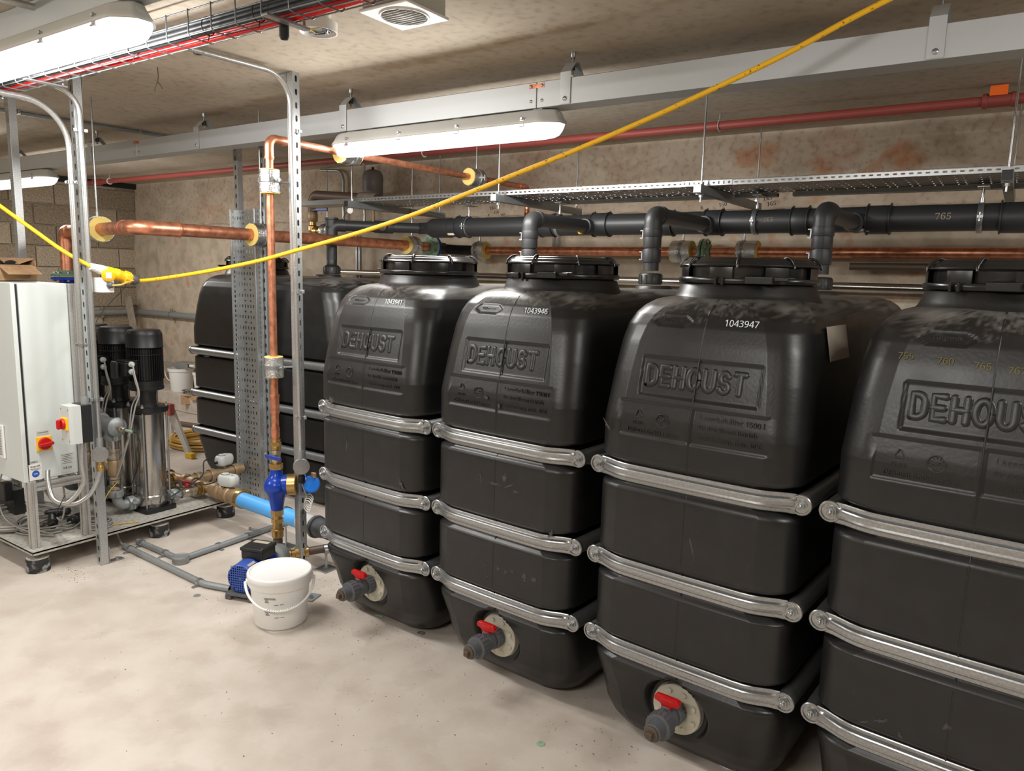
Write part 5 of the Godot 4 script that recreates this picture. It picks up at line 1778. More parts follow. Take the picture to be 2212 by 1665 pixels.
func pump(label: String) -> Node3D:
	var p := thing("vertical_pump", label, "pump", Vector3.ZERO, 0.0, "booster pumps")
	var base := Geo.new()
	base.xf = Transform3D(Basis(Vector3.RIGHT, -PI / 2), Vector3(0, 0.0, 0))
	base.slab(oval(0.235, 0.20, 0.03), 0.0, 0.024)
	obj("base", base, M.black_steel, p)
	obj("base_ring", g_lathe([Vector2(0.09, 0.024), Vector2(0.092, 0.028), Vector2(0.092, 0.090), Vector2(0.0875, 0.094), Vector2(0.086, 0.10)], Transform3D(), 40), M.steel, p)
	obj("steel_column", g_lathe([Vector2(0.0855, 0.096), Vector2(0.0865, 0.10), Vector2(0.0865, 0.60), Vector2(0.08, 0.605)], Transform3D(), 48), M.steel, p)
	obj("drain_plug", g_lathe([Vector2(0.015, 0.0), Vector2(0.015, 0.008), Vector2(0.010, 0.009), Vector2(0.010, 0.018), Vector2(0.0, 0.019)], along(Vector3(0.072, 0.062, 0.058), Vector3(0.78, 0, 0.62)), 18), M.nickel, p)
	for k in 4:
		var a := TAU * (k + 0.5) / 4
		var g := Geo.new()
		g.tube([Vector3(cos(a) * 0.105, 0.02, sin(a) * 0.105), Vector3(cos(a) * 0.105, 0.66, sin(a) * 0.105)], 0.006, 10)
		hex_head(g, along(Vector3(cos(a) * 0.105, 0.638, sin(a) * 0.105), Vector3.UP), 0.012, 0.012)
		obj("tie_rod", g, M.zinc, p)
	obj("head_flange", g_lathe([Vector2(0.0, 0.595), Vector2(0.092, 0.595), Vector2(0.112, 0.605), Vector2(0.116, 0.62), Vector2(0.116, 0.636), Vector2(0.11, 0.639), Vector2(0.0, 0.639)], Transform3D(), 40), M.black_steel, p)
	var lan := Geo.new()
	for k in 2:   # the lantern: two webs with steel guards between
		lan.xf = Transform3D(Basis(Vector3.UP, k * PI + 0.35), Vector3.ZERO)
		lan.lathe([Vector2(0.052, 0.636), Vector2(0.070, 0.64), Vector2(0.066, 0.66), Vector2(0.066, 0.73), Vector2(0.075, 0.745)], 14, Transform3D(), 40.0, 1.5)
	obj("lantern", lan, M.black_steel, p)
	obj("coupling_guard", g_lathe([Vector2(0.060, 0.64), Vector2(0.060, 0.742)], Transform3D(), 30), M.nickel, p)
	var m := Geo.new()
	m.lathe([Vector2(0.055, 0.735), Vector2(0.094, 0.738), Vector2(0.098, 0.745), Vector2(0.098, 0.752), Vector2(0.094, 0.756), Vector2(0.094, 0.795), Vector2(0.084, 0.80), Vector2(0.084, 0.985)], 40)
	for k in 44:
		var a := TAU * k / 44
		m.xf = Transform3D(Basis(Vector3.UP, -a), Vector3.ZERO)
		m.box(Vector3(0.089, 0.892, 0), Vector3(0.020, 0.185, 0.0032), 0.0)
	m.xf = Transform3D()
	m.lathe([Vector2(0.083, 0.945), Vector2(0.0985, 0.948), Vector2(0.0985, 0.953), Vector2(0.083, 0.955)], 40)
	obj("finned_motor", m, M.motor_black, p)
	var cw := Geo.new()
	cw.lathe([Vector2(0.090, 0.99), Vector2(0.101, 0.99), Vector2(0.103, 0.994), Vector2(0.1015, 0.998), Vector2(0.100, 1.0), Vector2(0.099, 1.065), Vector2(0.096, 1.078), Vector2(0.087, 1.092), Vector2(0.080, 1.094), Vector2(0.0, 1.095)], 44)
	obj("fan_cowl", cw, M.motor_black, p)
	var tb := Geo.new()
	tb.box(Vector3(0.02, 0.875, 0.125), Vector3(0.115, 0.085, 0.085), 0.010)
	tb.box(Vector3(0.02, 0.92, 0.12), Vector3(0.105, 0.010, 0.078), 0.003)
	var box := obj("terminal_box", tb, M.black_steel, p)
	obj("box_front", g_box(Vector3(-0.01, 0.868, 0.178), Vector3(0.070, 0.105, 0.026), 0.012), M.black_plastic, box)
	for y in [0.905, 0.862]:
		var gl := Geo.new()
		gl.lathe([Vector2(0.013, 0.0), Vector2(0.0165, 0.004), Vector2(0.0165, 0.018), Vector2(0.011, 0.022), Vector2(0.008, 0.034), Vector2(0.0, 0.035)], 14, along(Vector3(0.077, y, 0.13), Vector3(1, 0.0, 0.15)))
		obj("cable_gland", gl, M.light_grey, box)
	for k in 2:
		obj("grey_cable", g_tube(curve([Vector3(0.108, 0.90 - k * 0.043, 0.135), Vector3(0.135, 0.84 - k * 0.03, 0.14), Vector3(0.15 - k * 0.012, 0.74, 0.13), Vector3(0.128 - k * 0.035, 0.66, 0.145), Vector3(0.10 - k * 0.012, 0.50, 0.17), Vector3(0.055 - k * 0.012, 0.36, 0.19), Vector3(0.01 - k * 0.012, 0.24, 0.21)], 6), 0.0048 - k * 0.0010, 8), M.grey_cable, p)
	# grooved coupling and elbow at the foot, then up through a valve and strainer
	var e := Geo.new()
	e.tube(rounded([Vector3(0.0, 0.062, 0.08), Vector3(0.0, 0.062, 0.205), Vector3(-0.02, 0.14, 0.205)], 0.04), 0.028, 18)
	obj("elbow", e, M.dull_zinc, p)
	var cp := Geo.new()
	cp.lathe([Vector2(0.030, -0.022), Vector2(0.040, -0.020), Vector2(0.043, -0.010), Vector2(0.043, 0.010), Vector2(0.040, 0.020), Vector2(0.030, 0.022)], 24, along(Vector3(0, 0.062, 0.13), Vector3(0, 0, 1)))
	cp.box(Vector3(0.044, 0.062 + 0.010, 0.13), Vector3(0.030, 0.018, 0.036), 0.005)
	cp.tube([Vector3(0.044, 0.036, 0.13), Vector3(0.044, 0.096, 0.13)], 0.006, 8)
	obj("grooved_coupling", cp, M.dull_zinc, p)
	var cp2 := Geo.new()
	cp2.lathe([Vector2(0.030, -0.022), Vector2(0.040, -0.020), Vector2(0.043, -0.010), Vector2(0.043, 0.010), Vector2(0.040, 0.020), Vector2(0.030, 0.022)], 24, along(Vector3(-0.022, 0.135, 0.205), Vector3(0, 1, 0)))
	cp2.box(Vector3(0.022, 0.135, 0.215), Vector3(0.018, 0.036, 0.03), 0.005)
	obj("grooved_coupling", cp2, M.dull_zinc, p)
	var val := Geo.new()
	val.lathe([Vector2(0.022, 0.155), Vector2(0.030, 0.16), Vector2(0.030, 0.175), Vector2(0.024, 0.18), Vector2(0.028, 0.195), Vector2(0.028, 0.215), Vector2(0.022, 0.22), Vector2(0.03, 0.225), Vector2(0.03, 0.24)], 18, Transform3D(Basis(), Vector3(-0.022, 0, 0.205)))
	obj("inlet_valve", val, M.nickel, p)
	obj("valve_lever", g_box(Vector3(0.05, 0.20, 0.225), Vector3(0.085, 0.024, 0.005), 0.002), M.steel, p)
	var sn := Geo.new()
	sn.lathe([Vector2(0.028, 0.24), Vector2(0.036, 0.25), Vector2(0.036, 0.33), Vector2(0.030, 0.34)], 20, Transform3D(Basis(), Vector3(-0.022, 0, 0.205)))
	sn.lathe([Vector2(0.028, 0.0), Vector2(0.028, 0.075), Vector2(0.033, 0.078), Vector2(0.033, 0.10), Vector2(0.0, 0.102)], 20, along(Vector3(-0.022, 0.275, 0.205), Vector3(-0.55, 0.62, 0.35)))
	obj("strainer", sn, M.dusty_brass, p)
	obj("union", g_lathe([Vector2(0.032, 0.34), Vector2(0.036, 0.345), Vector2(0.036, 0.37), Vector2(0.033, 0.372), Vector2(0.033, 0.385), Vector2(0.037, 0.388), Vector2(0.037, 0.405), Vector2(0.034, 0.408)], Transform3D(Basis(), Vector3(-0.022, 0, 0.205)), 20), M.nickel, p)
	obj("pipe", g_tube([Vector3(-0.022, 0.40, 0.205), Vector3(-0.022, 0.50, 0.205)], 0.031, 20), M.steel, p)
	var cp3 := Geo.new()
	cp3.lathe([Vector2(0.032, -0.018), Vector2(0.042, -0.016), Vector2(0.045, -0.008), Vector2(0.045, 0.008), Vector2(0.042, 0.016), Vector2(0.032, 0.018)], 24, Transform3D(Basis(), Vector3(-0.022, 0.475, 0.205)))
	cp3.box(Vector3(0.028, 0.475, 0.215), Vector3(0.024, 0.034, 0.03), 0.006)
	obj("grooved_coupling", cp3, M.dull_zinc, p)
	return p


func pump_pipes() -> void:
	var t := thing("inlet_header", "grey header pipe with grooved couplings in front of the pumps", "pipe")
	var y := 0.665
	var z := -2.193
	obj("pipe", g_tube([Vector3(-5.15, y, z), Vector3(-4.24, y, z)], 0.045, 24), M.dull_zinc, t)
	for x in [-5.0, -4.72, -4.43]:
		var g := Geo.new()
		g.lathe([Vector2(0.046, -0.024), Vector2(0.060, -0.022), Vector2(0.064, -0.010), Vector2(0.064, 0.010), Vector2(0.060, 0.022), Vector2(0.046, 0.024)], 28, along(Vector3(x, y, z), Vector3.RIGHT))
		for s in [-1, 1]:
			g.box(Vector3(x, y + s * 0.072, z), Vector3(0.04, 0.03, 0.03), 0.008)
			g.tube([Vector3(x - 0.035, y + s * 0.074, z), Vector3(x + 0.035, y + s * 0.074, z)], 0.006, 8)
		obj("grooved_coupling", g, M.dull_zinc, t)
	for x in [-4.284, -4.597, -4.887]:
		obj("tee", g_tube([Vector3(x, y, z), Vector3(x, 0.59, z)], 0.04, 20), M.dull_zinc, t)
	var cp := Geo.new()
	cp.lathe([Vector2(0.04, -0.03), Vector2(0.052, -0.03), Vector2(0.055, -0.02), Vector2(0.055, 0.0), Vector2(0.04, 0.012), Vector2(0.026, 0.018), Vector2(0.0, 0.02)], 28, along(Vector3(-4.225, y, z), Vector3.RIGHT))
	obj("end_cap", cp, M.dull_zinc, t)
	obj("sensor", g_lathe([Vector2(0.018, 0.0), Vector2(0.018, 0.022), Vector2(0.012, 0.024), Vector2(0.012, 0.045), Vector2(0.009, 0.048), Vector2(0.009, 0.07)], along(Vector3(-4.20, y, z), Vector3(1, -0.1, 0.0)), 18), M.nickel, t)
	obj("sensor_plug", g_tube([Vector3(-4.135, y - 0.006, z), Vector3(-4.085, y - 0.01, z - 0.01)], 0.008, 10), M.sage, t)
	obj("sensor_cable", g_tube(curve([Vector3(-4.09, y - 0.01, z - 0.01), Vector3(-4.055, y - 0.02, z - 0.02), Vector3(-4.045, y - 0.09, z - 0.03), Vector3(-4.06, y - 0.20, z - 0.02), Vector3(-4.12, y - 0.32, z - 0.01), Vector3(-4.2, y - 0.42, z)], 6), 0.0028, 6), M.rubber, t)
	# outlet side, toward the wall
	var o := thing("outlet_header", "brass and steel header with red lever valves behind the pumps", "pipe")
	y = 0.195
	z = -2.715
	obj("pipe", g_tube([Vector3(-5.05, y, z), Vector3(-3.86, y, z)], 0.034, 22), M.dusty_brass, o)
	for x in [-4.18, -4.5, -4.80]:
		var g := Geo.new()
		g.tube([Vector3(x, y, -2.46), Vector3(x, y, z)], 0.024, 18)
		obj("branch", g, M.zinc, o)
		var cpl := Geo.new()
		cpl.lathe([Vector2(0.025, -0.02), Vector2(0.036, -0.018), Vector2(0.040, -0.008), Vector2(0.040, 0.008), Vector2(0.036, 0.018), Vector2(0.025, 0.02)], 24, along(Vector3(x, y, -2.495), Vector3(0, 0, 1)))
		cpl.box(Vector3(x + 0.036, y + 0.01, -2.495), Vector3(0.03, 0.02, 0.034), 0.005)
		obj("grooved_coupling", cpl, M.dull_zinc, o)
		var v := Geo.new()
		v.lathe([Vector2(0.026, -0.05), Vector2(0.031, -0.048), Vector2(0.031, -0.03), Vector2(0.026, -0.026), Vector2(0.030, -0.01), Vector2(0.030, 0.012), Vector2(0.026, 0.02), Vector2(0.032, 0.024), Vector2(0.032, 0.045), Vector2(0.026, 0.048)], 20, along(Vector3(x, y, -2.585), Vector3(0, 0, -1)))
		v.tube([Vector3(x, y, -2.585), Vector3(x, y + 0.055, -2.585)], 0.011, 12)
		obj("ball_valve", v, M.nickel, o)
		var l := Geo.new()
		l.box(Vector3(x - 0.045, y + 0.058, -2.60), Vector3(0.10, 0.008, 0.022), 0.003)
		l.lathe([Vector2(0.016, 0.03), Vector2(0.018, 0.034), Vector2(0.018, 0.056), Vector2(0.012, 0.066), Vector2(0.0, 0.067)], 16, Transform3D(Basis(), Vector3(x, y, -2.585)))
		obj("red_lever", l, M.red_plastic, o)
		var b := Geo.new()
		hex_head(b, along(Vector3(x, y, -2.64), Vector3(0, 0, -1)), 0.040, 0.022)
		b.lathe([Vector2(0.036, 0.0), Vector2(0.044, 0.003), Vector2(0.044, 0.02), Vector2(0.034, 0.024)], 22, along(Vector3(x, y, -2.665), Vector3(0, 0, -1)))
		obj("union_nut", b, M.brass, o)
	for q in [[-3.98, 0.055, 0.045], [-4.07, 0.050, 0.06], [-4.32, 0.047, 0.05], [-4.40, 0.05, 0.03], [-4.62, 0.047, 0.05]]:
		var g := Geo.new()
		collar(g, Vector3(q[0], y, z), Vector3.RIGHT, q[1], q[2], 24)
		obj("fitting", g, M.dusty_brass, o)
	var ev := Geo.new()
	ev.lathe([Vector2(0.036, -0.10), Vector2(0.050, -0.095), Vector2(0.050, -0.07), Vector2(0.042, -0.06), Vector2(0.042, -0.015), Vector2(0.050, -0.01), Vector2(0.050, 0.015), Vector2(0.044, 0.02), Vector2(0.044, 0.07), Vector2(0.056, 0.075), Vector2(0.058, 0.12), Vector2(0.052, 0.125)], 26, along(Vector3(-3.93, y, z + 0.01), Vector3.RIGHT))
	obj("motor_valve", ev, M.dusty_brass, o)
	obj("end_nut", g_lathe([Vector2(0.045, -0.02), Vector2(0.058, -0.018), Vector2(0.060, 0.015), Vector2(0.050, 0.022), Vector2(0.0, 0.023)], along(Vector3(-3.80, y, z + 0.01), Vector3.RIGHT), 26), M.brass, o)
	var br := Geo.new()   # the branch that runs on toward the wall
	br.tube([Vector3(-4.40, y, z), Vector3(-4.40, y, -3.14)], 0.034, 20)
	for zz in [-2.80, -2.90, -3.08]:
		collar(br, Vector3(-4.40, y, zz), Vector3(0, 0, 1), 0.044, 0.04, 22)
	obj("wall_branch", br, M.dusty_brass, o)
	act(o, Vector3(-3.945, y + 0.055, z), 0.0)
	act(o, Vector3(-4.40, y + 0.055, -3.00), PI / 2)
	for q in [[Vector3(-4.01, y + 0.09, z), Vector3(-4.10, y + 0.045, -2.66), Vector3(-4.18, y + 0.075, -2.55), Vector3(-4.20, y + 0.08, -2.46), Vector3(-4.25, y + 0.09, -2.30)], [Vector3(-4.45, y + 0.10, -2.94), Vector3(-4.42, y + 0.10, -2.86), Vector3(-4.30, y + 0.05, -2.77), Vector3(-4.16, y + 0.06, -2.62), Vector3(-4.13, y + 0.02, -2.46), Vector3(-4.16, y - 0.03, -2.40)]]:
		obj("actuator_cable", g_tube(curve(q, 8), 0.0042, 8), M.black_cable, o)
	# blue plastic pipe on to the tanks
	var b := thing("blue_pipe", "sky blue plastic water pipe running low from the pump set to the first tank", "pipe")
	obj("pipe", g_tube([Vector3(-3.80, y, z + 0.02), Vector3(-3.185, y - 0.005, -2.665)], 0.046, 28), M.blue_pe, b)
	obj("sleeve", g_tube([Vector3(-3.21, y - 0.005, -2.668), Vector3(-3.085, y - 0.005, -2.658)], 0.051, 24), M.light_grey, b)
	for x in [-3.085, -3.06]:
		pass
	obj("black_union", g_lathe([Vector2(0.04, 0.0), Vector2(0.062, 0.002), Vector2(0.064, 0.008), Vector2(0.062, 0.022), Vector2(0.052, 0.026), Vector2(0.050, 0.07), Vector2(0.046, 0.075), Vector2(0.046, 0.15), Vector2(0.0, 0.152)], along(Vector3(-3.085, y - 0.005, -2.658), Vector3(1, 0, 0.08)), 30), M.grey_pvc, b)
	var cl := Geo.new()
	cl.lathe([Vector2(0.046, -0.012), Vector2(0.050, -0.011), Vector2(0.050, 0.011), Vector2(0.046, 0.012)], 26, along(Vector3(-3.36, y - 0.003, -2.677), Vector3(1, 0, 0.05)))
	cl.box(Vector3(-3.36, y - 0.055, -2.677), Vector3(0.02, 0.014, 0.02), 0.002)
	cl.tube([Vector3(-3.36, y - 0.05, -2.677), Vector3(-3.36, 0.004, -2.677)], 0.005, 8)
	cl.box(Vector3(-3.36, 0.003, -2.677), Vector3(0.09, 0.006, 0.09), 0.001)
	obj("clip_stand", cl, M.zinc, b)


func act(t: Node3D, at: Vector3, turn: float) -> void:   # the grey actuator on a motor valve
	var g := Geo.new()
	g.xf = Transform3D(Basis(Vector3.UP, turn + 0.25), at)
	var rows := []
	for q in [[0.0, 0.80], [0.006, 0.90], [0.018, 0.96], [0.030, 1.0], [0.044, 1.0], [0.058, 0.95], [0.066, 0.86], [0.070, 0.70]]:
		var row := PackedVector3Array()
		for p in oval(0.135 * q[1], 0.078 * q[1], 0.030 * q[1], 4):
			row.append(Vector3(p.x, q[0], p.y))
		rows.append(row)
	g.skin(rows, true)
	cap(g, rows[rows.size() - 1], Vector3.UP)
	cap(g, rows[0], Vector3.DOWN)
	var o := obj("actuator", g, M.light_grey, t)
	var k := Geo.new()
	k.xf = g.xf
	k.lathe([Vector2(0.023, 0.068), Vector2(0.023, 0.075), Vector2(0.020, 0.077), Vector2(0.0, 0.077)], 22, Transform3D(Basis(), Vector3(-0.022, 0, 0)))
	obj("dial", k, M.light_grey, o)
	var r := Geo.new()
	r.xf = g.xf
	r.lathe([Vector2(0.022, 0.066), Vector2(0.0255, 0.067), Vector2(0.0255, 0.0715), Vector2(0.022, 0.072)], 22, Transform3D(Basis(), Vector3(-0.022, 0, 0)))
	r.box(Vector3(0.03, 0.069, 0), Vector3(0.014, 0.004, 0.008), 0.001)
	obj("dial_ring", r, M.rubber, o)
	var s := Geo.new()
	s.xf = g.xf
	s.lathe([Vector2(0.012, -0.03), Vector2(0.012, 0.0)], 12)
	obj("stem", s, M.nickel, o)
	var gl := Geo.new()
	gl.xf = g.xf
	gl.tube([Vector3(-0.066, 0.03, 0), Vector3(-0.09, 0.03, 0)], 0.008, 10)
	obj("gland", gl, M.rubber, o)


func cabinet_clutter() -> void:
	var b := thing("cardboard_box", "torn open cardboard box with black fittings inside, on top of the cabinet", "box", Vector3(-4.60, 1.494, -1.79), 0.15)
	for q in [[0, 0.045, 0.10, 0.34, 0.09, 0.004], [0, 0.055, -0.10, 0.34, 0.11, 0.004], [-0.168, 0.05, 0, 0.004, 0.10, 0.2], [0.168, 0.04, 0, 0.004, 0.08, 0.2], [0, 0.002, 0, 0.34, 0.004, 0.2]]:
		obj("side", g_box(Vector3(q[0], q[1], q[2]), Vector3(q[3], q[4], q[5]), 0.001), M.cardboard, b)
	obj("flap", g_box(Vector3.ZERO, Vector3(0.32, 0.004, 0.09), 0.001), M.cardboard, b, Transform3D(Basis(Vector3.RIGHT, 0.35), Vector3(0, 0.105, -0.06)))
	obj("flap", g_box(Vector3.ZERO, Vector3(0.10, 0.004, 0.18), 0.001), M.cardboard, b, Transform3D(Basis(Vector3.BACK, -0.5), Vector3(0.20, 0.06, 0)))
	var n := 0
	for q in [[0.04, 0.075, 0.02], [0.09, 0.07, -0.03]]:
		tag(obj("black_fitting", g_lathe([Vector2(0.0, -0.03), Vector2(0.03, -0.028), Vector2(0.036, -0.01), Vector2(0.036, 0.015), Vector2(0.026, 0.03), Vector2(0.0, 0.032)], along(Vector3(-4.60 + q[0], 1.494 + q[1], -1.79 + q[2]), Vector3(0.4, 0.8, 0.3)), 18), M.black_plastic), "round black fitting lying in the cardboard box on the cabinet, " + ["left one", "right one"][n], "fitting", "fittings in the box")
		n += 1
	var r := Geo.new()
	r.box(Vector3.ZERO, Vector3(0.085, 0.022, 0.03), 0.004)
	tag(obj("red_tool", r, M.red_plastic, self, Transform3D(Basis(Vector3.UP, 0.1), Vector3(-4.43, 1.507, -1.665))), "small bright red block lying in front of the cardboard box", "tool")
	var k := Geo.new()
	k.box(Vector3.ZERO, Vector3(0.11, 0.016, 0.03), 0.004)
	tag(obj("dark_tool", k, M.black_plastic, self, Transform3D(Basis(Vector3.UP, 0.1), Vector3(-4.53, 1.502, -1.675))), "dark flat tool lying beside the red block on the cabinet", "tool")
	var f := thing("riser_flange", "green and dark blue bolted flange under the thick copper riser, behind the cabinet", "flange", Vector3(-5.069, 1.508, -2.367))
	flange_pair(f, Vector3.ZERO, Vector3.UP, 0.095, M.green_enamel, M.blue_enamel)
	obj("lower_pipe", g_tube([Vector3(0, -0.03, 0), Vector3(0, -1.49, 0)], 0.045, 20), M.green_enamel, f)
	# yellow site lead
	var c := thing("lead_connector", "yellow and white plug coupling of the extension lead hanging by the left upright", "plug", Vector3.ZERO)
	var a := Vector3(-3.868, 1.582, -1.915)
	var d := (Vector3(-3.868, 1.508, -2.165) - a)
	var l := d.length()
	d /= l
	obj("white_gland", g_lathe([Vector2(0.010, 0.0), Vector2(0.017, 0.002), Vector2(0.019, 0.008), Vector2(0.018, 0.014), Vector2(0.0205, 0.02), Vector2(0.019, 0.026), Vector2(0.022, 0.032), Vector2(0.021, 0.038), Vector2(0.024, 0.046), Vector2(0.025, 0.085), Vector2(0.0, 0.09)], along(a, d), 24), M.white_plastic, c)
	var body := Geo.new()
	body.lathe([Vector2(0.024, 0.075), Vector2(0.027, 0.082), Vector2(0.029, 0.12), Vector2(0.031, 0.125), Vector2(0.031, 0.145), Vector2(0.028, 0.15), Vector2(0.028, 0.175), Vector2(0.031, 0.178), Vector2(0.031, 0.205), Vector2(0.026, 0.215), Vector2(0.0, 0.216)], 26, along(a, d))
	for k2 in 10:
		body.xf = along(a, d) * Transform3D(Basis(Vector3.UP, TAU * k2 / 10), Vector3.ZERO)
		body.box(Vector3(0.031, 0.19, 0), Vector3(0.005, 0.028, 0.006), 0.001)
	obj("yellow_body", body, M.yellow_plastic, c)
	var flap := Geo.new()
	flap.lathe([Vector2(0.0, 0.0), Vector2(0.030, 0.0), Vector2(0.033, 0.004), Vector2(0.033, 0.012), Vector2(0.028, 0.016), Vector2(0.0, 0.016)], 28, along(a + d * 0.098 + Vector3(0.024, -0.012, 0.016), Vector3(0.86, -0.25, 0.4)))
	var fo := obj("hinged_cap", flap, M.yellow_plastic, c)
	obj("paper_label", g_box(Vector3.ZERO, Vector3(0.026, 0.030, 0.001), 0.0), M.label_white, fo, facing(a + d * 0.098 + Vector3(0.0385, -0.0162, 0.0226), Vector3(0.86, -0.25, 0.4)))
	obj("dark_gland", g_lathe([Vector2(0.027, 0.208), Vector2(0.028, 0.214), Vector2(0.026, 0.24), Vector2(0.017, 0.252), Vector2(0.010, 0.256), Vector2(0.0, 0.258)], along(a, d), 24), M.grey_pvc, c)
	var lead := func(pts: Array) -> Geo: return g_tube(curve(pts, 10), 0.0095, 12)
	tag(obj("yellow_cable", lead.call([Vector3(-4.28, 2.01, -1.50), Vector3(-4.18, 1.905, -1.602), Vector3(-4.05, 1.76, -1.735), Vector3(-3.95, 1.652, -1.835), a + d * 0.01]), M.yellow_cable), "bright yellow extension cable coming in from the left edge to the white gland", "cable")
	obj("brown_string", g_tube(curve([a + d * 0.20, a + d * 0.19 + Vector3(0.0, -0.06, 0.02), Vector3(-3.865, 1.37, -1.975), Vector3(-3.87, 1.30, -1.93)], 5), 0.0022, 6), M.rubber, c)
	var s := a + d * 0.255
	var e := Vector3(-0.42, 2.46, -2.62)
	var pts := []
	for q in YELLOW_RUN:
		pts.append(q)
	tag(obj("yellow_cable", lead.call(pts), M.worn_yellow), "scuffed yellow extension cable strung across the room from the plug up to the ceiling", "cable")
	var j := thing("white_junction_box", "small white junction box with a dark gland behind the yellow plug", "junction box", Vector3(-3.885, 1.488, -1.985))
	obj("box", g_box(Vector3.ZERO, Vector3(0.06, 0.078, 0.085), 0.006), M.white_plastic, j)
	obj("dark_gland", g_lathe([Vector2(0.014, 0.0), Vector2(0.016, 0.004), Vector2(0.016, 0.018), Vector2(0.010, 0.026), Vector2(0.0, 0.027)], along(Vector3(0.03, 0.0, -0.012), Vector3(1, 0.1, -0.25)), 16), M.grey_pvc, j)
	obj("tan_cable", g_tube(curve([Vector3(0.055, 0.0, -0.018), Vector3(0.075, 0.004, -0.05), Vector3(0.07, 0.018, -0.09), Vector3(0.05, 0.025, -0.13)], 6), 0.0045, 8), M.tan_cable, j)
const YELLOW_RUN := [Vector3(-3.894, 1.510, -2.165), Vector3(-3.766, 1.520, -2.181), Vector3(-3.523, 1.550, -2.213), Vector3(-3.261, 1.588, -2.248), Vector3(-3.015, 1.630, -2.280), Vector3(-2.784, 1.680, -2.310), Vector3(-2.463, 1.751, -2.352), Vector3(-2.170, 1.826, -2.391), Vector3(-1.902, 1.908, -2.426), Vector3(-1.656, 1.986, -2.458), Vector3(-1.452, 2.051, -2.485), Vector3(-1.152, 2.154, -2.524), Vector3(-0.903, 2.248, -2.557), Vector3(-0.703, 2.328, -2.583), Vector3(-0.546, 2.401, -2.604), Vector3(-0.422, 2.455, -2.620), Vector3(-0.328, 2.494, -2.632), Vector3(-0.268, 2.517, -2.64)]


# ------------------------------------------------------------------ overhead: trunking, trays, pipes
func rod(called: String, a: Vector3, b: Vector3, parent: Node3D, r := 0.005) -> void:
	obj(called, g_tube([a, b], r, 8), M.zinc, parent)


func trunking() -> void:
	var t := thing("cable_trunking", "long grey steel cable trunking hung below the ceiling above the tanks", "trunking", Vector3.ZERO)
	var y0 := 2.307
	var y1 := 2.415
	var joints := [-8.8, -8.1, -4.957, -1.804, 1.35, 4.4]
	for k in joints.size() - 1:
		var a: float = joints[k] + 0.001
		var b: float = joints[k + 1] - 0.001
		var g := Geo.new()
		g.box(Vector3((a + b) / 2, (y0 + y1) / 2, -2.855), Vector3(b - a, y1 - y0, 0.107), 0.003)
		obj("trunking_length", g, M.trunking, t)
		if k > 0:
			var c := Geo.new()
			c.box(Vector3(joints[k], y0 + 0.091, -2.8005), Vector3(0.078, 0.018, 0.002), 0.0005)
			obj("bonding_strap", c, M.copper, t)
			var s := Geo.new()
			s.lathe([Vector2(0.007, 0.0), Vector2(0.007, 0.002), Vector2(0.004, 0.004), Vector2(0.0, 0.0045)], 12)
			var sm := s.mesh()
			for q in [[-0.028, 0.091], [0.028, 0.091], [-0.028, 0.030], [0.028, 0.030]]:
				obj("screw", sm, M.zinc, t, along(Vector3(joints[k] + q[0], y0 + q[1], -2.8015 if q[1] < 0.05 else -2.7995), Vector3(0, 0, 1)))
	var names := ["at the right, cut off by the picture's top edge", "next to the copper bonding strap right of the lit batten", "over the left end of the lit batten on the trunking", "left of the slotted upright with the conduit bend", "just left of the copper bonding strap beyond the twin uprights", "farthest one, beside the plain upright at the left edge"]
	var xs := [-0.301, -1.660, -2.990, -4.278, -5.561, -6.798]
	var first: Node3D
	for k in 6:
		if k == 0:
			first = thing("trunking_hanger", "grey steel trunking hanger " + names[k], "hanger", Vector3.ZERO, 0.0, "trunking hangers")
			var g := Geo.new()   # the bent strap that goes over the trunking
			var path := [[-0.030, 2.358], [-0.0105 + 0.07, 2.3575]]
			path = [[0.0555, 2.309], [0.0555, 2.437], [0.012, 2.482], [-0.012, 2.482], [-0.0555, 2.437], [-0.0555, 2.309]]
			var rows := []
			for i in path.size():
				var row := PackedVector3Array()
				var o := 0.0028
				for q in [[-0.025, 0.0], [0.025, 0.0], [0.025, o], [-0.025, o]]:
					row.append(Vector3(q[0], path[i][1] + (q[1] if i in [2, 3] else q[1] * 0.5), path[i][0] + (q[1] if i < 2 else (-q[1] if i > 3 else q[1] * 0.4 * (1 if i == 2 else -1)))))
				rows.append(row)
			for i in rows.size() - 1:
				g.skin([rows[i], rows[i + 1]], true)
			obj("strap", g, M.trunking, first)
			rod("hanger_rod", Vector3(0, 2.440, 0), Vector3(0, CEIL + 0.005, 0), first, 0.006)
			var n := Geo.new()
			hex_head(n, along(Vector3(0, 2.456, 0), Vector3.UP), 0.012, 0.024)
			obj("nut", n, M.black_plastic, first)
			obj("ceiling_anchor", g_lathe([Vector2(0.010, 2.505), Vector2(0.012, 2.508), Vector2(0.012, 2.53), Vector2(0.0, 2.531)], Transform3D(), 12), M.zinc, first)
			var b := Geo.new()
			b.lathe([Vector2(0.010, 0.0), Vector2(0.010, 0.002), Vector2(0.0065, 0.005), Vector2(0.0, 0.006)], 12, along(Vector3(0, 2.331, 0.058), Vector3(0, 0, 1)))
			obj("screw", b, M.zinc, first)
			first.position = Vector3(xs[0], 0, -2.855)
		else:
			dup(first, Vector3(xs[k], 0, -2.855), 0, "grey steel trunking hanger " + names[k])


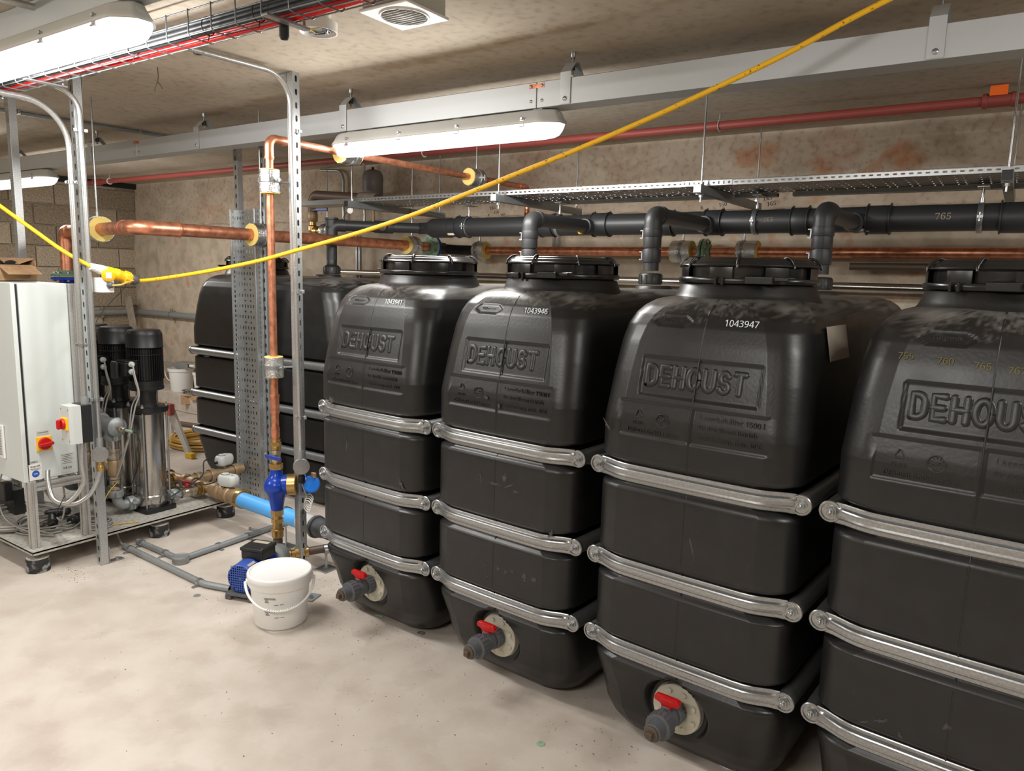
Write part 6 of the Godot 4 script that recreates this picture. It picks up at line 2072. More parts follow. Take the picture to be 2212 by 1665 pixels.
func lighting_trunk() -> void:
	var t := thing("lighting_trunking", "grey steel trunking carrying the nearest lit batten", "trunking")
	obj("trunking_length", g_box(Vector3(-1.86, CEIL - 0.05, -1.40), Vector3(5.2, 0.10, 0.075), 0.003), M.trunking, t)
	var t2 := thing("lighting_trunking", "grey trunking behind the camera carrying the rear battens", "trunking")
	obj("trunking_length", g_box(Vector3(-2.976, CEIL - 0.034, 0.837), Vector3(5.6, 0.068, 0.075), 0.003), M.trunking, t2)


func basket() -> void:
	var t := thing("cable_basket", "galvanised wire cable basket under the ceiling beside the nearest light", "cable basket")
	var x0 := -5.2
	var x1 := -1.16
	var near := -1.586
	var far := -1.679
	for q in [[2.460, near], [2.420, near], [2.378, near], [2.376, (near + far) / 2], [2.378, far], [2.420, far], [2.460, far]]:
		obj("long_wire", g_tube([Vector3(x0, q[0], q[1]), Vector3(x1, q[0], q[1])], 0.0026, 8), M.basket_wire, t)
	var u := Geo.new()
	u.tube(rounded([Vector3(0, 2.463, near + 0.005), Vector3(0, 2.372, near + 0.005), Vector3(0, 2.372, far - 0.005), Vector3(0, 2.463, far - 0.005)], 0.014, 4), 0.0025, 8)
	var um := u.mesh()
	var x := x0 + 0.03
	while x < x1:
		obj("cross_wire", um, M.basket_wire, t, Transform3D(Basis(), Vector3(x, 0, 0)))
		x += 0.13
	for q in [-3.59, -2.0]:   # where it is carried
		obj("basket_bracket", g_box(Vector3(q, 2.366, -1.637), Vector3(0.03, 0.008, 0.17), 0.002), M.zinc, t)
		obj("hanger_rod", g_tube([Vector3(q, 2.362, far - 0.03), Vector3(q, CEIL, far - 0.03)], 0.005, 8), M.zinc, t)
	rng.seed = 21
	for k in 9:
		var red := k >= 6
		var pts := []
		var y: float = [2.391, 2.391, 2.407, 2.407, 2.423, 2.422, 2.388, 2.389, 2.388][k]
		var z: float = [-1.601, -1.618, -1.606, -1.623, -1.604, -1.620, -1.642, -1.656, -1.669][k]
		for i in 12:
			pts.append(Vector3(lerpf(x0, x1, i / 11.0), y + rng.randf_range(-0.003, 0.003), z + rng.randf_range(-0.003, 0.003)))
		var g := g_tube(curve(pts, 5), 0.0088 if not red else 0.0068, 8)
		tag(obj("red_cable" if red else "black_cable", g, M.red_cable if red else M.black_cable), "red fire cable lying in the wire basket" if red else "black cable lying bundled in the wire basket", "cable", "red cables in the basket" if red else "black cables in the basket")
	var tie := Geo.new()
	var loop := []
	for k in 14:
		var a := TAU * k / 14
		loop.append(Vector3(0, 2.403 + sin(a) * 0.030, -1.611 + cos(a) * 0.026))
	tie.tube(loop, 0.002, 5, false, true)
	tie.tube([Vector3(0, 2.376, -1.614), Vector3(0.004, 2.356, -1.607)], 0.002, 5)
	var tm := tie.mesh()
	for q in [["leftmost, near the light's end", -2.84], ["middle one of the three", -2.37], ["rightmost, near the smoke detector", -2.10]]:
		tag(obj("cable_tie", tm, M.rubber, self, Transform3D(Basis(), Vector3(q[1], 0, 0))), "black cable tie round the black cables in the basket, " + q[0], "cable tie", "cable ties on the basket")
	tag(obj("rubber_foot", g_lathe([Vector2(0.0, 0.0), Vector2(0.012, 0.003), Vector2(0.016, 0.012), Vector2(0.016, 0.052), Vector2(0.0, 0.054)], Transform3D(Basis(), Vector3(-2.046, 2.325, -1.665)), 16), M.rubber), "black rubber buffer hanging under the wire basket by the smoke detector", "buffer")


func ceiling_things() -> void:
	var s := thing("ceiling_speaker", "white square ceiling box with a round grille", "speaker", Vector3(-1.786, 2.437, -1.948))
	obj("housing", g_box(Vector3(0, 0.052, 0), Vector3(0.196, 0.096, 0.196), 0.004), M.lamp_housing, s)
	obj("front_plate", g_box(Vector3(0, 0.003, 0), Vector3(0.212, 0.010, 0.212), 0.003), M.white_plastic, s)
	var gr := Geo.new()
	gr.lathe([Vector2(0.0, -0.006), Vector2(0.03, -0.0055), Vector2(0.06, -0.004), Vector2(0.078, -0.002)], 40)
	obj("grille", gr, M.grey_plastic, s)
	obj("grille_ring", g_lathe([Vector2(0.076, -0.001), Vector2(0.078, -0.005), Vector2(0.083, -0.005), Vector2(0.085, -0.001)], Transform3D(), 40), M.white_plastic, s)
	for k in 9:
		var z := (k - 4) * 0.016
		var w := sqrt(maxf(0.0, 0.073 * 0.073 - z * z))
		obj("grille_rib", g_tube([Vector3(-w, -0.0052, z), Vector3(w, -0.0052, z)], 0.0022, 6), M.light_grey, s)
	var d := thing("smoke_detector", "round white detector base with open wiring under the ceiling", "detector", Vector3(-2.237, 2.46, -1.976))
	obj("base", g_lathe([Vector2(0.058, 0.012), Vector2(0.066, 0.0), Vector2(0.069, 0.0), Vector2(0.069, 0.035), Vector2(0.055, 0.042), Vector2(0.045, 0.044), Vector2(0.045, 0.072), Vector2(0.0, 0.072)], Transform3D(), 40), M.white_plastic, d)
	obj("terminal_plate", g_lathe([Vector2(0.0, 0.012), Vector2(0.060, 0.012)], Transform3D(), 32), M.light_grey, d)
	rng.seed = 5
	for k in 7:
		var p := []
		var a := rng.randf() * TAU
		for i in 4:
			p.append(Vector3(cos(a + i * 0.9) * rng.randf_range(0.015, 0.05), rng.randf_range(0.002, 0.010), sin(a + i * 0.9) * rng.randf_range(0.015, 0.05)))
		obj("wire", g_tube(curve(p, 5), 0.0022, 6), [M.bright_blue, M.bronze, M.dull_yellow, M.grey_cable, M.zinc, M.black_cable, M.green_enamel][k], d)
	var hk := Geo.new()
	hk.tube(curve([Vector3(0, 0.05, 0), Vector3(0.003, 0.0, 0), Vector3(-0.004, -0.03, 0.006), Vector3(-0.010, -0.052, 0.012), Vector3(-0.004, -0.064, 0.014)], 5), 0.0022, 6)
	hk.tube(curve([Vector3(0.002, -0.02, 0.002), Vector3(0.014, -0.04, -0.006), Vector3(0.020, -0.050, -0.008)], 5), 0.0028, 6)
	tag(obj("wire_hook", hk, M.bronze, self, Transform3D(Basis(), Vector3(-3.511, CEIL - 0.048, -2.106))), "small dark wire hook hanging from the bare ceiling", "hook")
	for q in [["between the twin uprights and the rusty ceiling joint", -4.81, -2.48], ["above the upright tray, left of the conduit bend", -4.19, -3.16]]:
		pass
	# conduit clipped to the ceiling farther back
	var c := thing("ceiling_conduit", "thin galvanised conduit on the ceiling at the far left", "conduit")
	obj("pipe", g_tube([Vector3(-5.301, 2.513, -1.86), Vector3(-5.189, 2.513, -3.348)], 0.0125, 10), M.dull_zinc, c)
	for z in [-2.23, -2.585, -2.976]:
		obj("saddle", g_box(Vector3(lerpf(-5.301, -5.189, (-z - 1.86) / 1.488), 2.517, z), Vector3(0.05, 0.028, 0.016), 0.003), M.zinc, c)


func red_pipe() -> void:
	var t := thing("red_pipe", "red painted sprinkler pipe running under the ceiling along the back wall", "pipe")
	var y := 2.462
	var z := -4.278
	obj("pipe", g_tube([Vector3(-8.8, y, z), Vector3(4.4, y, z)], 0.0238, 20), M.red_paint, t)
	for x in [-8.37, -4.30, -0.172]:
		var g := Geo.new()
		g.lathe([Vector2(0.026, -0.07), Vector2(0.034, -0.068), Vector2(0.036, -0.05), Vector2(0.031, -0.045), Vector2(0.031, 0.045), Vector2(0.036, 0.05), Vector2(0.034, 0.068), Vector2(0.026, 0.07)], 20, along(Vector3(x, y, z), Vector3.RIGHT))
		if x > -1:
			g.lathe([Vector2(0.026, 0.0), Vector2(0.026, 0.045), Vector2(0.031, 0.05), Vector2(0.0, 0.052)], 18, along(Vector3(x, y, z), Vector3.UP))
		obj("coupling", g, M.red_paint, t)
	obj("branch_plug", g_lathe([Vector2(0.018, 2.510), Vector2(0.018, 2.523), Vector2(0.0, 2.524)], Transform3D(Basis(), Vector3(-0.172, 0, z)), 16), M.white_plastic, t)
	tag(obj("orange_tag", g_box(Vector3(-0.176, 2.500, z + 0.042), Vector3(0.072, 0.045, 0.003), 0.0008), M.orange), "bright orange square tag above the tee of the red pipe", "tag")
	var rings := [["far left, by the blockwork corner", -8.12], ["behind the lit batten", -3.72], ["above the middle of the perforated tray", -1.51], ["at the right end beyond the orange tag", 0.6]]
	for q in rings:
		var h := thing("pipe_ring", "white hanger ring on the red pipe, " + q[0], "pipe hanger", Vector3(q[1], y, z), 0.0, "hanger rings of the red pipe")
		var loop := []
		for k in 20:
			loop.append(Vector3(0, sin(TAU * k / 20) * 0.029, cos(TAU * k / 20) * 0.029))
		var g := Geo.new()
		g.tube(loop, 0.006, 8, false, true, 0.3, Vector3.RIGHT)
		obj("ring", g, M.white_plastic, h)
		obj("hanger_rod", g_tube([Vector3(0, 0.028, 0), Vector3(0, CEIL - y, 0)], 0.005, 8), M.zinc, h)


func tray_run() -> void:
	var t := thing("perforated_tray", "long perforated steel cable tray hung in front of the back wall", "cable tray")
	var x0 := -3.96
	var x1 := 0.64
	var y := 2.072
	var zn := -3.80
	var w := 0.42
	var cols := int((x1 - x0) / 0.0325)
	var g := Geo.new()
	g.xf = Transform3D(Basis(Vector3.RIGHT, PI / 2), Vector3((x0 + x1) / 2, y, zn - w / 2))
	g.punched(cols, 11, (x1 - x0) / cols, w / 11, 0.0016, func(i: int, j: int) -> Vector2:
		if j in [0, 10]:
			return Vector2.ZERO
		if j % 2:
			return Vector2(0.008, 0.026) if i % 3 else Vector2.ZERO
		return Vector2(0.020, 0.010) if i % 4 == 1 else Vector2.ZERO, 2)
	obj("perforated_base", g, M.zinc, t)
	for s in [0, 1]:
		var f := Geo.new()
		f.xf = Transform3D(Basis(), Vector3((x0 + x1) / 2, y + 0.0135, zn - s * w))
		f.punched(cols, 1, (x1 - x0) / cols, 0.027, 0.0016, func(_i: int, _j: int) -> Vector2: return Vector2(0.019, 0.008), 2)
		f.xf = Transform3D()
		f.tube([Vector3(x0, y + 0.027, zn - s * w), Vector3(x1, y + 0.027, zn - s * w)], 0.0022, 6)
		obj("slotted_edge", f, M.zinc, t)
	obj("coupler_plate", g_box(Vector3(-1.39, y + 0.014, zn + 0.002), Vector3(0.27, 0.028, 0.003), 0.001), M.zinc, t)
	var cross := Geo.new()
	cross.box(Vector3.ZERO, Vector3(0.013, 0.004, 0.0012), 0.0003)
	cross.box(Vector3.ZERO, Vector3(0.004, 0.013, 0.0012), 0.0003)
	var slot := g_box(Vector3.ZERO, Vector3(0.005, 0.015, 0.0012), 0.0003).mesh()
	var cm := cross.mesh()
	for k in 10:
		obj("fixing_hole", cm if k % 3 == 0 else slot, M.hole_black, t, Transform3D(Basis(), Vector3(-1.508 + k * 0.0262, y + 0.014, zn + 0.0036)))
	var ext := Geo.new()   # the plain length at the far left end
	ext.box(Vector3(-4.28, y + 0.010, zn - 0.02), Vector3(0.64, 0.034, 0.004), 0.001)
	ext.box(Vector3(-4.28, y - 0.005, zn - 0.12), Vector3(0.64, 0.003, 0.2), 0.001)
	obj("end_length", ext, M.zinc, t)
	var where := ["at the far left, over the sideways tank", "under the middle of the sagging yellow cable", "beside the coupler plate of the tray", "at the picture's right edge"]
	var k := 0
	for x in [-3.93, -2.67, -1.40, -0.09]:
		var c := thing("strut_hanger", "steel strut bracket under the perforated tray " + where[k], "bracket", Vector3(x, 0, 0), 0.0, "strut brackets carrying the tray")
		var ch := Geo.new()   # a U of folded steel, open side up
		for q in [[0, y - 0.043, 0.041, 0.0025], [-0.0195, y - 0.0225, 0.0025, 0.041], [0.0195, y - 0.0225, 0.0025, 0.041], [-0.0145, y - 0.003, 0.0105, 0.0025], [0.0145, y - 0.003, 0.0105, 0.0025]]:
			ch.box(Vector3(q[0], q[1], -4.23), Vector3(q[2], q[3], 1.06), 0.0005)
		obj("channel", ch, M.dull_zinc, c)
		obj("end_cover", g_box(Vector3(0, y - 0.0225, -3.7), Vector3(0.0405, 0.040, 0.006), 0.002), M.black_plastic if k in [0, 3] else M.zinc, c)
		for z in [-3.755, -4.71]:
			rod("hanger_rod", Vector3(0, y - 0.085, z), Vector3(0, CEIL + 0.003, z), c)
			var n := Geo.new()
			hex_head(n, along(Vector3(0, y - 0.062, z), Vector3.UP), 0.012, 0.012)
			hex_head(n, along(Vector3(0, y + 0.003, z), Vector3.UP), 0.012, 0.012)
			n.box(Vector3(0, y - 0.047, z), Vector3(0.042, 0.004, 0.04), 0.001)
			obj("nut_and_washer", n, M.zinc, c)
		k += 1
	for q in [[-2.62, -1.45, "left length, behind the first bracket"], [-1.36, -1.13, "short stub beside the coupler"], [-1.05, 0.6, "long length at the right"]]:
		var r := Geo.new()
		for s in [[0, 2.047, 0.041, 0.0025], [-0.0195, 2.056, 0.0025, 0.021], [0.0195, 2.056, 0.0025, 0.021]]:
			r.box(Vector3((q[0] + q[1]) / 2, s[1], -4.19 + s[0]), Vector3(q[1] - q[0], s[3], s[2]), 0.0005)
		tag(obj("strut_rail", r, M.dull_zinc), "shallow steel strut rail under the tray's rear edge, " + q[2], "rail", "strut rails under the tray")


func collar(g: Geo, at: Vector3, dir: Vector3, r: float, l: float, seg := 28) -> void:   # a socket on a pipe
	g.lathe([Vector2(r * 0.86, -l / 2), Vector2(r * 0.98, -l / 2), Vector2(r, -l / 2 + 0.003), Vector2(r, l / 2 - 0.003), Vector2(r * 0.98, l / 2), Vector2(r * 0.86, l / 2)], seg, along(at, dir))


func black_pipes() -> void:
	var t := thing("black_waste_pipe", "thick black plastic pipe along the wall with branches down to the tanks", "pipe")
	var y := 1.903
	var z := -4.10
	var r := 0.0625
	obj("main_pipe", g_tube([Vector3(-3.42, y, z), Vector3(0.9, y + 0.012, z)], r, 36), M.black_pipe, t)
	obj("reducer", g_lathe([Vector2(0.036, -0.14), Vector2(0.040, -0.135), Vector2(0.040, -0.06), Vector2(0.060, -0.02), Vector2(0.067, 0.0), Vector2(0.067, 0.16), Vector2(0.062, 0.162)], along(Vector3(-3.47, y, z), Vector3.RIGHT), 36), M.black_pipe, t)
	for q in [[-3.20, 0.09], [-2.52, 0.10], [-2.14, 0.11], [-1.72, 0.09], [-1.44, 0.10], [-0.98, 0.09], [-0.61, 0.11], [-0.03, 0.16]]:
		var g := Geo.new()
		collar(g, Vector3(q[0], y + 0.005, z), Vector3.RIGHT, r + 0.007, q[1], 36)
		for s in [-1, 1]:
			g.lathe([Vector2(r + 0.006, -0.004), Vector2(r + 0.012, -0.003), Vector2(r + 0.012, 0.003), Vector2(r + 0.006, 0.004)], 36, along(Vector3(q[0] + s * (q[1] / 2 - 0.004), y + 0.005, z), Vector3.RIGHT))
			g.box(Vector3(q[0] + s * (q[1] / 2 - 0.004), y + r + 0.016, z), Vector3(0.010, 0.014, 0.012), 0.002)
		obj("coupling", g, M.black_pipe, t)
	var down := [[-2.206, -3.40, 0.0], [-1.466, -3.33, 0.0], [-0.712, -3.37, 0.0]]
	for q in down:
		var x: float = q[0]
		var zz: float = q[1]
		var yb := 1.893
		var g := Geo.new()
		g.tube([Vector3(x, yb, z + 0.02), Vector3(x, yb, zz - 0.06)], 0.0375, 24)
		obj("branch_pipe", g, M.black_pipe, t)
		var s := Geo.new()   # the tee's side socket
		s.lathe([Vector2(0.048, -0.02), Vector2(0.048, 0.10), Vector2(0.045, 0.105), Vector2(0.038, 0.106)], 28, along(Vector3(x, yb, z), Vector3(0, 0, 1)))
		obj("tee_socket", s, M.black_pipe, t)
		var e := Geo.new()   # the elbow
		e.tube(rounded([Vector3(x, yb, zz - 0.085), Vector3(x, yb, zz), Vector3(x, yb - 0.085, zz)], 0.055, 8), 0.0425, 24)
		collar(e, Vector3(x, yb, zz - 0.075), Vector3(0, 0, 1), 0.0455, 0.035)
		collar(e, Vector3(x, yb - 0.085, zz), Vector3.UP, 0.0455, 0.04)
		obj("elbow", e, M.black_pipe, t)
		var d := Geo.new()
		d.tube([Vector3(x, yb - 0.07, zz), Vector3(x, 1.63, zz)], 0.0365, 24)
		collar(d, Vector3(x, 1.775, zz), Vector3.UP, 0.0425, 0.075)
		collar(d, Vector3(x, 1.70, zz), Vector3.UP, 0.0435, 0.06)
		obj("drop_pipe", d, M.black_pipe, t)
		var c := Geo.new()
		c.lathe([Vector2(0.03, 1.565), Vector2(0.053, 1.565), Vector2(0.054, 1.57), Vector2(0.054, 1.612), Vector2(0.050, 1.617), Vector2(0.036, 1.619)], 28, Transform3D(Basis(), Vector3(x, 0, zz)))
		for k in 12:
			var a := TAU * k / 12
			c.xf = Transform3D(Basis(Vector3.UP, a), Vector3(x, 0, zz))
			c.box(Vector3(0.054, 1.59, 0), Vector3(0.006, 0.042, 0.012), 0.002)
		obj("screw_cap", c, M.black_plastic, t)
		var lug := Geo.new()
		for yy in [1.80, 1.70]:
			lug.box(Vector3(x - 0.046, yy, zz + 0.008), Vector3(0.006, 0.042, 0.010), 0.001)
			for v in [-0.018, 0.018]:
				lug.box(Vector3(x - 0.052, yy + v, zz + 0.008), Vector3(0.014, 0.006, 0.012), 0.001)
		obj("clip", lug, M.zinc, t)
	# the thinner pipe to the tank that stands sideways
	var p := Geo.new()
	p.tube(rounded([Vector3(-3.955, 1.66, -3.588), Vector3(-3.955, 1.897, -3.588), Vector3(-3.60, 1.903, -4.08)], 0.05, 6), 0.036, 24)
	obj("branch_pipe", p, M.black_pipe, t)
	var e2 := Geo.new()
	e2.tube(rounded([Vector3(-3.955, 1.81, -3.588), Vector3(-3.955, 1.897, -3.588), Vector3(-3.90, 1.898, -3.664)], 0.05, 6), 0.042, 24)
	e2.lathe([Vector2(0.04, 0.0), Vector2(0.04, 0.045), Vector2(0.046, 0.048), Vector2(0.046, 0.06), Vector2(0.0, 0.062)], 24, Transform3D(Basis(), Vector3(-3.955, 1.887, -3.588)))
	obj("elbow", e2, M.black_pipe, t)
	var md := Vector3(-0.585, 0.0, -0.81)
	var e3 := Geo.new()
	collar(e3, Vector3(-3.745, 1.90, -3.88), Vector3(0.355, 0.0, -0.492), 0.043, 0.13)
	e3.lathe([Vector2(0.036, 0.0), Vector2(0.036, 0.05), Vector2(0.028, 0.062), Vector2(0.0, 0.066)], 24, along(Vector3(-3.745, 1.90, -3.88), Vector3(0.55, 0.0, 0.83)))
	obj("tee", e3, M.black_pipe, t)
	var d2 := Geo.new()
	d2.lathe([Vector2(0.034, 1.63), Vector2(0.036, 1.68), Vector2(0.030, 1.69), Vector2(0.034, 1.70), Vector2(0.034, 1.76), Vector2(0.038, 1.77), Vector2(0.038, 1.83)], 24, Transform3D(Basis(), Vector3(-3.955, 0, -3.588)))
	d2.lathe([Vector2(0.03, 1.562), Vector2(0.056, 1.562), Vector2(0.057, 1.567), Vector2(0.057, 1.61), Vector2(0.053, 1.616), Vector2(0.034, 1.63)], 24, Transform3D(Basis(), Vector3(-3.955, 0, -3.588)))
	for k in 12:
		var a := TAU * k / 12
		d2.xf = Transform3D(Basis(Vector3.UP, a), Vector3(-3.955, 0, -3.588))
		d2.box(Vector3(0.057, 1.59, 0), Vector3(0.006, 0.042, 0.012), 0.002)
	obj("screw_cap", d2, M.black_plastic, t)
	# stickers and pencilled numbers on the pipe
	for q in [[-3.30, "left"], [-2.23, "middle"], [-0.69, "right"]]:
		var l := Geo.new()
		l.box(Vector3(-0.024, 0, 0), Vector3(0.048, 0.017, 0.0012), 0.0)
		var o := obj("yellow_label", l, M.yellow_plastic, t, facing(Vector3(q[0], y - 0.046, z + r * 0.72), Vector3(0, -0.75, 0.8)))
		obj("print", g_box(Vector3(0.024, 0, 0), Vector3(0.048, 0.017, 0.0012), 0.0), M.label_white, o)
		obj("print", writing("101", 0.010, 0.0006, true), M.ink, o, Transform3D(Basis(), Vector3(-0.024, 0, 0.001)))
	for q in [[-0.33, "765"], [-1.13, "165"]]:
		obj("pencilled_number", writing(q[1], 0.030 if q[0] > -1 else 0.022, 0.0008, false, "Droid Serif"), M.timber, t, facing(Vector3(q[0], y + 0.012, z + r + 0.001), Vector3(0, 0.1, 1)))
	var k := 0
	for x in [-3.16, -2.44, -1.21, -0.185]:
		var c := thing("pipe_clip", "steel pipe clip with rod on the thick black pipe, " + ["leftmost one", "behind the first tank's elbow", "right of the second tank's branch", "at the far right"][k], "pipe clip", Vector3(x, y + 0.006, z), 0.0, "clips of the black pipe")
		var g := Geo.new()
		g.lathe([Vector2(r + 0.001, -0.012), Vector2(r + 0.006, -0.012), Vector2(r + 0.0075, -0.006), Vector2(r + 0.0075, 0.006), Vector2(r + 0.006, 0.012), Vector2(r + 0.001, 0.012)], 36, along(Vector3.ZERO, Vector3.RIGHT))
		obj("band", g, M.zinc, c)
		var ears := Geo.new()
		for s in [-1, 1]:
			ears.box(Vector3(0, 0, s * (r + 0.017)), Vector3(0.022, 0.016, 0.022), 0.002)
			ears.tube([Vector3(0, -0.02, s * (r + 0.019)), Vector3(0, 0.02, s * (r + 0.019))], 0.004, 8)
		obj("ear", ears, M.zinc, c)
		var hd := Geo.new()
		hd.tube([Vector3(0, r + 0.005, 0), Vector3(0, 0.138, 0)], 0.0052, 8)
		hd.lathe([Vector2(0.010, r + 0.004), Vector2(0.010, r + 0.028), Vector2(0.0, r + 0.029)], 6)
		hd.box(Vector3(0, 0.139, -0.02), Vector3(0.05, 0.005, 0.10), 0.001)
		obj("hanger_rod", hd, M.zinc, c)
		k += 1


func support_ring(at: Vector3, dir: Vector3, rp: float, ro: float, l: float, label: String, up_to := 0.0, band_at := 0.0) -> Node3D:   # a foam pipe support in a foil jacket
	var t := thing("pipe_support", label, "pipe support", at, 0.0, "insulated pipe supports")
	var f := along(Vector3.ZERO, dir)
	obj("foam", g_lathe([Vector2(rp, -l / 2), Vector2(ro - 0.002, -l / 2), Vector2(ro - 0.002, l / 2), Vector2(rp, l / 2)], f, 32), M.foam, t)
	obj("foil_jacket", g_lathe([Vector2(ro - 0.001, -l * 0.46), Vector2(ro + 0.001, -l * 0.46), Vector2(ro + 0.001, l * 0.46), Vector2(ro - 0.001, l * 0.46)], f, 32), M.foil, t)
	var b := Geo.new()
	b.lathe([Vector2(ro, band_at - 0.011), Vector2(ro + 0.004, band_at - 0.011), Vector2(ro + 0.005, band_at - 0.006), Vector2(ro + 0.003, band_at), Vector2(ro + 0.005, band_at + 0.006), Vector2(ro + 0.004, band_at + 0.011), Vector2(ro, band_at + 0.011)], 32, f)
	obj("clamp_band", b, M.zinc, t)
	var side := dir.cross(Vector3.UP).normalized() if absf(dir.y) < 0.9 else Vector3.RIGHT
	var ears := Geo.new()
	for s in [-1, 1]:
		ears.xf = facing(dir.normalized() * band_at + side * s * (ro + 0.013), Vector3.UP if absf(dir.y) < 0.9 else Vector3.BACK, dir)
		ears.box(Vector3.ZERO, Vector3(0.024, 0.018, 0.012), 0.002)
		ears.tube([Vector3(0.003 * s, 0, -0.018), Vector3(0.003 * s, 0, 0.018)], 0.0042, 8)
	obj("clamp_ear", ears, M.zinc, t)
	if up_to > 0.0:
		obj("hanger_rod", g_tube([Vector3(0, ro, 0) + dir.normalized() * band_at, Vector3(0, up_to - at.y, 0) + dir.normalized() * band_at], 0.005, 8), M.zinc, t)
		obj("rod_socket", g_tube([Vector3(0, ro, 0) + dir.normalized() * band_at, Vector3(0, ro + 0.03, 0) + dir.normalized() * band_at], 0.008, 8), M.zinc, t)
	return t


func flange_pair(t: Node3D, at: Vector3, dir: Vector3, r: float, m1: Material, m2: Material) -> void:
	for s in [-1, 1]:
		var g := Geo.new()
		g.lathe([Vector2(0.02, 0.004), Vector2(r - 0.002, 0.004), Vector2(r, 0.006), Vector2(r, 0.018), Vector2(r - 0.002, 0.020), Vector2(r * 0.62, 0.021), Vector2(r * 0.55, 0.04), Vector2(0.02, 0.041)], 36, along(at, dir * s))
		var o := obj("flange", g, m1 if s > 0 else m2, t)
		var b := Geo.new()
		for k in 8:
			var a := TAU * (k + 0.5) / 8
			hex_head(b, along(at, dir * s) * Transform3D(Basis(), Vector3(cos(a) * r * 0.78, 0.020, sin(a) * r * 0.78)), 0.0105, 0.010)
		obj("bolts", b, M.zinc, o).set_meta("kind", "stuff")


func copper_main() -> void:
	var t := thing("copper_main", "thick copper pipe running from the far-left riser back toward the wall", "pipe")
	var y := 1.793
	var r := 0.036
	var pts := [Vector3(-5.069, 1.526, -2.367), Vector3(-5.069, y, -2.367), Vector3(-3.962, y, -2.195), Vector3(-3.897, y, -2.325), Vector3(-3.897, y, -4.520)]
	obj("riser", g_tube([pts[0], pts[1] + Vector3(0, -0.05, 0)], r, 28), M.copper, t)
	var e := Geo.new()
	e.tube(rounded([pts[0] + Vector3(0, 0.16, 0), pts[1], pts[1] + (pts[2] - pts[1]).normalized() * 0.10], 0.07, 8), r + 0.004, 28)
	obj("elbow", e, M.copper, t)
	obj("pipe", g_tube([pts[1] + (pts[2] - pts[1]).normalized() * 0.06, pts[2] - (pts[2] - pts[1]).normalized() * 0.05], r, 28), M.copper, t)
	var e2 := Geo.new()
	e2.tube(rounded([pts[2] - (pts[2] - pts[1]).normalized() * 0.13, Vector3(-3.920, y, -2.188), pts[3] + Vector3(0, 0, -0.10)], 0.085, 10), r + 0.004, 28)
	for q in [[pts[2] - (pts[2] - pts[1]).normalized() * 0.12, pts[2] - pts[1]], [pts[3] + Vector3(0, 0, -0.09), Vector3(0, 0, 1)]]:
		collar(e2, q[0], q[1], r + 0.0065, 0.018)
	obj("elbow", e2, M.copper, t)
	obj("pipe", g_tube([pts[3] + Vector3(0, 0, -0.06), pts[4]], r, 28), M.copper, t)
	# the flanged valve by the wall
	flange_pair(t, Vector3(-3.897, y, -4.575), Vector3(0, 0, 1), 0.092, M.sage, M.blue_enamel)
	obj("valve_body", g_tube([Vector3(-3.897, y, -4.61), Vector3(-3.87, y - 0.01, -4.70)], 0.047, 24), M.black_plastic, t)
	obj("rubber_joint", g_tube(rounded([Vector3(-3.87, y - 0.01, -4.69), Vector3(-3.80, y - 0.015, -4.743), Vector3(-3.59, y - 0.02, -4.743)], 0.05), 0.038, 24), M.rubber, t)
	support_ring(Vector3(-4.464, y, -2.272), pts[2] - pts[1], r, 0.072, 0.107, "foil covered pipe support with pale yellow foam, left of the twin uprights", CEIL, -0.01)
	support_ring(Vector3(-3.897, y, -2.948), Vector3(0, 0, 1), r, 0.069, 0.116, "foil covered pipe support in front of the upright perforated tray", CEIL, -0.02)
	support_ring(Vector3(-3.897, y, -4.334), Vector3(0, 0, 1), r, 0.069, 0.116, "foil covered pipe support behind the first tank's lid, on the thick copper pipe", 2.4, -0.01)
	# copper along the back wall
	var w := thing("wall_copper_pipe", "long copper pipe along the back wall behind the tank lids", "pipe")
	y = 1.772
	var z := -4.743
	obj("pipe", g_tube([Vector3(-3.59, y, z), Vector3(-1.767, y, z)], 0.0312, 24), M.copper, w)
	obj("pipe", g_tube([Vector3(-1.674, y, z), Vector3(1.5, y, z)], 0.0312, 24), M.copper, w)
	flange_pair(w, Vector3(-1.72, y, z), Vector3.RIGHT, 0.084, M.sage, M.sage)
	obj("lower_pipe", g_tube([Vector3(-0.84, 1.693, z - 0.02), Vector3(1.5, 1.693, z - 0.02)], 0.022, 16), M.bronze, w)
	support_ring(Vector3(-3.525, y, z), Vector3.RIGHT, 0.0312, 0.069, 0.11, "foil covered pipe support behind the gap between the first two tank lids", 2.0, -0.02)
	support_ring(Vector3(-1.87, y, z), Vector3.RIGHT, 0.0312, 0.071, 0.14, "wide shiny pipe support beside the sage green flange on the wall", 1.95, 0.0)
	support_ring(Vector3(-1.437, y, z), Vector3.RIGHT, 0.0312, 0.069, 0.13, "shiny pipe support right of the sage green flange on the wall", 1.95, -0.03)
	for x in [-4.94, -2.88]:
		var s := thing("pipe_stand", "slim steel strut standing behind the tanks, " + ("left of the first tank's lid" if x < -4 else "left of the second tank's lid"), "strut", Vector3.ZERO, 0.0)
		for q in [-0.018, 0.018]:
			obj("leg", g_box(Vector3(x + q, 0.95, -4.80), Vector3(0.014, 1.9, 0.03), 0.001), M.zinc, s)
	var st := thing("steel_rail", "bright steel pipe along the wall just above the tank tops", "pipe")
	obj("pipe", g_tube([Vector3(-5.208, 1.575, -4.724), Vector3(1.116, 1.575, -4.724)], 0.024, 16), M.steel, st)
	obj("coupling", g_tube([Vector3(-4.604, 1.575, -4.724), Vector3(-4.51, 1.575, -4.724)], 0.030, 16), M.steel, st)
	# the thinner copper pipe from the meter
	var m := thing("copper_riser", "vertical copper pipe with a blue water meter, bending over toward the wall", "pipe")
	var x := -3.083
	var zz := -2.404
	y = 2.217
	r = 0.019
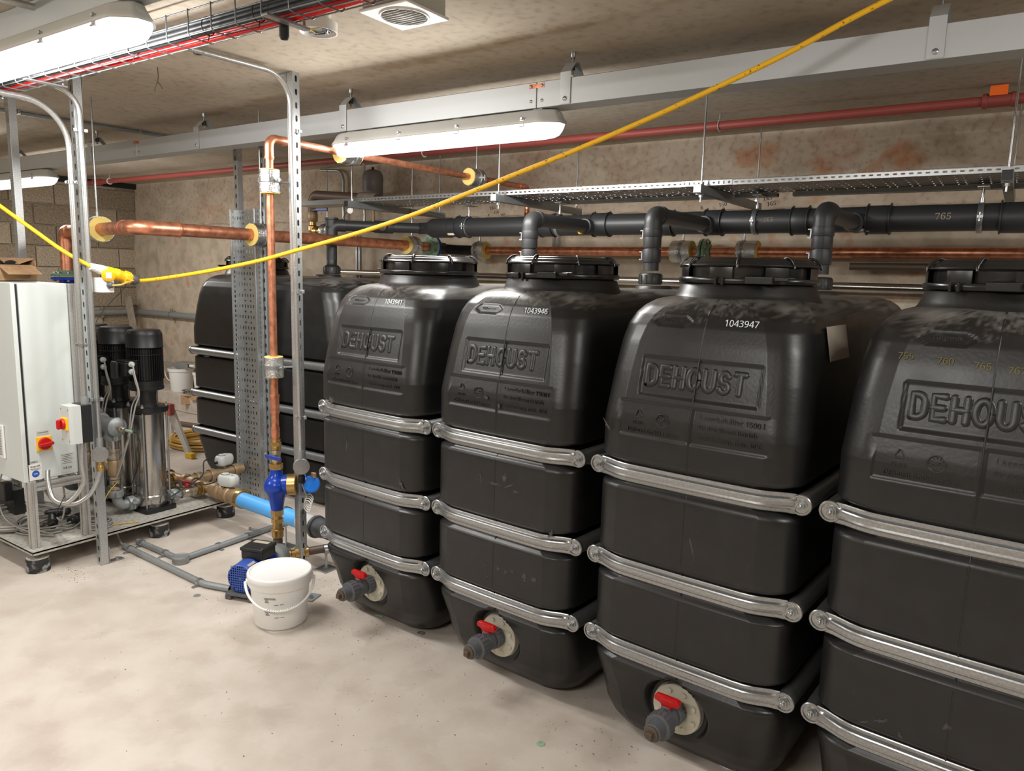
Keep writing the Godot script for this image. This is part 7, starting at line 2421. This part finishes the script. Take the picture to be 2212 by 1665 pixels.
	obj("pipe", g_tube([Vector3(x, 0.72, zz), Vector3(x, y - 0.05, zz)], r, 20), M.copper, m)
	var e3 := Geo.new()
	e3.tube(rounded([Vector3(x, y - 0.10, zz), Vector3(x, y, zz), Vector3(x + 0.004, y, zz - 0.10)], 0.035, 8), r + 0.003, 20)
	collar(e3, Vector3(x, y - 0.09, zz), Vector3.UP, r + 0.005, 0.012)
	collar(e3, Vector3(x, y, zz - 0.09), Vector3(0, 0, 1), r + 0.005, 0.012)
	obj("elbow", e3, M.copper, m)
	obj("pipe", g_tube([Vector3(x, y, zz - 0.05), Vector3(x + 0.06, y, -4.585)], r, 20), M.copper, m)
	var e4 := Geo.new()
	e4.tube(rounded([Vector3(x + 0.06, y, -4.50), Vector3(x + 0.06, y, -4.61), Vector3(x + 0.06, y - 0.09, -4.61)], 0.035, 8), r + 0.003, 20)
	obj("elbow", e4, M.copper, m)
	obj("pipe", g_tube([Vector3(x + 0.06, y - 0.05, -4.61), Vector3(x + 0.06, 1.76, -4.61)], r, 20), M.copper, m)
	for q in [[0.912, 0.0225, 0.095], [0.954, 0.0245, 0.012], [0.870, 0.0245, 0.012], [0.763, 0.0225, 0.05]]:
		var g := Geo.new()
		collar(g, Vector3(x, q[0], zz), Vector3.UP, q[1], q[2], 20)
		obj("coupling", g, M.copper, m)
	support_ring(Vector3(x, 2.014, zz), Vector3.UP, r, 0.049, 0.116, "foil wrapped clamp block near the top of the vertical copper pipe", 0.0, 0.005)
	support_ring(Vector3(x, 1.102, zz), Vector3.UP, r, 0.047, 0.107, "foil wrapped clamp block halfway down the vertical copper pipe", 0.0, 0.0)
	support_ring(Vector3(x + 0.012, y, -2.91), Vector3(0.025, 0, -1), r, 0.058, 0.12, "yellow foamed pipe support just below the lit batten's left end", 0.0, 0.01)
	support_ring(Vector3(x + 0.04, y, -4.0), Vector3(0.025, 0, -1), r, 0.056, 0.13, "yellow foamed pipe support behind the rod where the yellow cable crosses", CEIL, 0.02)
	for yy in [2.014, 1.102]:
		obj("clamp_arm", g_tube([Vector3(x + 0.035, yy, zz - 0.03), Vector3(-3.018, yy, -2.472)], 0.006, 8), M.zinc, m)
	# meter set
	var b := Geo.new()
	b.lathe([Vector2(0.022, 0.6700), Vector2(0.026, 0.6746), Vector2(0.026, 0.6932), Vector2(0.023, 0.6979), Vector2(0.023, 0.7211), Vector2(0.026, 0.7258), Vector2(0.0, 0.7305)], 20, Transform3D(Basis(), Vector3(x, 0, zz)))
	hex_head(b, along(Vector3(x, 0.6932, zz), Vector3.UP), 0.029, 0.02)
	obj("compression_fitting", b, M.brass, m)
	var v := Geo.new()
	v.lathe([Vector2(0.025, 0.6096), Vector2(0.027, 0.6142), Vector2(0.027, 0.6263), Vector2(0.023, 0.6291), Vector2(0.023, 0.6467), Vector2(0.026, 0.6495), Vector2(0.026, 0.6607), Vector2(0.023, 0.6700)], 20, Transform3D(Basis(), Vector3(x, 0, zz)))
	obj("ball_valve", v, M.nickel, m)
	var lv := Geo.new()
	lv.xf = facing(Vector3(x + 0.006, 0.6393, zz + 0.036), Vector3(0.45, 0, 0.9)) * Transform3D(Basis(Vector3.BACK, -0.18), Vector3.ZERO)
	lv.box(Vector3(0.012, 0, 0), Vector3(0.085, 0.020, 0.008), 0.003)
	obj("valve_lever", lv, M.blue_handle, m)
	var pk := Geo.new()
	pk.lathe([Vector2(0.009, 0.0), Vector2(0.009, 0.035), Vector2(0.0, 0.036)], 12, along(Vector3(x, 0.6393, zz), Vector3(0.45, 0, 0.9)))
	pk.lathe([Vector2(0.0, -0.006), Vector2(0.011, -0.004), Vector2(0.012, 0.004), Vector2(0.0, 0.006)], 12, along(Vector3(x - 0.036, 0.6495, zz + 0.038), Vector3(-0.5, 0.1, 0.8)))
	obj("valve_stem", pk, M.nickel, m)
	var n1 := Geo.new()
	n1.lathe([Vector2(0.018, 0.5677), Vector2(0.018, 0.6142)], 20, Transform3D(Basis(), Vector3(x, 0, zz)))
	hex_head(n1, along(Vector3(x, 0.5696, zz), Vector3.UP), 0.034, 0.030)
	obj("union_nut", n1, M.brass, m)
	var bl := Geo.new()
	bl.lathe([Vector2(0.0, 0.5742), Vector2(0.029, 0.5742), Vector2(0.030, 0.5677), Vector2(0.034, 0.5352), Vector2(0.047, 0.5212), Vector2(0.060, 0.5007), Vector2(0.064, 0.4812), Vector2(0.062, 0.4617), Vector2(0.050, 0.4375), Vector2(0.041, 0.4143), Vector2(0.034, 0.3724), Vector2(0.031, 0.3519), Vector2(0.0, 0.3510)].map(func(q): return Vector2(q.x, q.y)), 32, Transform3D(Basis(), Vector3(x, 0, zz)), 60.0)
	bl.lathe([Vector2(0.05, 0.0), Vector2(0.053, 0.045), Vector2(0.055, 0.06), Vector2(0.0, 0.062)], 28, along(Vector3(x, 0.4840, zz), Vector3(0.62, 0.02, -0.55)))
	obj("meter_body", bl, M.blue_enamel, m)
	obj("meter_ring", g_lathe([Vector2(0.054, 0.056), Vector2(0.056, 0.058), Vector2(0.056, 0.098), Vector2(0.050, 0.102), Vector2(0.0, 0.103)], along(Vector3(x, 0.4840, zz), Vector3(0.62, 0.02, -0.55)), 28), M.brass, m)
	var n2 := Geo.new()
	hex_head(n2, along(Vector3(x, 0.3213, zz), Vector3.UP), 0.033, 0.030)
	n2.lathe([Vector2(0.024, 0.2980), Vector2(0.024, 0.3222)], 20, Transform3D(Basis(), Vector3(x, 0, zz)))
	hex_head(n2, along(Vector3(x, 0.2813, zz), Vector3.UP), 0.031, 0.022)
	n2.lathe([Vector2(0.026, 0.2003), Vector2(0.030, 0.2050), Vector2(0.030, 0.2375), Vector2(0.033, 0.2394), Vector2(0.033, 0.2450), Vector2(0.025, 0.2478), Vector2(0.025, 0.2831)], 24, Transform3D(Basis(), Vector3(x, 0, zz)))
	obj("lower_fittings", n2, M.brass, m)
	obj("threaded_end", g_lathe([Vector2(0.024, 0.1585), Vector2(0.024, 0.1715), Vector2(0.0255, 0.1734), Vector2(0.024, 0.1771), Vector2(0.0255, 0.1808), Vector2(0.024, 0.1845), Vector2(0.024, 0.2031)], Transform3D(Basis(), Vector3(x, 0, zz)), 20), M.bronze, m)
	# the meter's reading head with its bright blue lid
	var h := thing("meter_cap", "bright blue plastic sensor cap with a coiled lead behind the slotted upright", "sensor", Vector3(-2.953, 0.485, -2.52))
	obj("cap", g_lathe([Vector2(0.0, -0.03), Vector2(0.040, -0.03), Vector2(0.046, -0.015), Vector2(0.046, 0.02), Vector2(0.038, 0.034), Vector2(0.0, 0.036)], along(Vector3.ZERO, Vector3(0.75, 0.25, 0.6)), 24), M.bright_blue, h)
	obj("lid_tab", g_box(Vector3(0.02, 0.052, 0), Vector3(0.03, 0.028, 0.016), 0.003), M.cardboard, h)
	var coil := []
	for k in 60:
		var a := TAU * k / 15.0
		coil.append(Vector3(cos(a) * 0.028, -0.075 - k * 0.0007 + sin(a) * 0.028, 0.01 + k * 0.0003))
	obj("coiled_lead", g_tube(coil, 0.0028, 6), M.white_plastic, h)


func back_corner() -> void:
	# brown pipework, brass valve and the small vessel by the back wall
	var t := thing("brown_pipe", "brown painted pipe end behind the left end of the tray", "pipe")
	obj("pipe", g_tube(rounded([Vector3(-5.208, 2.018, -4.51), Vector3(-5.208, 2.237, -4.51), Vector3(-4.39, 2.172, -4.51)], 0.06), 0.040, 20), M.brown_steel, t)
	obj("joint", g_tube([Vector3(-4.613, 2.19, -4.51), Vector3(-4.427, 2.175, -4.51)], 0.048, 20), M.timber, t)
	var v := thing("brass_valve_set", "brass ball valve with a dark blue lever beyond the slotted upright", "valve", Vector3(-5.208, -0.025, -4.51))
	obj("body", g_lathe([Vector2(0.028, 1.86), Vector2(0.034, 1.88), Vector2(0.034, 1.93), Vector2(0.028, 1.94), Vector2(0.045, 1.955), Vector2(0.045, 1.99), Vector2(0.03, 2.0), Vector2(0.03, 2.03)], Transform3D(), 20), M.brass, v)
	obj("valve_body", g_lathe([Vector2(0.036, 2.03), Vector2(0.044, 2.04), Vector2(0.044, 2.10), Vector2(0.036, 2.12), Vector2(0.036, 2.16)], Transform3D(), 20), M.dusty_brass, v)
	obj("lever", g_box(Vector3(0.16, 2.13, 0.04), Vector3(0.15, 0.026, 0.014), 0.005), M.blue_handle, v)
	obj("lever_neck", g_tube([Vector3(0.02, 2.13, 0.02), Vector3(0.10, 2.13, 0.04)], 0.010, 10), M.zinc, v)
	obj("side_fitting", g_lathe([Vector2(0.03, 0.0), Vector2(0.042, 0.01), Vector2(0.042, 0.05), Vector2(0.03, 0.06), Vector2(0.03, 0.12), Vector2(0.044, 0.13), Vector2(0.044, 0.16), Vector2(0.0, 0.165)], along(Vector3(0.02, 1.95, 0), Vector3(1, 0, 0)), 20), M.brass, v)
	support_ring(Vector3(-5.022, 1.925, -4.51), Vector3(1, 0.04, 0), 0.03, 0.062, 0.10, "dark insulated ring on the brass fitting behind the sideways tank", CEIL, 0.0)
	var s := thing("expansion_vessel", "small dark grey pressure vessel by the back wall above the tray", "vessel", Vector3(-4.706, 2.228, -4.743))
	obj("shell", g_lathe([Vector2(0.0, 0.0), Vector2(0.05, 0.003), Vector2(0.082, 0.018), Vector2(0.088, 0.04), Vector2(0.088, 0.13), Vector2(0.090, 0.132), Vector2(0.090, 0.138), Vector2(0.088, 0.14), Vector2(0.086, 0.18), Vector2(0.070, 0.21), Vector2(0.03, 0.224), Vector2(0.0, 0.226)], Transform3D(), 28), M.vessel_grey, s)
	obj("top_valve", g_tube([Vector3(0, 0.22, 0), Vector3(0, 0.245, 0)], 0.012, 10), M.rubber, s)
	obj("tail", g_tube([Vector3(0, 0.005, 0), Vector3(0, -0.10, 0), Vector3(0.015, -0.30, 0.0)], 0.014, 10), M.dusty_brass, s)
	var g := thing("thermometer", "small round white dial under the left end of the tray", "gauge", Vector3(-3.93, 2.005, -3.74))
	obj("dial", g_lathe([Vector2(0.0, 0.0), Vector2(0.020, 0.0), Vector2(0.020, 0.014), Vector2(0.016, 0.016), Vector2(0.0, 0.014)], along(Vector3.ZERO, Vector3(0.6, 0, 0.8)), 20), M.white_plastic, g)
	obj("lead", g_tube(curve([Vector3(-0.01, 0.0, 0), Vector3(-0.05, -0.02, 0.0), Vector3(-0.07, -0.07, 0.02), Vector3(-0.045, -0.11, 0.12)], 6), 0.0022, 6), M.rubber, g)
	# conduits that drop down the back wall
	var k := 0
	for x in [-5.227, -4.910]:
		var c := thing("wall_conduit", "galvanised conduit dropping from the ceiling beside the grey vessel, " + ["the bent one", "the straight one"][k], "conduit", Vector3.ZERO, 0.0, "conduits by the vessel")
		var p := [Vector3(x - 0.30, 2.51, -4.89), Vector3(x, 2.49, -4.89), Vector3(x, 1.97, -4.89)] if k == 0 else [Vector3(x, CEIL, -4.84), Vector3(x, 2.02, -4.84)]
		obj("pipe", g_tube(rounded(p, 0.09), 0.0125, 10), M.zinc, c)
		obj("saddle", g_box(Vector3(x, 2.18, -4.89), Vector3(0.05, 0.02, 0.03), 0.003), M.zinc, c)
		k += 1
	# pencilled marks on the wall
	var n := 0
	for q in [["165", -3.562, 2.116, 0.026], ["150", -3.525, 2.082, 0.022], ["165", -3.460, 2.060, 0.022], ["8", -3.599, 2.060, 0.020], ["8", -1.827, 2.070, 0.022], ["150", -1.683, 2.088, 0.024], ["145", -1.395, 2.119, 0.026], ["165", -1.367, 2.084, 0.026], ["8", -1.474, 2.088, 0.022]]:
		tag(obj("pencil_mark", writing(q[0], q[3], 0.0015, false, "Droid Serif"), M.pencil, self, Transform3D(Basis(Vector3.BACK, 0.12), Vector3(q[1], q[2], WALL_Z + 0.0015))), "pencilled %s on the wall above the black pipe, %s" % [q[0], ["topmost of the left cluster", "second of the left cluster", "lowest of the left cluster", "beside the left cluster", "left of the second cluster", "right of the lone 8", "upper one beside the bracket's end", "lower one beside the bracket's end", "left of the pair at the bracket"][n]], "writing", "pencilled numbers on the wall")
		n += 1
